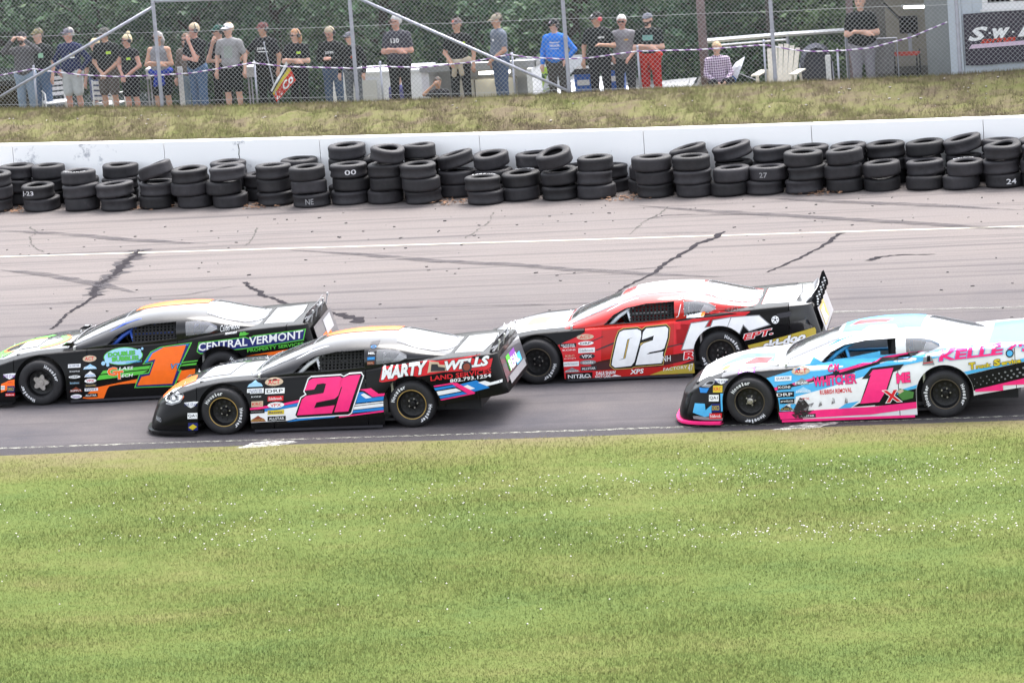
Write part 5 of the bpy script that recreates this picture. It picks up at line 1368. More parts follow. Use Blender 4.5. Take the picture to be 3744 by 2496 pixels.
def surface_net(fn, lo, hi, h):
    ax = [np.arange(l, u + h, h) for l, u in zip(lo, hi)]
    nx, ny, nz = map(len, ax)
    G = np.stack(np.meshgrid(*ax, indexing='ij'), -1).reshape(-1, 3)
    D = fn(G).reshape(nx, ny, nz); G = G.reshape(nx, ny, nz, 3)
    neg = D < 0
    corners = [(i, j, k) for i in (0, 1) for j in (0, 1) for k in (0, 1)]
    sl = lambda A, c: A[c[0]:nx - 1 + c[0], c[1]:ny - 1 + c[1], c[2]:nz - 1 + c[2]]
    cnt = sum(sl(neg, c).astype(np.int8) for c in corners)
    act = (cnt > 0) & (cnt < 8)
    acc = np.zeros((nx - 1, ny - 1, nz - 1, 3)); w = np.zeros((nx - 1, ny - 1, nz - 1))
    for c in corners:
        for a in range(3):
            if c[a]: continue
            e = list(c); e[a] = 1
            d0, d1 = sl(D, c), sl(D, tuple(e)); cr = (d0 < 0) != (d1 < 0)
            t = np.where(cr, d0 / np.where(cr, d0 - d1, 1), 0)
            p = sl(G, c) + t[..., None] * (sl(G, tuple(e)) - sl(G, c))
            acc += np.where(cr[..., None], p, 0); w += cr
    idx = -np.ones(act.shape, np.int64); idx[act] = np.arange(act.sum())
    V = acc[act] / w[act][:, None]
    faces = []
    for a in range(3):
        b_, c_ = (a + 1) % 3, (a + 2) % 3
        s0 = [slice(0, n) for n in (nx, ny, nz)]; s1 = list(s0)
        s0[a] = slice(0, (nx, ny, nz)[a] - 1); s1[a] = slice(1, (nx, ny, nz)[a])
        cr = neg[tuple(s0)] != neg[tuple(s1)]
        I = np.argwhere(cr)
        I = I[(I[:, b_] > 0) & (I[:, c_] > 0) & (I[:, b_] < (nx, ny, nz)[b_] - 1) & (I[:, c_] < (nx, ny, nz)[c_] - 1)]
        sgn = neg[tuple(s0)][tuple(I.T)]
        def cell(db, dc):
            J = I.copy(); J[:, b_] -= db; J[:, c_] -= dc
            return idx[tuple(J.T)]
        q = np.stack([cell(1, 1), cell(0, 1), cell(0, 0), cell(1, 0)], 1)
        q[~sgn] = q[~sgn][:, ::-1]
        faces.append(q)
    F = np.concatenate(faces); F = F[(F >= 0).all(1)]
    return V, F

def cloth(name, col): return mat('cloth_' + name, col, .88, 0, 0, var=.16, vscale=11, bump=.5, bscale=16, spec=.2)
SKIN = {'fair': mat('skin_fair', (.56, .33, .25), .55, var=.08), 'tan': mat('skin_tan', (.45, .25, .17), .55, var=.08), 'red': mat('skin_ruddy', (.50, .26, .20), .55, var=.08)}
feat_m = mat('face_feature', (.10, .05, .04), .6)
dark_lens = mat('dark_lens', (.012, .012, .014), .15, 0, .5)
headset_m = mat('headset_black', (.02, .02, .022), .5)

def plaid_mat(col):
    m, nt, b = nodes_of('plaid_cloth'); tc = N(nt, 'ShaderNodeTexCoord'); last = None
    for d, sc in (('X', 22), ('Z', 20)):
        w = N(nt, 'ShaderNodeTexWave', Scale=sc * .32, Distortion=.6); w.bands_direction = d; nt.links.new(tc.outputs['Object'], w.inputs['Vector'])
        r = N(nt, 'ShaderNodeValToRGB'); e = r.color_ramp.elements; e[0].position = .42; e[0].color = (.13, .06, .16, 1); e[1].position = .58; e[1].color = (.95, .9, 1, 1); nt.links.new(w.outputs['Fac'], r.inputs[0])
        if last is None: last = r.outputs[0]
        else:
            x = N(nt, 'ShaderNodeMix', data_type='RGBA', blend_type='MIX'); x.inputs['Factor'].default_value = .5; nt.links.new(last, x.inputs['A']); nt.links.new(r.outputs[0], x.inputs['B']); last = x.outputs['Result']
    x = N(nt, 'ShaderNodeMix', data_type='RGBA', blend_type='MULTIPLY'); x.inputs['Factor'].default_value = 1; x.inputs['A'].default_value = (.62, .55, .62, 1); nt.links.new(last, x.inputs['B'])
    nt.links.new(x.outputs['Result'], b.inputs['Base Color']); b.inputs['Roughness'].default_value = .9
    return m

ARMS = {  # elbow, wrist for the +x side (mirrored for -x); body faces -y
    'down': ((.285, .03, 1.13), (.285, -.05, .89)), 'hip': ((.36, .05, 1.15), (.235, -.07, .98)), 'cross': ((.265, -.07, 1.12), (-.075, -.215, 1.17)), 'cross2': ((.265, -.07, 1.12), (-.06, -.17, 1.12)),
    'clasp': ((.275, -.01, 1.12), (.045, -.20, .93)), 'binoc': ((.36, -.11, 1.40), (.125, -.21, 1.62)), 'chin': ((.16, -.19, 1.13), (.035, -.205, 1.43)), 'phone': ((.255, -.04, 1.12), (.06, -.27, 1.17)),
    'post': ((.40, -.02, 1.20), (.55, -.10, 1.03)), 'gesture': ((.30, -.05, 1.14), (.13, -.27, 1.19)), 'lap': ((.26, -.06, 1.12), (.10, -.28, .98)), 'front': ((.26, -.02, 1.12), (.12, -.20, .97))}

def person(x, y, ztop, label, shirt, pants, skin='fair', rot=-20, look=-35, nod=0, arms=('down', 'down'), shorts=False, sleeve=.62, hair=None, hairc=(.06, .04, .03), cap=None, brim=None, glasses=True, headset=None, fat=1.0, prints=(), waist=None, beard=None, sit=0.0, shoes=(.05, .05, .055), tank=False, tall=None, capfront=None, plaid=False):
    gz = ground_z(x, y)
    H = (tall or (ztop - gz)); k = H / (1.755 + (.02 if cap else .0) - sit)
    t = thing('person', label, 'person', (x, y, gz), R(rot), 'people watching along the fence')
    sh = cloth('%02x%02x%02x' % tuple(int(255 * c) for c in shirt), shirt); pn = cloth('%02x%02x%02x' % tuple(int(255 * c) for c in pants), pants)
    if plaid: sh = plaid_mat(shirt)
    so = mat('shoe_%02x' % int(shoes[0] * 255), shoes, .7)
    dz = -sit
    up = lambda p: (p[0], p[1], p[2] + dz)
    Hc = Vector((0, -.02, 1.64 + dz)); Rh = Matrix.Rotation(R(look), 3, 'Z') @ Matrix.Rotation(R(nod), 3, 'X')
    hp = lambda p: tuple(Hc + Rh @ Vector(p))
    pr = []
    A = pr.append
    f = fat
    # torso
    A((1, .04, up((0, .0, 1.04)), up((0, .0, 1.34)), .150, .158, (1.14 * f, .78 * f, 1)))
    A((1, .05, up((0, -.045 * f, 1.04)), up((0, -.02, 1.20)), .13 * f, .12, (1.12 * f, .9, 1)))
    if tank:
        A((0, .03, up((-.05, 0, 1.40)), up((-.185, 0, 1.405)), .07, .06)); A((0, .03, up((.05, 0, 1.40)), up((.185, 0, 1.405)), .07, .06)); A((1, .03, up((-.07, -.01, 1.36)), up((-.09, 0, 1.455)), .05, .028)); A((1, .03, up((.07, -.01, 1.36)), up((.09, 0, 1.455)), .05, .028))
    else:
        for s in (-1, 1): A((1, .05, up((s * .04, 0, 1.405)), up((s * .185, 0, 1.395)), .078, .068))
    A((0, .03, up((0, .01, 1.40)), up((0, -.015, 1.56)), .058, .054))
    # pelvis, legs
    A((2, .04, up((-.075, 0, .93)), up((.075, 0, .93)), .142 * f, .142 * f, (1, .86, 1)))
    for s in (-1, 1):
        hip = Vector(up((s * .095, 0, .90)))
        if sit: knee = hip + Vector((s * .08, -.40, .10)); ank = knee + Vector((0, -.08, -.44 if hip.z > .35 else -.30)); ank.z = max(ank.z, .08)
        else: knee = Vector((s * .112, -.012, .49)); ank = Vector((s * .118, .015, .09))
        if shorts:
            hem = hip.lerp(knee, .82)
            A((2, .03, tuple(hip), tuple(hem), .112 * f, .100))
            A((0, .02, tuple(hip.lerp(knee, .6)), tuple(knee), .075, .058)); mid = knee.lerp(ank, .35) + Vector((0, .018, 0))
            A((0, .02, tuple(knee), tuple(mid), .056, .057)); A((0, .02, tuple(mid), tuple(ank), .057, .036))
        else:
            A((2, .03, tuple(hip), tuple(knee), .108 * f, .078)); A((2, .03, tuple(knee), tuple(ank), .078, .070))
        A((3, .02, (ank.x, ank.y + .02, ank.z - .035), (ank.x + s * .015, ank.y - .16, ank.z - .045), .046, .040))
    # arms
    hands = []
    for s, pose in zip((-1, 1), arms):
        e, w = ARMS[pose]
        if pose == 'cross' and s == -1: e, w = ARMS['cross2']
        S0 = Vector(up((s * .195, 0, 1.385))); E_ = Vector(up((s * e[0], e[1], e[2]))); W_ = Vector(up((s * w[0], w[1], w[2])))
        if not tank:
            if sleeve >= 1: A((1, .03, tuple(S0), tuple(E_), .068, .056)); A((1, .02, tuple(E_), tuple(E_.lerp(W_, .92)), .056, .045))
            else: A((1, .03, tuple(S0), tuple(S0.lerp(E_, sleeve)), .070, .064))
        if sleeve < 1 or tank: A((0, .02, tuple(S0), tuple(E_), .050, .043)); A((0, .02, tuple(E_), tuple(W_), .044, .029))
        else: A((0, .02, tuple(E_.lerp(W_, .85)), tuple(W_), .032, .029))
        d = (W_ - E_).normalized(); hands.append((W_, d, s, pose))
        A((0, .015, tuple(W_), tuple(W_ + d * .075), .030, .036, (1, 1, 1)))
    # head
    A((0, .03, hp((0, .012, .018)), hp((0, .0, .012)), .098, .098, (.86, 1, 1.06))); A((0, .03, hp((0, -.03, -.05)), hp((0, -.048, -.075)), .062, .040))
    A((0, .012, hp((0, -.088, .005)), hp((0, -.112, -.022)), .010, .016))
    for s in (-1, 1): A((0, .006, hp((s * .082, .012, .015)), hp((s * .086, .014, -.02)), .018, .013))
    if beard: A((4, .02, hp((0, -.045, -.055)), hp((0, -.062, -.088)), .060, .038)); A((4, .02, hp((-.05, -.02, -.03)), hp((.05, -.02, -.03)), .040, .040))
    if waist: # garment tied round the hips
        A((5, .03, up((-.10, -.01, .97)), up((.10, -.01, .97)), .150 * f, .150 * f, (1, .95, .55))); A((5, .03, up((-.03, -.16, .96)), up((-.08, -.16, .72)), .045, .05)); A((5, .03, up((.04, -.16, .96)), up((.07, -.15, .74)), .045, .05)); A((5, .03, up((0, -.17, .95)), up((.01, -.17, .95)), .05, .05))
    nl = 6
    fn = lambda P: fields(P, pr, nl).min(0)
    V, F = surface_net(fn, (-.68 if 'post' in arms else -.48, -.42 if not sit else -.75, -.01), (.68 if 'post' in arms else .48, .30, 1.80 + dz), .0175)
    lab = fields(V[F].mean(1), pr, nl).argmin(0)
    mats = [SKIN[skin], sh, pn, so, mat('beard_%d' % int(100 * (beard or (0,))[0]), beard or (.05, .04, .03), .9), cloth('w%02x%02x%02x' % tuple(int(255 * c) for c in (waist or (0, 0, 0))), waist or (0, 0, 0)), feat_m]
    # fingers, eyes and mouth belong to the same body mesh
    ex = MB()
    for W_, d, s, pose in hands:
        ref = Vector((0, 0, 1)) if abs(d.z) < .8 else Vector((0, -1, 0))
        u = d.cross(ref).normalized(); n = u.cross(d).normalized()
        p0 = W_ + d * .085
        for q in range(4):
            o = u * (q - 1.5) * .0185; L = (.075, .085, .08, .062)[q]
            ex.tube([p0 + o, p0 + o + d * L * .5 + n * -.010, p0 + o * .9 + d * L * .86 + n * -.034], (.0098, .009, .007), 5, 0)
        ex.tube([W_ + d * .03 + u * .028, W_ + d * .065 + u * .050 - n * .012, W_ + d * .095 + u * .048 - n * .024], (.011, .010, .008), 5, 0)
    for s in (-1, 1):
        c = Vector((s * .034, -.093, .018)); ex.box(tuple(c - Vector((.014, .004, .006))), tuple(c + Vector((.014, .004, .006))), 6)
        c = Vector((s * .034, -.097, .042)); ex.box(tuple(c - Vector((.020, .004, .004))), tuple(c + Vector((.020, .004, .004))), 6)
    nb = len([1 for _ in ex.v]) - 32
    for i in range(nb, len(ex.v)): ex.v[i] = hp(ex.v[i])
    m0 = len(ex.v); ex.box((-.026, -.098, -.054), (.026, -.086, -.046), 6)
    for i in range(m0, len(ex.v)): ex.v[i] = hp(ex.v[i])
    me = bpy.data.meshes.new('body')
    Vall = [tuple(v) for v in V] + ex.v; Fall = [tuple(int(i) for i in f_) for f_ in F] + [tuple(i + len(V) for i in f_) for f_ in ex.f]
    me.from_pydata(Vall, [], Fall)
    for m_ in mats: me.materials.append(m_)
    me.polygons.foreach_set('material_index', np.concatenate([lab, np.array(ex.m, int)]).astype(np.int32)); me.polygons.foreach_set('use_smooth', [True] * len(Fall)); me.update()
    bo = link(bpy.data.objects.new('body', me), t)
    bvh = BVHTree.FromPolygons([Vector(v) for v in Vall], Fall)
    HM = Matrix.Translation(Hc) @ Rh.to_4x4()
    def head_part(name, b, m, smooth='auto'):
        b.v = [tuple(HM @ Vector(p)) for p in b.v]; return b.build(name, m, t, smooth)
    if cap:
        cm = cloth('cap%02x%02x%02x' % tuple(int(255 * c) for c in cap), cap)
        b = MB(); n = 20; rows = []
        for j in range(8):
            a = j / 7 * math.pi / 2
            rows.append([(.099 * math.cos(a) ** .8 * math.cos(2 * math.pi * i / n), .010 + .114 * math.cos(a) ** .8 * math.sin(2 * math.pi * i / n), .038 + .088 * math.sin(a)) for i in range(n)])
        b.add([p for r_ in rows for p in r_], [(j * n + i, j * n + (i + 1) % n, (j + 1) * n + (i + 1) % n, (j + 1) * n + i) for j in range(7) for i in range(n)])
        co = head_part('cap', b, cm, True)
        bm_ = cloth('brim%02x%02x%02x' % tuple(int(255 * c) for c in (brim or cap)), brim or cap)
        b = MB(); vs = []
        for i in range(11):
            a = math.pi * (1.13 + .74 * i / 10); cx_ = .088 * math.cos(a); 
            vs += [(cx_, .010 + .112 * math.sin(a), .046 + .010 * (1 - (cx_ / .09) ** 2)), (cx_ * .94, .004 + .190 * math.sin(a) + .012, .030 + .014 * (1 - (cx_ / .09) ** 2))]
        nv = len(vs); vs += [(p[0], p[1], p[2] - .006) for p in vs]
        fs = [(2 * i, 2 * i + 1, 2 * i + 3, 2 * i + 2) for i in range(10)] + [(nv + 2 * i, nv + 2 * i + 2, nv + 2 * i + 3, nv + 2 * i + 1) for i in range(10)] + [(2 * i + 1, nv + 2 * i + 1, nv + 2 * i + 3, 2 * i + 3) for i in range(10)]
        b.add(vs, fs); q = head_part('brim', b, bm_, True); q.parent = co
        if capfront:
            b = MB().add([(.045 * u_ - .0225, -.106 + .02 * v_, .060 + .034 * v_) for u_, v_ in ((0, 0), (1, 0), (1, 1), (0, 1))], [(0, 1, 2, 3)]); q = head_part('cap_badge', b, vinyl(capfront[0], capfront[1])); q.parent = co
    if hair:
        hm = mat('hair_%02x%02x' % (int(hairc[0] * 255), int(hairc[2] * 255)), hairc, .7, var=.25, vscale=30, bump=.6, bscale=45)
        b = MB(); n, mm = 24, 16; vs = []; fs = []
        for j in range(mm + 1):
            th = math.pi * j / mm
            for i in range(n):
                ph = 2 * math.pi * i / n; jit = 1 + .035 * math.sin(5 * ph + 3 * th) + .02 * math.sin(11 * ph)
                vs.append((.099 * jit * math.sin(th) * math.cos(ph), .014 + .113 * jit * math.sin(th) * math.sin(ph), .022 + .118 * jit * math.cos(th)))
        low = {'short': -.03, 'long': -.09, 'bun': -.04, 'bob': -.10}[hair]
        for j in range(mm):
            for i in range(n):
                q = [j * n + i, (j + 1) * n + i, (j + 1) * n + (i + 1) % n, j * n + (i + 1) % n]
                c = sum((Vector(vs[a]) for a in q), Vector()) / 4
                if (c.z > .062 and not cap) or (c.y > .0 and c.z > low) or (cap is None and c.z > .035 and c.y > -.06): fs.append(tuple(q))
        b.add(vs, fs)
        if hair in ('long', 'bob'):
            L = .26 if hair == 'long' else .15
            for s in (-1, 0, 1): b.tube([(s * .075, .045 if s else .085, .02), (s * .092, .05 if s else .10, -.06), (s * .085, .045 if s else .085, -L)], (.035, .042, .018), 8)
        if hair == 'bun': b.lathe([(0, -.04), (.03, -.032), (.044, 0), (.03, .032), (0, .04)], 12, 'z', Matrix.Translation((0, .05, .155)))
        head_part('hair', b, hm, True)
    if glasses:
        b = MB()
        for s in (-1, 1):
            b.box((s * .036 - .027, -.116, -.006), (s * .036 + .027, -.106, .028)); b.box((s * .086 - .004, -.110, .010), (s * .086 + .004, .01, .022))
        b.box((-.012, -.116, .012), (.012, -.108, .024)); head_part('sunglasses', b, dark_lens if glasses is True else feat_m)
    if headset:
        hm = headset_m if headset is True else mat('headset_%02x' % int(headset[0] * 255), headset, .4)
        for s in (-1, 1): head_part('ear_cup', MB().lathe([(0, s * .130), (.034, s * .130), (.043, s * .118), (.043, s * .092), (.036, s * .084)], 16, 'y', Matrix.Rotation(R(-90), 4, 'Z') @ Matrix.Translation((-.012, 0, 0))), hm)
        b = MB().tube([(-.112 * math.cos(a), .012, .125 * math.sin(a) + .01) for a in np.linspace(0, math.pi, 14)], .009, 6)
        b.tube([(-.10, -.03, -.03), (-.075, -.10, -.06), (-.03, -.125, -.065)], .005, 5); head_part('headband', b, headset_m)
    for (px_, pz_, w_, h_, m_, txt, tm) in prints:
        b = MB()
        def at_body(u_, v_, off):
            h = bvh.ray_cast(Vector((px_ + u_, -2, pz_ + dz + v_)), Vector((0, 1, 0)))
            return (h[0] + Vector((0, -off, 0))) if h[0] is not None else None
        if m_ is not None:
            g = [[at_body(w_ * (i / 4 - .5), h_ * (j / 3 - .5), .006) for j in range(4)] for i in range(5)]
            if all(q is not None for r_ in g for q in r_):
                b.add([q for r_ in g for q in r_], [(i * 4 + j, (i + 1) * 4 + j, (i + 1) * 4 + j + 1, i * 4 + j + 1) for i in range(4) for j in range(3)]); b.build('shirt_print', m_, t)
        if txt:
            V_, F_, asp = text_mesh(txt, .03); vs = [at_body(w_ * .9 * (u_ - .5), h_ * .8 * (v_ - .5), .010) for u_, v_ in V_]
            if all(q is not None for q in vs): MB().add(vs, F_).build('shirt_lettering', tm, t)
    t.scale = (k * (.96 if k > 1 else 1), k * .96, k)
    return t

cK = (.012, .012, .015); jean = (.075, .125, .22); jeanl = (.19, .25, .33); vLime = vinyl('lime', (.42, .62, .06)); vMint = vinyl('mint', (.30, .55, .38)); vShW = vinyl('print_white', (.7, .7, .72))
person(-12.75, 19.05, 2.63, 'person in dark grey shirt and pale jeans holding binoculars to the eyes', (.075, .072, .078), jeanl, look=-5, rot=-5, arms=('binoc', 'binoc'), sleeve=1, cap=(.03, .03, .035), glasses=False, beard=(.05, .035, .03), fat=1.1)
person(-12.60, 19.65, 2.60, 'person in olive cap and black shirt with green patch, hands low', (.016, .020, .020), jean, look=-20, arms=('hip', 'down'), cap=(.16, .14, .08), glasses=False, hair='short', prints=((.10, 1.28, .09, .09, vMint, None, None),), fat=1.1)
person(-11.77, 18.87, 2.68, 'person in navy hooded top, grey cap and light grey shorts', (.014, .020, .065), (.42, .44, .45), skin='red', rot=-10, look=-45, arms=('hip', 'hip'), sleeve=1, shorts=True, cap=(.14, .13, .16), fat=1.12, hair='short', hairc=(.3, .28, .26), prints=((.09, 1.27, .09, .055, vYel, '23', vK), (.09, 1.22, .09, .025, vW, None, None)))
person(-11.52, 19.75, 2.31, 'blond person in black shirt and denim shorts half hidden behind others', cK, (.11, .13, .24), look=-20, arms=('down', 'down'), shorts=True, hair='short', hairc=(.50, .40, .24), glasses=False)
person(-11.06, 18.85, 2.65, 'person in black polo, grey cap and brown shorts with hands clasped', (.014, .015, .016), (.095, .080, .072), skin='tan', rot=-10, look=-30, arms=('clasp', 'clasp'), shorts=True, cap=(.085, .083, .075), fat=1.1, headset=True, prints=((.10, 1.30, .09, .055, vLime, None, None),))
person(-10.58, 18.67, 2.50, 'blond person with top bun in sleeveless black top and black shorts', cK, (.013, .013, .015), skin='red', rot=-25, look=-25, arms=('clasp', 'clasp'), shorts=True, sleeve=.12, hair='bun', hairc=(.58, .48, .30), headset=True, fat=1.0, prints=((.08, 1.28, .08, .05, vLime, None, None),))
person(-9.95, 18.56, 2.53, 'grey-haired person in grey tank top, arms crossed, blue jacket round waist', (.20, .20, .22), (.014, .014, .017), skin='tan', rot=-5, look=-15, arms=('cross', 'cross'), shorts=True, tank=True, hair='bob', hairc=(.30, .28, .28), waist=(.02, .045, .30), fat=1.08)
person(-9.62, 19.42, 2.36, 'brown-haired person in taupe top standing behind the fence post', (.14, .115, .10), jeanl, look=10, arms=('down', 'down'), hair='long', hairc=(.14, .08, .05), sleeve=1)
person(-9.20, 18.44, 2.67, 'blond person in black polo and headset holding chin, blue jeans', cK, jean, skin='red', rot=-30, look=-30, arms=('cross2', 'chin'), hair='short', hairc=(.48, .38, .26), headset=True, fat=1.12)
person(-8.92, 19.19, 2.55, 'person in black with dark green cap, hand raised to the face', (.012, .013, .015), (.02, .02, .024), look=-30, arms=('chin', 'cross2'), cap=(.02, .07, .055), headset=True)
person(-8.51, 18.31, 2.68, 'person in white cap, grey tee and black shorts', (.25, .245, .255), (.014, .014, .016), rot=-5, look=-30, arms=('down', 'down'), shorts=True, cap=(.72, .72, .74), hair='short', hairc=(.35, .25, .15), capfront=('cap_dark', (.03, .06, .06)), prints=((0, 1.24, .17, .22, vinyl('faded_print', (.235, .265, .245)), None, None),), fat=1.05)
p12 = person(-7.89, 18.52, 2.63, 'person in maroon cap and black tee resting a hand on rope post', cK, (.014, .014, .017), skin='tan', rot=-15, look=-25, arms=('post', 'down'), cap=(.13, .05, .05), headset=True, glasses=False, fat=1.2, prints=((.0, 1.29, .24, .07, None, 'JSR', vShW), (.02, 1.235, .22, .02, vShW, None, None)))
person(-7.21, 18.21, 2.49, 'red-haired person in black tee with arms crossed and black trousers', (.013, .013, .014), (.013, .013, .015), rot=-10, look=-25, arms=('cross', 'cross'), hair='long', hairc=(.34, .17, .08), headset=True, fat=1.08, prints=((.09, 1.30, .08, .05, vLime, None, None),))
person(-6.62, 18.52, 2.46, 'person in black top looking down at a phone, blue jeans', (.015, .015, .017), (.065, .10, .17), skin='red', rot=-5, look=-10, nod=22, arms=('phone', 'phone'), sleeve=1, hair='short', hairc=(.40, .32, .22), headset=True, glasses=False, prints=((.0, 1.27, .22, .07, None, 'JSR', vShW),))
person(-6.13, 18.05, 2.43, 'person in grey cap, black shirt and grey jeans beside the fence post', (.014, .015, .018), (.10, .11, .125), rot=-15, look=-40, arms=('down', 'down'), cap=(.15, .15, .18), sleeve=1, prints=((.08, 1.24, .08, .05, vinyl('brick', (.35, .08, .05)), None, None),), hair='short')
person(-5.25, 18.11, 2.67, 'grey-haired person in dark grey tee with arms crossed, no hat', (.048, .046, .060), (.013, .012, .016), skin='red', rot=0, look=-50, arms=('cross', 'cross'), hair='short', hairc=(.42, .42, .42), glasses='thin', fat=1.15, prints=((-.02, 1.32, .18, .11, None, '130', vShW),))
person(-4.01, 17.64, 2.63, 'person in grey cap and black tee with tan garment tied at waist', (.013, .014, .017), (.014, .015, .018), skin='tan', rot=-5, look=-20, arms=('front', 'down'), cap=(.12, .09, .09), capfront=('cap_orange', (.6, .12, .05)), glasses=False, hair='short', waist=(.42, .36, .27), prints=((.11, 1.30, .09, .055, vLime, None, None),))
person(-3.26, 17.74, 2.66, 'person in blue-grey tee, tan cap and jeans turned sideways', (.125, .145, .185), (.065, .095, .165), skin='tan', rot=-55, look=-5, nod=8, arms=('down', 'front'), cap=(.30, .26, .20), brim=(.30, .26, .20), glasses=False, hair='short', fat=1.18, prints=((.05, 1.30, .06, .04, vShW, None, None),))
person(-2.14, 17.39, 2.55, 'person in bright blue hooded sweatshirt, black cap and headset', (.03, .17, .60), (.055, .05, .048), rot=-10, look=-35, arms=('down', 'hip'), sleeve=1, cap=(.02, .02, .024), capfront=('cap_mauve', (.5, .4, .5)), headset=True, fat=1.15, prints=((.02, 1.32, .24, .04, None, 'VERMONT', vShW), (.02, 1.26, .24, .05, None, 'TRUCK', vShW), (.02, 1.20, .2, .025, None, 'auto parts', vShW)))
person(-1.33, 17.29, 2.65, 'person in black tee wearing red ear defenders and dark cap', (.015, .017, .018), (.022, .022, .027), skin='tan', rot=-5, look=-45, arms=('down', 'gesture'), cap=(.03, .028, .028), capfront=('cap_white', (.6, .6, .6)), headset=(.65, .05, .07), fat=1.12, prints=((.09, 1.31, .12, .05, None, 'MPM', vShW),))
person(-.91, 17.53, 2.52, 'white-haired person in grey tee and sunglasses, dark trousers', (.22, .21, .23), (.035, .04, .046), skin='red', rot=5, look=0, arms=('hip', 'front'), hair='short', hairc=(.68, .67, .64), fat=1.12, prints=((.07, 1.30, .08, .03, vinyl('amber', (.55, .32, .08)), None, None),))
person(-.37, 17.17, 2.60, 'bearded person in black tee with red race suit tied at waist', (.016, .020, .022), (.38, .022, .020), rot=-5, look=-15, arms=('cross', 'cross'), cap=(.13, .135, .165), glasses=False, beard=(.05, .03, .02), waist=(.42, .03, .02), prints=((0, 1.31, .20, .10, vinyl('teal_print', (.16, .33, .30)), None, None),))
person(.86, 17.13, 1.99, 'blond person in plaid shirt sitting low beside the brown pole', (.30, .22, .34), (.02, .02, .028), rot=20, look=-35, arms=('lap', 'lap'), hair='short', hairc=(.52, .38, .22), glasses=False, sit=.50, sleeve=1, plaid=True)
person(3.51, 17.25, 2.76, 'big person in black shirt and grey trousers left of the shed lamp', (.014, .013, .016), (.20, .195, .23), rot=10, look=-20, arms=('cross', 'cross'), tall=1.92, fat=1.3, hair='short', glasses=False)
person(-5.55, 19.3, 1.46, 'person in blue shirt and dark cap crouching behind the bank', (.10, .10, .26), (.03, .03, .04), rot=160, look=0, arms=('lap', 'lap'), sit=.55, cap=(.02, .025, .03), tall=1.02)
person(-4.80, 19.3, 1.36, 'person crouching with a hand raised beside the white trailer', (.03, .03, .035), (.03, .03, .04), skin='tan', rot=20, look=0, arms=('binoc', 'lap'), sit=.55, tall=.95, hair='short', glasses=False)
# ================================================================== FENCE, ROPE, PIT SIDE
galv = mat('galvanised_steel', (.36, .37, .43), .45, .55, 0, var=.12, vscale=8)
wire_m = mat('fence_wire', (.40, .41, .42), .5, .5)
def fy(x, o=4.3): return bx(x) + o
fence = thing('chain_link_fence', 'tall chain-link fence on top of the grass bank, with diagonal braces', 'fence', (0, 0, 0))
for x in (-13.75, -9.76, -5.87, -1.80, 2.04, 5.39, 9.2):
    MB().tube([(x, fy(x), .9), (x, fy(x), 4.4)], .036, 12).lathe([(.040, 4.4), (.030, 4.44), (0, 4.46)], 12, 'z', Matrix.Translation((x, fy(x), 0))).build('post', galv, fence, 'auto')
    q = MB()
    for z in (1.45, 2.3, 3.2): q.lathe([(.041, z - .018), (.044, z), (.041, z + .018)], 12, 'z', Matrix.Translation((x, fy(x), 0)))
    q.box((x - .012, fy(x) - .075, 2.28), (x + .012, fy(x) - .03, 2.32)); tag(q.build('post_clamp', galv, fence), kind='stuff')
for a, c in (((-13.6, 1.23), (-9.80, 3.10)), ((-5.87, 3.22), (-1.83, 1.31))):
    MB().tube([(a[0], fy(a[0]) + .05, a[1]), (c[0], fy(c[0]) + .05, c[1])], .028, 10).build('brace', galv, fence, True)
MB().tube([(-9.74, fy(-9.74), 3.22), (-7.8, fy(-7.8), 3.22), (-5.9, fy(-5.9), 3.20)], .025, 10).build('rail', galv, fence, True)
XF = list(np.arange(-14, 9.3, 1.0)) + [9.3]
MB().tube([(x, fy(x), 4.35) for x in XF], .026, 8).build('top_rail', galv, fence, True)
for z, r_ in ((2.64, .0035), (1.34, .0035)):
    MB().tube([(x, fy(x) - .012, z + .01 * math.sin(x * 2.2)) for x in XF], r_, 4).build('tension_wire', wire_m, fence)
b = MB(); PITCH = .086; zb_, zt_ = 1.12, 4.34
for fam in (-1, 1):
    x = -14 - (zt_ - zb_)
    while x < 9.3 + (zt_ - zb_):
        pts = []
        for i in range(8):
            z = zb_ + (zt_ - zb_) * i / 7; xx = x + fam * (z - zb_)
            if -14 <= xx <= 9.3: pts.append((xx, fy(xx) - .030 + fam * .0035 - .006 * math.sin(xx * 1.7) , z))
        if len(pts) > 1: b.tube(pts, .0027, 3, caps=False)
        x += PITCH
tag(b.build('wire_mesh', wire_m, fence), kind='stuff')

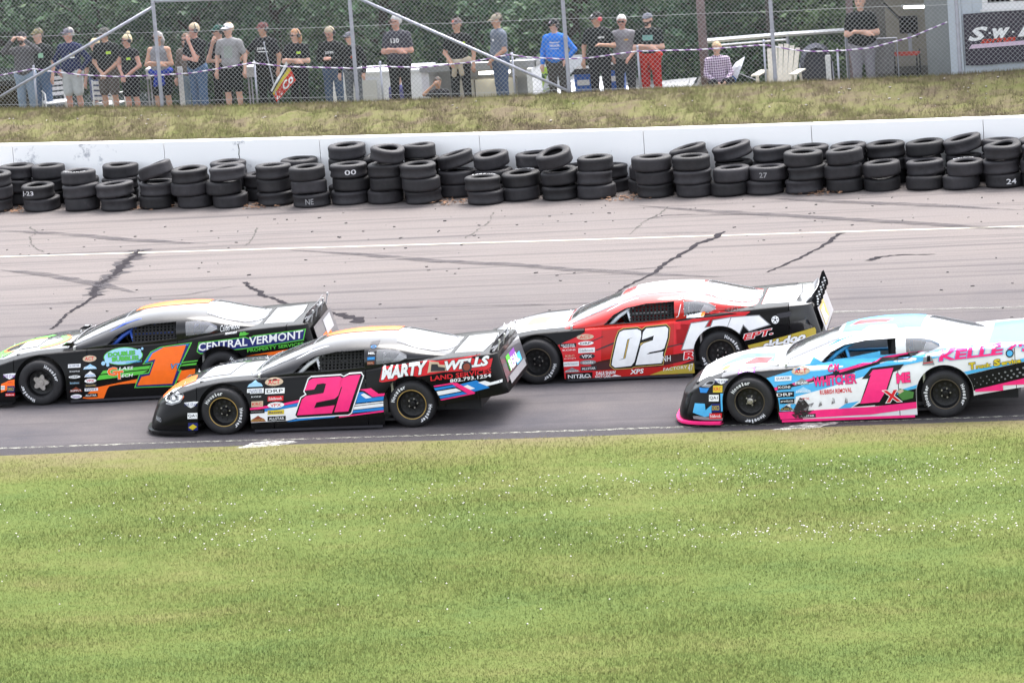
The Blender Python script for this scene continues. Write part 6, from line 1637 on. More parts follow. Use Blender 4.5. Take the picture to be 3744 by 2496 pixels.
# ---- rope and its posts
ROPE = [(-13.9, 1.78), (-13.17, 1.84), (-12.46, 1.95), (-12.11, 1.89), (-11.51, 1.81), (-10.79, 1.76), (-9.99, 1.76), (-9.23, 1.79), (-8.99, 1.82), (-8.0, 1.95), (-7.33, 1.86), (-5.98, 1.79), (-5.47, 1.81), (-4.65, 1.77), (-3.74, 1.84), (-2.94, 1.96), (-2.67, 1.90), (-1.93, 1.84), (-1.46, 1.85), (-.54, 1.94), (.58, 1.93), (.98, 1.94), (1.66, 1.97), (1.84, 1.97), (2.36, 1.86), (2.73, 1.82), (3.27, 1.82), (3.77, 1.85), (4.49, 2.01), (5.16, 2.26)]
def rope_mat():
    m, nt, b = nodes_of('twisted_rope'); g = N(nt, 'ShaderNodeNewGeometry')
    w = N(nt, 'ShaderNodeTexWave', Scale=3.2, Distortion=.2); w.bands_direction = 'DIAGONAL'; nt.links.new(g.outputs['Position'], w.inputs['Vector'])
    r = N(nt, 'ShaderNodeValToRGB'); e = r.color_ramp.elements; e[0].position = .45; e[0].color = (.18, .07, .25, 1); e[1].position = .55; e[1].color = (.62, .60, .66, 1)
    nt.links.new(w.outputs['Fac'], r.inputs[0]); nt.links.new(r.outputs[0], b.inputs['Base Color']); b.inputs['Roughness'].default_value = .8
    return m
tag(MB().tube([(x, fy(x, 4.75), z) for x, z in ROPE], .013, 6).build('rope', rope_mat(), None, True), 'purple and white twisted rope strung along the thin posts', 'rope')
for i, (x, z, tx) in enumerate(((-12.47, 1.98, 'third from the left edge below the cap'), (-7.97, 1.95, ''), (-5.49, 1.87, ''), (-2.93, 1.96, ''), (-.55, 2.01, ''), (1.80, 2.03, ''), (3.14, 1.81, ''))):
    lab = ['thin grey rope post between the binocular holder and the navy top', 'thin grey rope post under the hand of the maroon cap wearer', 'thin grey rope post left of the grey-haired person in dark tee', 'thin grey rope post beside the blue-grey tee wearer', 'thin grey rope post in front of the red race suit', 'thin green-grey rope post in front of the cream garden chair', 'thin rope post right of the cream garden chair'][i]
    t = thing('rope_post', lab, 'post', (x, fy(x, 4.80), 0), 0, 'thin posts carrying the rope')
    MB().tube([(0, 0, .85), (.0, 0, z)], .020, 10).build('shaft', galv, t, True)
    MB().lathe([(.026, z - .02), (.028, z), (.018, z + .03), (0, z + .035)], 10).build('cap', galv, t, True)
block_m = mat('concrete_block', (.50, .48, .42), .9, var=.15)
for x, lab in ((-.55, 'pale concrete block at the foot of the rope post by red suit'), (1.77, 'pale concrete block at the foot of the cream garden chair')):
    o = fy(x, 4.50); g = ground_z(x, o)
    b = MB().box((x - .14, o - .09, g - .05), (x - .005, o + .09, g + .10)).box((x + .005, o - .09, g - .05), (x + .14, o + .09, g + .095)); tag(b.build('concrete_block', block_m), lab, 'block')

# ---- poles
wood_brown = mat('brown_pole', (.17, .125, .128), .85, var=.3, vscale=5, bump=.4, bscale=14)
tag(MB().tube([(.55, 17.62, .6), (.55, 17.62, 3.0), (.54, 17.62, 7)], (.085, .078, .07), 14).build('utility_pole', wood_brown, None, True), 'thick brown wooden pole beside the seated plaid shirt', 'pole')
tag(MB().tube([(1.56, 19.4, -.1), (1.54, 19.4, 6)], (.06, .05), 10).build('utility_pole', mat('dark_pole', (.05, .045, .042), .9, var=.3), None, True), 'thin dark wooden pole behind the cream garden chair', 'pole')

# ---- seats and small things along the bank
cream = mat('cream_paint', (.60, .56, .49), .7, var=.08)
def garden_chair(x, y, rz, label):
    g = ground_z(x, y); t = thing('garden_chair', label, 'chair', (x, y, g), rz)
    n = 6
    for i in range(n):
        u = (i - (n - 1) / 2); top = .98 + .07 * (1 - (u / 2.5) ** 2); sp = u * .108
        M = Matrix.Translation((u * .085, .10, .34)) @ Matrix.Rotation(R(-20), 4, 'X')
        MB().prism([(-.043 , 0), (.043, 0), (.043 + u * .022, top - .34), (-.043 + u * .022 , top - .34 + (.02 if abs(u) < 1 else 0))], -.010, .010, 'y', 0, M).build('back_slat', cream, t)
    for i in range(5):
        z = .33 - i * .012; y0 = .06 - i * .105; MB().box((-.29, y0 - .095, z - .02), (.29, y0, z)).build('seat_slat', cream, t)
    for s in (-1, 1):
        MB().box((s * .36 - .07, -.46, .55), (s * .36 + .07, .20, .575)).build('armrest', cream, t)
        MB().box((s * .33 - .014, -.45, 0), (s * .33 + .014, -.33, .55)).build('leg', cream, t)
        MB().prism([(.30, 0), (.40, 0), (.24, .55), (.14, .55)], s * .315 - .012, s * .315 + .012, 'x').build('leg', cream, t)
    MB().box((-.32, -.47, .22), (.32, -.452, .34)).build('apron', cream, t)
    return t
garden_chair(1.98, 17.30, R(-8), 'cream wooden garden chair with fanned slat back by fence post')
white_pl = mat('white_plastic', (.68, .68, .70), .5)
def plastic_chair(x, y, rz, label):
    g = ground_z(x, y); t = thing('plastic_chair', label, 'chair', (x, y, g), rz)
    MB().box((-.23, -.22, .40), (.23, .22, .42)).build('seat', white_pl, t)
    for i in range(4): MB().box((-.21, .20, .50 + i * .10), (.21, .225, .56 + i * .10)).build('back_slat', white_pl, t)
    for sx_ in (-1, 1):
        MB().tube([(sx_ * .22, -.20, .0), (sx_ * .22, -.20, .60), (sx_ * .22, .16, .62)], .016, 8).build('armrest', white_pl, t, True)
        MB().tube([(sx_ * .22, .21, 0), (sx_ * .22, .215, .88)], .016, 8).build('leg', white_pl, t, True)
    return t
plastic_chair(-12.35, 19.55, R(25), 'white plastic armchair on the bank left of the light grey shorts')
plastic_chair(-11.33, 19.75, R(160), 'white slatted plastic chair behind the brown shorts wearer')
def cooler(x, y, z0, label, w=.30):
    t = thing('cooler_box', label, 'cooler', (x, y, ground_z(x, y)))
    zz = z0 - ground_z(x, y)
    MB().box((-w / 2, -.14, zz), (w / 2, .14, zz + .15)).build('tub', white_pl, t); MB().box((-w / 2 - .01, -.15, zz + .156), (w / 2 + .01, .15, zz + .20)).build('lid', white_pl, t)
    for sx_ in (-1, 1):
        for sy in (-1, 1): MB().box((sx_ * w * .42 - .012, sy * .12 - .012, 0), (sx_ * w * .42 + .012, sy * .12 + .012, zz - .001)).build('leg', galv, t)
    return t
cooler(-10.30, 19.2, 1.58, 'small white cooler on stand left of the grey tank top', .16)
cooler(-8.22, 19.0, 1.55, 'white cooler on stand right of the grey tee wearer')
for x, y, z0, z1, lab in ((-12.20, 19.9, .5, 2.06, 'narrow white board standing behind the olive cap wearer'), (-9.72, 19.1, .7, 1.78, 'narrow white board between blue jacket and blue jeans'), (2.80, 17.8, .75, 1.56, 'short white post right of the cream garden chair')):
    b = MB().box((x - .045, y - .02, z0), (x + .045, y + .02, z1)).box((x - .05, y - .024, z1 - .10), (x + .05, y + .024, z1 - .04)).box((x - .06, y - .03, z0 - .02), (x + .06, y + .03, z0 + .03)); tag(b.build('white_board', white_pl), lab, 'board')
# blue barrels
barrel_b = mat('blue_plastic', (.012, .09, .42), .45)
def barrel(x, y, label, w=.17):
    g = ground_z(x, y); t = thing('waste_bin', label, 'bin', (x, y, g)); hh = 1.56 - g
    q = []
    for z, s in ((0, .86), (.02, .88), (hh * .55, .96), (hh - .13, 1.0)): q.append((z, s))
    b = MB(); n = 16; vs = []
    for z, s in q:
        for i in range(n):
            a = 2 * math.pi * i / n; c, d = math.cos(a), math.sin(a); vs.append((math.copysign(abs(c) ** .5, c) * w * s, math.copysign(abs(d) ** .5, d) * w * s, z))
    b.add(vs, [(j * n + i, j * n + (i + 1) % n, (j + 1) * n + (i + 1) % n, (j + 1) * n + i) for j in range(3) for i in range(n)]); b.build('tub', barrel_b, t, 'auto')
    MB().box((-w * 1.1, -w * 1.1, hh - .129), (w * 1.1, w * 1.1, hh - .09)).prism([(-w, hh - .09), (w, hh - .09), (w * .8, hh - .03), (-w * .8, hh - .03)], -w, w).build('lid', mat('black_plastic', (.02, .02, .025), .5), t)
    MB().box((-w * .6, -w * 1.02, hh - .34), (w * .6, -w * .975, hh - .24)).build('label_strip', white_pl, t)
    return t
barrel(-1.76, 18.05, 'blue waste bin with black lid behind the fence post', .19); barrel(-1.22, 18.35, 'blue waste bin half hidden behind the black tee with red ear defenders', .17)
# umbrella lying open on its side
t = thing('umbrella', 'blue and white umbrella lying beside the seated plaid shirt', 'umbrella', (1.16, 17.5, ground_z(1.16, 17.5)), R(-20))
M = Matrix.Translation((0, 0, .58)) @ Matrix.Rotation(R(-62), 4, 'Y') @ Matrix.Rotation(R(25), 4, 'X')
for k in range(8):
    a0, a1 = 2 * math.pi * k / 8, 2 * math.pi * (k + 1) / 8; vs = [M @ Vector((0, 0, .13))]
    for r_, z in ((.17, .095), (.34, -.02)):
        for a in (a0, (a0 + a1) / 2, a1): vs.append(M @ Vector((r_ * math.cos(a) * (1 if a in (a0, a1) else .96), r_ * math.sin(a) * (1 if a in (a0, a1) else .96), z)))
    MB().add(vs, [(0, 1, 2), (0, 2, 3), (1, 4, 5, 2), (2, 5, 6, 3)]).build('canopy_panel', cloth('umb_blue', (.02, .12, .42)) if k % 4 == 1 else cloth('umb_grey', (.50, .52, .56)), t, True)
MB().tube([M @ Vector((0, 0, .16)), M @ Vector((0, 0, -.42))], .008, 6).build('shaft', galv, t)
b = MB(); vs = []
for j in range(7):
    for i in range(12): th, ph = math.pi * j / 6, 2 * math.pi * i / 12; vs.append((1.36 + .075 * math.sin(th) * math.cos(ph) * (1 + .12 * math.sin(3 * ph)), fy(1.36, 4.62) + .07 * math.sin(th) * math.sin(ph), ground_z(1.36, fy(1.36, 4.62)) + .09 + .10 * math.cos(th) * (1 - .15 * math.cos(2 * ph))))
b.add(vs, [(j * 12 + i, (j + 1) * 12 + i, (j + 1) * 12 + (i + 1) % 12, j * 12 + (i + 1) % 12) for j in range(6) for i in range(12)])
b.lathe([(.02, 0), (.03, .03), (.012, .05)], 8, 'z', Matrix.Translation((1.36, fy(1.36, 4.62), ground_z(1.36, fy(1.36, 4.62)) + .18)))
tag(b.build('carrier_bag', mat('lime_plastic', (.50, .62, .06), .5), None, True), 'small lime yellow bag on the grass between seated person and chair', 'bag')
# furled banner
t = thing('banner_flag', 'furled red, yellow and white banner held beside the black trousers', 'flag', (-7.52, fy(-7.52, 4.95), 0))
MB().tube([(-.25, 0, 2.28), (-.05, .02, .95)], .012, 6).lathe([(0, -.03), (.022, 0), (0, .03)], 8, 'z', Matrix.Translation((-.25, 0, 2.30))).build('pole', galv, t)
def cloth_strip(u0, u1, m, name):
    b = MB(); vs = []
    for i in range(9):
        s = i / 8; A_ = Vector((.14 + .06 * s, -.02, 1.92 - .38 * s)); B_ = Vector((-.22 + .10 * s, 0, 1.46 - .36 * s))
        A_ = Vector((.15, -.03, 1.93)).lerp(Vector((-.20, 0, 1.40)), s); off = Vector((.10 + .06 * (1 - s), 0, -.36 + .14 * s))
        for u in (u0, u1): p = A_ + off * u; p.y += .025 * math.sin(6 * s + 4 * u); vs.append(p)
    b.add(vs, [(2 * i, 2 * i + 1, 2 * i + 3, 2 * i + 2) for i in range(8)]); b.build(name, m, t, True)
for u0, u1, m, nm in ((0, .16, cloth('flag_white', (.7, .7, .72)), 'cloth_band'), (.16, .26, cloth('flag_black', (.03, .03, .05)), 'cloth_band'), (.26, .46, cloth('flag_yellow', (.52, .42, .05)), 'cloth_band'), (.46, 1.0, cloth('flag_red', (.52, .05, .035)), 'cloth_band')): cloth_strip(u0, u1, m, nm)
V_, F_, _a = text_mesh('in Co', .03); vs = []
for u_, v_ in V_:
    s = .95 - .9 * u_; A_ = Vector((.15, -.03, 1.93)).lerp(Vector((-.20, 0, 1.40)), s); off = Vector((.10 + .06 * (1 - s), 0, -.36 + .14 * s)); q = .94 - .42 * v_
    p = A_ + off * q; p.y += .025 * math.sin(6 * s + 4 * q) - .012; vs.append(p)
MB().add(vs, F_).build('lettering', vW, t)

# ---- pit side: trailers, parked race car, pickup, shelter
wht = mat('white_gelcoat', (.66, .67, .70), .4, var=.06, vscale=2); off_w = mat('off_white_panel', (.48, .48, .47), .6, var=.08); beige = mat('beige_cabinet', (.44, .41, .33), .6, var=.08); gry = mat('grey_roof', (.24, .245, .25), .6)
def obox(name, x0, x1, o0, o1, z0, z1, m, t):
    return MB().box((x0, fy(x0, o0), z0), (x1, fy(x0, o1), z1)).build(name, m, t)
t = thing('enclosed_trailer', 'white enclosed trailer with open side and beige cabinets inside', 'trailer', (0, 0, 0))
obox('side_wall', -5.18, -5.04, 7.0, 8.0, -.2, 1.36, wht, t); obox('side_wall', -3.10, -3.0, 7.0, 8.0, -.2, 1.36, wht, t); obox('back_wall', -5.03, -3.11, 7.9, 8.0, -.2, 1.30, off_w, t); obox('floor', -5.03, -3.11, 7.0, 7.9, -.25, -.15, off_w, t); obox('header', -5.2, -2.98, 6.96, 7.10, 1.362, 1.49, wht, t)
MB().prism([(fy(-4.1, 7.101), 1.362), (fy(-4.1, 7.101), 1.49), (fy(-4.1, 8.05), 1.33), (fy(-4.1, 8.05), 1.30)], -5.2, -2.98, 'x').build('roof', gry, t)
for x0 in (-4.62, -4.22, -3.84): obox('cabinet', x0, x0 + .37, 7.45, 7.85, -.1, 1.12, beige, t); 
for x0 in (-4.62, -4.22, -3.84): obox('cabinet_handle', x0 + .15, x0 + .22, 7.42, 7.445, .70, .73, gry, t)
obox('strip_light', -4.1, -3.5, 7.3, 7.36, 1.24, 1.29, mat('lamp_tube', (1, .96, .88), .5, emit=2.5), t)
for y_ in (7.5,):
    MB().lathe([(.12, -.09), (.30, -.09), (.33, -.05), (.33, .05), (.30, .09), (.12, .09)], 24, 'x' if False else 'y', Matrix.Translation((-5.28, fy(-5.2, y_), -.12)) @ Matrix.Rotation(R(90), 4, 'Z')).build('wheel', blk_rubber, t, True)
t = thing('box_trailer', 'plain white box trailer behind the phone user', 'trailer', (0, 0, 0))
obox('body', -7.35, -5.45, 8.3, 9.1, -.05, 1.16, wht, t); obox('roof', -7.4, -5.4, 8.25, 9.15, 1.162, 1.20, wht, t); obox('door', -7.0, -6.4, 8.275, 8.298, .1, 1.05, off_w, t); obox('trim', -7.36, -5.44, 8.26, 8.297, .3, .34, gry, t); obox('skirt', -7.3, -5.5, 8.4, 9.0, -.5, -.06, gry, t)
# white late model parked in the pits
cp = make_car('white parked race car with lime lettering, roof seen over the bank', (-2.55, fy(-2.55, 8.0), -.20), R(4), 1.0, {'body': PW}, mat('cage_white', (.6, .61, .63), .4), group=None)
Vp = Vinyl(cp, (0, 0), ((0, 0), (0, 0)), 1)
Vp.lay('number', [(-.28 + .0, .25), (.05, .25), (.12, .70), (-.20, .70)], [(0, 1, 2, 3)], vLime, 1)
t = thing('equipment_panel', 'white panel with lime number 17 behind the blue sweatshirt', 'panel', (0, 0, 0))
obox('board', -3.86, -2.55, 9.9, 10.0, -.5, 1.16, wht, t); V_, F_, _a = text_mesh('17', .08, .2)
MB().add([(-3.55 + .36 * u, fy(-3.86, 9.9) - .01, .55 + .42 * v) for u, v in V_], F_).build('number', vLime, t)
for x in (-3.8, -2.65): obox('stand', x, x + .06, 10.01, 10.3, -.6, .5, gry, t)
t = thing('pickup_truck', 'dark pickup truck behind the binocular holder at left edge', 'pickup truck', (-13.6, fy(-13.6, 7.6), -.28), R(-8))
dkt = paint('truck_dark', (.02, .024, .028)); tg = glass_mat('truck_glass', (.10, .12, .14), 1.5)
MB().prism([(-2.6, .45), (-2.6, .95), (-1.5, 1.10), (-.95, 1.72), (.45, 1.75), (.62, 1.15), (2.6, 1.15), (2.65, .45), (2.2, .42), (1.9, .80), (1.4, .80), (1.1, .42), (-1.2, .42), (-1.5, .78), (-2.0, .78), (-2.3, .42)], -.95, .95).build('body', dkt, t, 'auto')
MB().prism([(-1.30, 1.14), (-.88, 1.62), (-.30, 1.64), (-.30, 1.14)], -.958, -.952).build('window', tg, t); MB().prism([(-.22, 1.14), (-.22, 1.64), (.38, 1.65), (.50, 1.14)], -.958, -.952).build('window', tg, t)
for x in (-1.75, 1.65):
    for s in (-1, 1): MB().lathe([(.2, -.12), (.34, -.12), (.37, -.08), (.37, .08), (.34, .12), (.0, .12)], 24, 'y', Matrix.Translation((x, s * .82, .37))).build('wheel', blk_rubber, t, True)
MB().box((-2.64, -.9, .75), (-2.605, -.55, .9)).build('headlight', vGy, t); MB().box((-2.66, -.96, .42), (-2.606, .96, .58)).build('bumper', alu, t); MB().box((2.606, -.8, .7), (2.63, .8, 1.1)).build('tailgate', PG, t)
# low work shelter: white beams on posts
t = thing('work_shelter', 'white beam frame shelter behind the seated plaid shirt', 'shelter', (0, 0, 0))
def beam(p, q, r_, m, nm='beam'):
    MB().tube([(p[0], fy(p[0], p[1]), p[2]), (q[0], fy(q[0], q[1]), q[2])], r_, 4).build(nm, m, t)
beam((.40, 6.9, 1.79), (1.97, 7.0, 1.85), .045, wht); beam((1.97, 7.0, 1.85), (3.0, 7.6, 1.80), .042, wht); beam((.6, 7.2, 1.66), (1.9, 7.2, 1.72), .02, wht)
for x, o in ((.42, 6.92), (1.95, 7.05), (2.98, 7.6)): beam((x, o, -.4), (x, o, 1.80), .028, galv, 'post')
# dark hooded camp chair
t = thing('camp_chair', 'dark grey hooded camp chair under the work shelter', 'chair', (2.52, fy(2.52, 6.6), ground_z(2.52, fy(2.52, 6.6))), R(10))
b = MB(); vs = []
for i in range(13):
    a = math.pi * i / 12; r_ = .30
    for w_ in (0, .10): vs.append(((r_ - w_ * .6) * math.cos(a), .15 - w_ * 2.2, .95 + (r_ - w_ * .5) * math.sin(a) * 1.25))
b.add(vs, [(2 * i, 2 * i + 1, 2 * i + 3, 2 * i + 2) for i in range(12)]); b.prism([(-.28, .45), (.28, .45), (.30, 1.0), (.2, 1.25), (-.2, 1.25), (-.30, 1.0)], .15, .165); b.build('hood', cloth('camp_grey', (.075, .078, .10)), t, True)
MB().box((-.28, -.35, .42), (.28, .14, .45)).build('seat', cloth('camp_grey', (.075, .078, .10)), t)
for sx_ in (-1, 1): MB().tube([(sx_ * .3, .17, 0), (sx_ * .30, -.36, .62)], .014, 6).build('leg', galv, t); MB().tube([(sx_ * .3, -.36, 0), (sx_ * .30, .17, .95)], .014, 6).build('leg', galv, t)

# ---- timing building at the right edge
side_m = mat('pale_siding', (.44, .49, .55), .6, var=.06, vscale=3)
Bx = thing('timing_building', 'pale blue-grey board building with dark banner at the right edge', 'building', (5.12, fy(5.12, 5.25), 0))
bw = 4.6
x = .26; i = 0
while x < bw:
    MB().box((x, -.012 if i % 2 else -.006, .8), (min(x + .196, bw), .02, 4.3)).build('board', side_m, Bx); x += .2; i += 1
MB().box((.02, -.03, .8), (.255, .03, 4.3)).build('corner_post', side_m, Bx)
MB().box((.03, .031, .8), (bw, 2.6, 4.28)).build('wall_core', mat('siding_core', (.35, .38, .42), .7), Bx)
rf = MB().prism([(-.35, 4.3), (2.9, 4.9), (2.9, 5.0), (-.35, 4.4)], -.3, bw + .3, 'x').build('roof', gry, Bx)
wf = MB().box((.64, -.05, 2.39), (2.3, -.013, 2.50)).box((.64, -.05, 2.502), (.74, -.013, 3.5)).box((2.2, -.05, 2.502), (2.3, -.013, 3.5)).box((.64, -.05, 3.502), (2.3, -.013, 3.6)).box((1.15, -.045, 2.502), (1.20, -.014, 3.5)).build('window_frame', white_pl, Bx)
MB().box((.745, -.022, 2.505), (1.145, -.014, 3.495)).build('pane', glass_mat('dark_pane', (.05, .07, .06), 1.5), wf); MB().box((1.205, -.022, 2.505), (2.195, -.014, 3.495)).build('pane', glass_mat('dark_pane', (.05, .07, .06), 1.5), wf)
MB().box((.60, -.075, 2.352), (2.34, -.013, 2.388)).build('window_sill', white_pl, wf)
# banner hung on the building
bn = thing('banner', 'dark banner with white and red lettering on the pale building', 'banner', (5.12, fy(5.12, 5.25), 0))
bb = MB(); nx_ = 14; vs = []
for i in range(nx_ + 1):
    for j in range(6):
        u, v = i / nx_, j / 5; vs.append((.29 + 3.3 * u, -.055 - .012 * math.sin(9 * u + 2 * v), 1.40 + .03 * u + (.93 + .02 * u) * v - .02 * math.sin(math.pi * 6 * u) * (1 - v) * .5))
bb.add(vs, [(i * 6 + j, (i + 1) * 6 + j, (i + 1) * 6 + j + 1, i * 6 + j + 1) for i in range(nx_) for j in range(5)]); bb.build('cloth', vinyl('banner_dark', (.045, .040, .055)), bn, True)
def bn_text(tx, x0, x1, z0, z1, m, bold, shear, nm='lettering'):
    V_, F_, _a = text_mesh(tx, bold, shear); MB().add([(x0 + (x1 - x0) * u, -.074, z0 + (z1 - z0) * v + .03 * (x0 + (x1 - x0) * u - .3)) for u, v in V_], F_).build(nm, m, bn)
bn_text('S', .36, .72, 1.83, 2.08, vW, .04, .3); bn_text('w', .80, 1.12, 1.84, 2.03, vW, .05, .3); bn_text('ift', 1.24, 2.1, 1.84, 2.14, vW, .05, .3)
for x in (.75, 1.17): MB().box((x - .02, -.077, 1.95), (x + .02, -.073, 1.98)).build('lettering', vW, bn)
MB().prism([(.36, 1.70), (2.6, 1.76), (2.6, 1.84), (.42, 1.775)], -.0765, -.0745).build('underline', vinyl('banner_pink', (.62, .48, .60)), bn); bn_text('springs', .58, 1.22, 1.745, 1.875, vinyl('banner_red', (.60, .06, .03)), .02, .3)
for q in bn.children[-1:]: q.location.y = -.006

# ---- open work shed left of the building
shed_in = mat('shed_lining', (.13, .125, .115), .85, var=.2, vscale=2); shed_w = mat('shed_grey_green', (.25, .27, .27), .7, var=.08)
t = thing('work_shed', 'open-fronted dark shed with lit tube lamp beside the pale building', 'shed', (0, 0, 0))
obox('back_wall', 3.2, 5.1, 9.0, 9.1, -.4, 3.4, shed_in, t); obox('roof', 2.9, 5.1, 6.6, 9.3, 3.42, 3.5, gry, t); obox('side_panel', 4.55, 5.10, 6.9, 7.0, .2, 3.4, shed_w, t); obox('side_wall', 5.02, 5.10, 7.05, 9.0, -.4, 3.4, shed_in, t); obox('floor', 3.0, 5.1, 6.6, 9.0, -.2, .45, mat('shed_floor', (.15, .145, .14), .9), t)
obox('corner_post', 3.12, 3.24, 6.7, 6.8, .3, 3.4, wood_brown, t)
obox('wall_sheet', 3.60, 4.5, 8.85, 8.98, .9, 2.35, mat('plywood', (.26, .24, .20), .8, var=.12), t)
MB().tube([(3.75, fy(3.75, 7.4), 2.30), (4.35, fy(4.35, 7.4), 1.65)], .025, 6).build('brace', dark_in, t)
lf = thing('tube_lamp', 'lit fluorescent tube lamp hanging in the open shed', 'lamp', (4.36, fy(4.36, 7.0), 2.26), R(-6))
MB().box((-.20, -.02, -.022), (.20, .02, .022)).build('tube', mat('lamp_glow', (1.0, .93, .80), .5, emit=4.5), lf); MB().box((-.24, -.035, .024), (.42, .035, .05)).build('housing', alu, lf); MB().box((.21, -.03, -.02), (.40, .03, .023)).build('ballast', alu, lf)
sc_ = thing('wall_screen', 'black flat screen on the back of the open shed', 'screen', (4.20, fy(4.2, 7.3), 1.90), R(-4))
MB().box((-.17, -.02, -.16), (.17, .02, .16)).build('bezel', mat('black_plastic', (.02, .02, .025), .5), sc_); MB().box((-.16, -.024, -.15), (.16, -.0205, .15)).build('panel', mat('screen_dark', (.008, .008, .011), .25), sc_); MB().box((-.03, .021, -.5), (.03, .06, .1)).build('arm', galv, sc_)
wb = thing('tool_cart', 'black wheeled tool cart with red tray inside the open shed', 'tool cart', (4.22, fy(4.22, 6.5), ground_z(4.22, fy(4.22, 6.5))), R(-5))
gt = .62
for z, m in ((.25, dark_in), (.62, dark_in), (1.02, mat('red_tray', (.42, .05, .035), .5))): MB().box((-.22, -.16, z), (.22, .16, z + .03)).box((-.22, -.162, z + .03), (.22, -.15, z + .075)).build('shelf', m, wb)
for sx_ in (-1, 1):
    for sy in (-1, 1): MB().box((sx_ * .205 - .012, sy * .145 - .012, .08), (sx_ * .205 + .012, sy * .145 + .012, 1.10)).build('leg', dark_in, wb); MB().lathe([(0, -.015), (.04, -.015), (.04, .015), (0, .015)], 12, 'y', Matrix.Translation((sx_ * .205, sy * .145, .04))).build('castor', blk_rubber, wb)
tp = thing('hanging_tarp', 'grey cloth hanging beside the big person in black shirt', 'tarp', (3.86, fy(3.86, 6.0), 0))
b = MB(); vs = []
for i in range(10):
    for j in range(5): u, v = i / 9, j / 4; vs.append((-.16 + .36 * u * (1 - .12 * v), .03 * math.sin(8 * u + v), 1.82 - .62 * v))
b.add(vs, [(i * 5 + j, (i + 1) * 5 + j, (i + 1) * 5 + j + 1, i * 5 + j + 1) for i in range(9) for j in range(4)]); b.build('cloth', cloth('tarp_grey', (.17, .165, .17)), tp, True); MB().tube([(-.2, 0, 1.84), (.24, 0, 1.84)], .012, 6).tube([(-.2, 0, .6), (-.2, 0, 1.84)], .012, 6).tube([(.24, 0, .6), (.24, 0, 1.84)], .012, 6).build('rail', galv, tp)

# ================================================================== TREES
def leaf_mat(name, dark, mid, light):
    m, nt, b = nodes_of(name)
    at = N(nt, 'ShaderNodeAttribute', attribute_name='rnd'); r = N(nt, 'ShaderNodeValToRGB'); e = r.color_ramp.elements
    e[0].position = 0; e[0].color = (*dark, 1); e[1].position = 1; e[1].color = (*light, 1); q = e.new(.5); q.color = (*mid, 1)
    nt.links.new(at.outputs['Fac'], r.inputs[0]); nt.links.new(r.outputs[0], b.inputs['Base Color']); b.inputs['Roughness'].default_value = .6; b.inputs['Specular IOR Level'].default_value = .25
    return m
LEAF = [leaf_mat('leaf_deep', (.014, .034, .020), (.042, .090, .048), (.105, .170, .085)), leaf_mat('leaf_mid', (.022, .050, .026), (.065, .125, .060), (.14, .20, .095)), leaf_mat('leaf_pale', (.035, .068, .032), (.095, .155, .070), (.17, .23, .11))]
bark = mat('bark', (.045, .036, .030), .95, var=.4, vscale=10, bump=.6, bscale=20)
def leaves(n_cl, per, rx, ry, rz, cz, size, seed, front=True):
    g = np.random.default_rng(seed)
    u = g.normal(size=(n_cl, 3)); u /= np.linalg.norm(u, axis=1)[:, None]; r = g.uniform(.45, 1.0, n_cl) ** .6
    lob = 1 + .22 * np.sin(3 * np.arctan2(u[:, 1], u[:, 0]) + seed) + .15 * np.sin(5 * u[:, 2] * 2 + seed)
    C = u * (r * lob)[:, None] * np.array([rx, ry, rz]) + np.array([0, 0, cz])
    cr = g.uniform(.10, .34, n_cl)
    idx = np.repeat(np.arange(n_cl), per)
    P = C[idx] + g.normal(size=(len(idx), 3)) * cr[idx][:, None] * np.array([1, 1, .55])
    P = P[P[:, 2] > .05] if cz < 1e9 else P; idx = idx[:len(P)] if len(P) != len(idx) else idx
    n = len(P)
    a = g.normal(size=(n, 3)); a /= np.linalg.norm(a, axis=1)[:, None]; a[:, 2] *= .5
    nrm = g.normal(size=(n, 3)) * .5 + np.array([0, -.45, .85]); b_ = np.cross(a, nrm); b_ /= np.linalg.norm(b_, axis=1)[:, None] + 1e-9; a /= np.linalg.norm(a, axis=1)[:, None]
    L = size * g.uniform(.6, 1.35, n)[:, None]; W = L * .62
    V = np.stack([P - a * L, P - b_ * W * .8 + a * L * .1, P + a * L * 1.1 - np.array([0, 0, .02]), P + b_ * W * .8 + a * L * .1], 1).reshape(-1, 3)
    F = np.arange(4 * n).reshape(-1, 4)
    clr = g.uniform(0, 1, n_cl); att = np.clip(.65 * clr[idx] + .35 * g.uniform(0, 1, n), 0, 1)
    return V, F, np.repeat(att, 4)
def tree(x, y, gz, label, mi, rx, ry, rz, cz, ncl, per, size, seed, group, hgt=None):
    t = thing('tree', label, 'tree', (x, y, gz), 0, group); rnd = random.Random(seed)
    h = hgt or cz + rz * .7
    b = MB().tube([(0, 0, -.1), (.03, .02, h * .25), (rnd.uniform(-.1, .1), 0, h * .6), (rnd.uniform(-.2, .2), 0, h)], (.17, .14, .10, .02), 9)
    for k in range(6):
        a = rnd.uniform(0, 6.28); z0 = h * rnd.uniform(.12, .7); L = rx * rnd.uniform(.5, .9); b.tube([(0, 0, z0), (L * .5 * math.cos(a), L * .5 * math.sin(a), z0 + .25), (L * math.cos(a), L * math.sin(a), z0 + .45)], (.05, .035, .01), 5)
    b.build('trunk', bark, t, True)
    V_, F_, A_ = leaves(ncl, per, rx, ry, rz, cz, size, seed); np_mesh('crown', V_, F_, LEAF[mi], t, False, A_)
    return t
tag(strip('forest_floor', XS, lambda x: [(bx(x) + 10.2, -.60), (bx(x) + 30, -.66), (bx(x) + 250, -.66)], mat('forest_floor_m', (.022, .026, .016), .95, var=.4, vscale=1.2, spec=.03)), kind='structure')
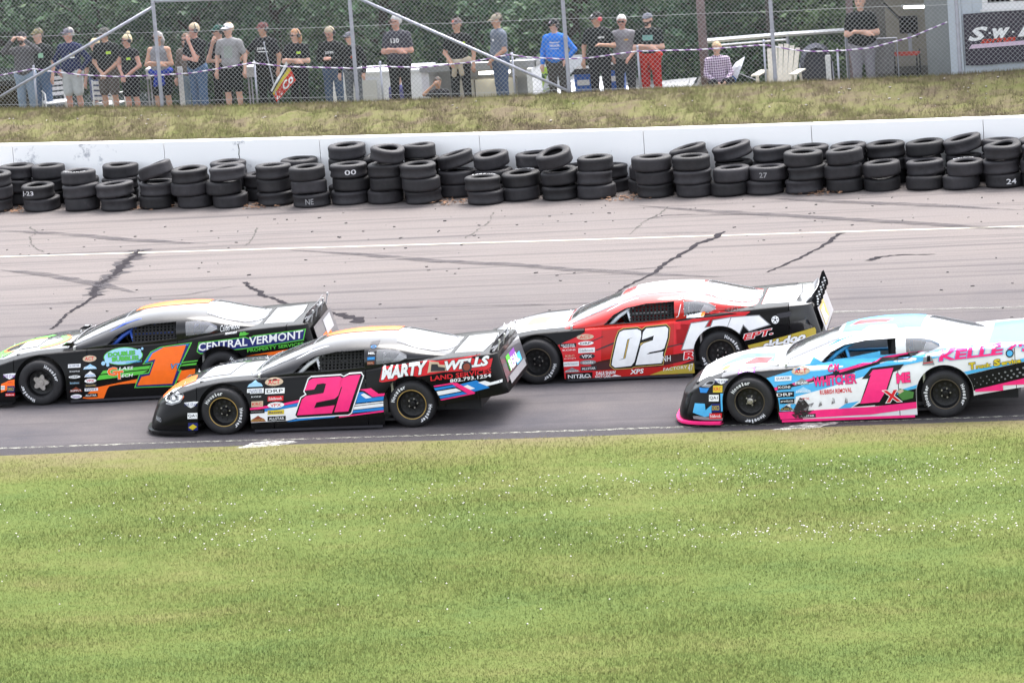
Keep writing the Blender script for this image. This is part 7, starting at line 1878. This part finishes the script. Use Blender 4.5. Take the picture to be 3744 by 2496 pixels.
tx = [-19.5, -17.2, -15.3, -13.1, -11.0, -9.2, -6.9, -4.9, -2.8, -.6, 1.5, 3.5, 5.8, 8.3]
TL = ['dark leafy tree left of all the other trees', 'dark leafy tree at the far left edge', 'broad green tree behind the binocular holder', 'mid green tree behind the navy hooded top', 'dark tree behind the blond bun and headset', 'dark tree behind the grey tank top wearer', 'mid green tree behind the white cap wearer', 'dark tree behind the phone user', 'green tree behind the tan garment and grey cap', 'dark tree behind the bright blue sweatshirt', 'broad tree behind the red race suit', 'pale green tree behind the cream garden chair', 'green tree behind the open shed', 'dark tree behind the pale building']
for i, x in enumerate(tx):
    o = 11.6 + RNG.uniform(-.7, .7)
    tree(x, fy(x, o), -.62, TL[i], (0, 1, 0, 1, 0, 0, 1, 0, 1, 0, 1, 2, 1, 0)[i], 1.75, 1.3, 2.35, 2.25, 190, 46, .075, 100 + i, 'trees behind the pits')
tx2 = [-20, -16.5, -13.6, -10.4, -7.6, -4.2, -1.6, 1.2, 4.4, 7.6]
for i, x in enumerate(tx2):
    o = 15.2 + RNG.uniform(-.6, .6)
    tree(x, fy(x, o), -.64, 'tall dark tree in the back row, %s from the left' % ORD[i], 0, 2.3, 1.5, 2.5, 2.6, 150, 44, .10, 300 + i, 'back row of trees')
for i, x in enumerate([-27, -22, -17, -12, -7.5, -3, 1.5, 6, 11]):
    tree(x, fy(x, 21.5 + (i % 2) * 1.6), -.66, 'distant tall tree deep in the wood, %s from the left' % ORD[i], (0, 1)[i % 2], 3.1, 1.9, 3.2, 3.0, 120, 36, .17, 400 + i, 'trees deep in the wood')
bxs = [-16.4, -14.2, -12.3, -10.1, -8.0, -5.8, -3.7, -1.9, -.2, 2.3, 4.7, 7.0]
for i, x in enumerate(bxs):
    o = 10.9 + RNG.uniform(-.4, .5)
    y = fy(x, o); t = thing('shrub', 'low green shrub at the wood edge, %s from the left' % ORD[i], 'shrub', (x, y, -.62), 0, 'shrubs along the wood edge')
    b = MB()
    for k in range(5): a = RNG.uniform(0, 6.28); b.tube([(0, 0, 0), (.3 * math.cos(a), .3 * math.sin(a), .5), (.6 * math.cos(a), .6 * math.sin(a), .95)], (.03, .02, .006), 5)
    b.build('stem', bark, t); V_, F_, A_ = leaves(95, 34, 1.25, .7, .95, .95, .062, 500 + i); np_mesh('foliage', V_, F_, LEAF[(1, 0, 2, 1, 0, 1, 2, 0, 1, 1, 2, 0)[i]], t, False, A_)
# ================================================================== GRASS
def blades(name, P, lmin, lmax, wid, m, label, seed, lean=.55, tall=None):
    g = np.random.default_rng(seed); n = len(P)
    L = g.uniform(lmin, lmax, n) * (tall if tall is not None else 1); a = g.uniform(0, 2 * np.pi, n); w = wid * g.uniform(.7, 1.4, n)
    d = np.stack([np.cos(a), np.sin(a), np.zeros(n)], 1); la = g.uniform(0, 2 * np.pi, n); lm = np.abs(g.normal(0, lean, n))
    tip = P + np.stack([np.cos(la) * lm * L, np.sin(la) * lm * L, L * np.clip(1.05 - .45 * lm, .25, 1)], 1)
    V = np.stack([P - d * w[:, None], P + d * w[:, None], tip], 1)
    gn = np.cross(V[:, 1] - V[:, 0], V[:, 2] - V[:, 0]); fl = (gn @ np.array([0, -.9, .43])) < 0
    V[fl] = V[fl][:, [1, 0, 2]]; V = V.reshape(-1, 3)
    r = np.repeat(g.uniform(-.45, .6, n), 3)
    o = np_mesh(name, V, np.arange(3 * n).reshape(-1, 3), m, None, True, r)
    nr = g.normal(0, .22, (n, 3)); nr[:, 2] = 1; nr[:, 1] -= .12; nr /= np.linalg.norm(nr, axis=1)[:, None]      # soft turf shading: blades share the lie of the ground
    o.data.normals_split_custom_set_from_vertices(np.repeat(nr, 3, 0).astype(np.float32))
    return tag(o, label, 'grass', kind='stuff')
n = 620000
Y = RNG.uniform(-20.5, -6.55, n); X0 = -8.5 + (-Y - 6.6) * .30; X1 = 10.5 + (-Y - 6.6) * .06
X = X0 + (X1 - X0) * RNG.uniform(0, 1, n)
edge = np.array([fEdge(x) for x in np.linspace(-12, 14, 200)]); ed = np.interp(X, np.linspace(-12, 14, 200), edge) + .05 * np.sin(X * 9) + .04 * np.sin(X * 23 + 1)
k = (Y < ed) & (RNG.uniform(0, 1, n) < np.clip(.35 + (ed - Y) * .5, 0, 1))
X, Y = X[k], Y[k]
tall = (.75 + .25 * np.sin(X * 1.1 + 2 * np.sin(Y * .9)) * np.sin(Y * 1.7 + X * .4)) * np.clip(.55 + (-6.6 - Y) * .35, 0, 1)
blades('infield_grass', np.stack([X, Y, np.full(len(X), .008)], 1), .030, .066, .0034, TURF, 'mown green infield grass with yellowish patches in the foreground', 21, .6, tall)
n = 110000
Y = RNG.uniform(-40, -20.4, n); X = RNG.uniform(-16, 24, n)
blades('infield_grass', np.stack([X, Y, np.full(len(X), .006)], 1), .04, .09, .010, TURF, 'mown green infield grass nearer to the stands than the foreground', 23, .6)
# bank grass, thinner on the bare middle of the slope
n = 190000
X = RNG.uniform(-15, 9, n); O = RNG.uniform(1.68, 4.75, n); dens = np.clip(1.0 - .62 * np.exp(-((O - 3.1) / .65) ** 2) + .35 * np.sin(X * 1.9 + O * 2) * np.sin(X * .83 + 1.3), .12, 1)
k = RNG.uniform(0, 1, n) < dens; X, O = X[k], O[k]
Yb = 2.6833e-3 * X * X - .1169 * X + 12.0254 + O
xs_ = np.round(np.arange(-15.2, 9.3, .2), 2); tab = []
rows0 = [bank_rows(float(x)) for x in xs_]
Z = np.empty(len(X)); xi = np.clip(((X + 15.2) / .2).astype(int), 0, len(xs_) - 1)
for i in range(len(xs_)):
    m_ = xi == i
    if m_.any():
        r = rows0[i][1:]; Z[m_] = np.interp(Yb[m_] - bx(X[m_].mean()) + bx(float(xs_[i])), [p[0] for p in r], [p[1] for p in r])
blades('bank_grass', np.stack([X, Yb, Z - .012], 1), .035, .105, .0045, BANKM, 'dry and green grass growing on the bank above the wall', 22, .7)
# clover heads in the infield
g = np.random.default_rng(5); C = []
for cx, cy, sx_, sy, n in ((-2.5, -10.6, 3.0, .8, 120), (1.5, -10.0, 2.5, .5, 110), (6.5, -9.6, 2.2, .7, 210), (3.6, -9.7, 1.6, .5, 90), (6.2, -12.75, 1.6, .28, 170), (4.2, -12.6, 1.0, .3, 60), (8.2, -12.6, .8, .35, 60), (-1.8, -12.0, 1.2, .35, 70), (.8, -11.4, 1.4, .5, 60), (3, -14.5, 4, 1.4, 40), (2, -17, 3.5, 1.2, 18), (7.6, -10.4, 1.2, .5, 90)):
    C.append(np.stack([g.normal(cx, sx_, n), g.normal(cy, sy, n)], 1))
C = np.concatenate(C); C = C[(C[:, 1] < -7.6) & (g.uniform(0, 1, len(C)) < .75)]
b = MB(); phi = [(0, 0, 1), (.87, 0, .35), (.27, .83, .35), (-.70, .51, .35), (-.70, -.51, .35), (.27, -.83, .35), (0, 0, -.5)]
for x, y in C:
    r = g.uniform(.008, .016); z = g.uniform(.045, .075)
    b.add([(x + p[0] * r, y + p[1] * r, z + p[2] * r) for p in phi], [(0, i, i % 5 + 1) for i in range(1, 6)] + [(6, i % 5 + 1, i) for i in range(1, 6)])
tag(b.build('clover_flowers', mat('clover_head', (.60, .56, .54), .8, var=.15, vscale=3)), 'small white clover heads sprinkled through the infield grass', 'clover', kind='stuff')
# pale stones on the bank
b = MB()
for i in range(110):
    x = float(RNG.uniform(-13, 7.5)) if i % 3 else float(RNG.uniform(2, 7)); o = float(RNG.normal(3.2, .45)); y = bx(x) + o; s = float(RNG.uniform(.008, .028)); z = ground_z(x, y)
    M = Matrix.Translation((x, y, z + s * .4)) @ Matrix.Rotation(float(RNG.uniform(0, 6)), 4, 'Z')
    b.add([M @ Vector((p[0] * s * 1.4, p[1] * s, p[2] * s * .8)) for p in phi], [(0, i_, i_ % 5 + 1) for i_ in range(1, 6)] + [(6, i_ % 5 + 1, i_) for i_ in range(1, 6)])
tag(b.build('bank_stones', mat('pale_stone', (.38, .34, .32), .9, var=.2)), 'pale little stones showing on the bare part of bank', 'stones', kind='stuff')
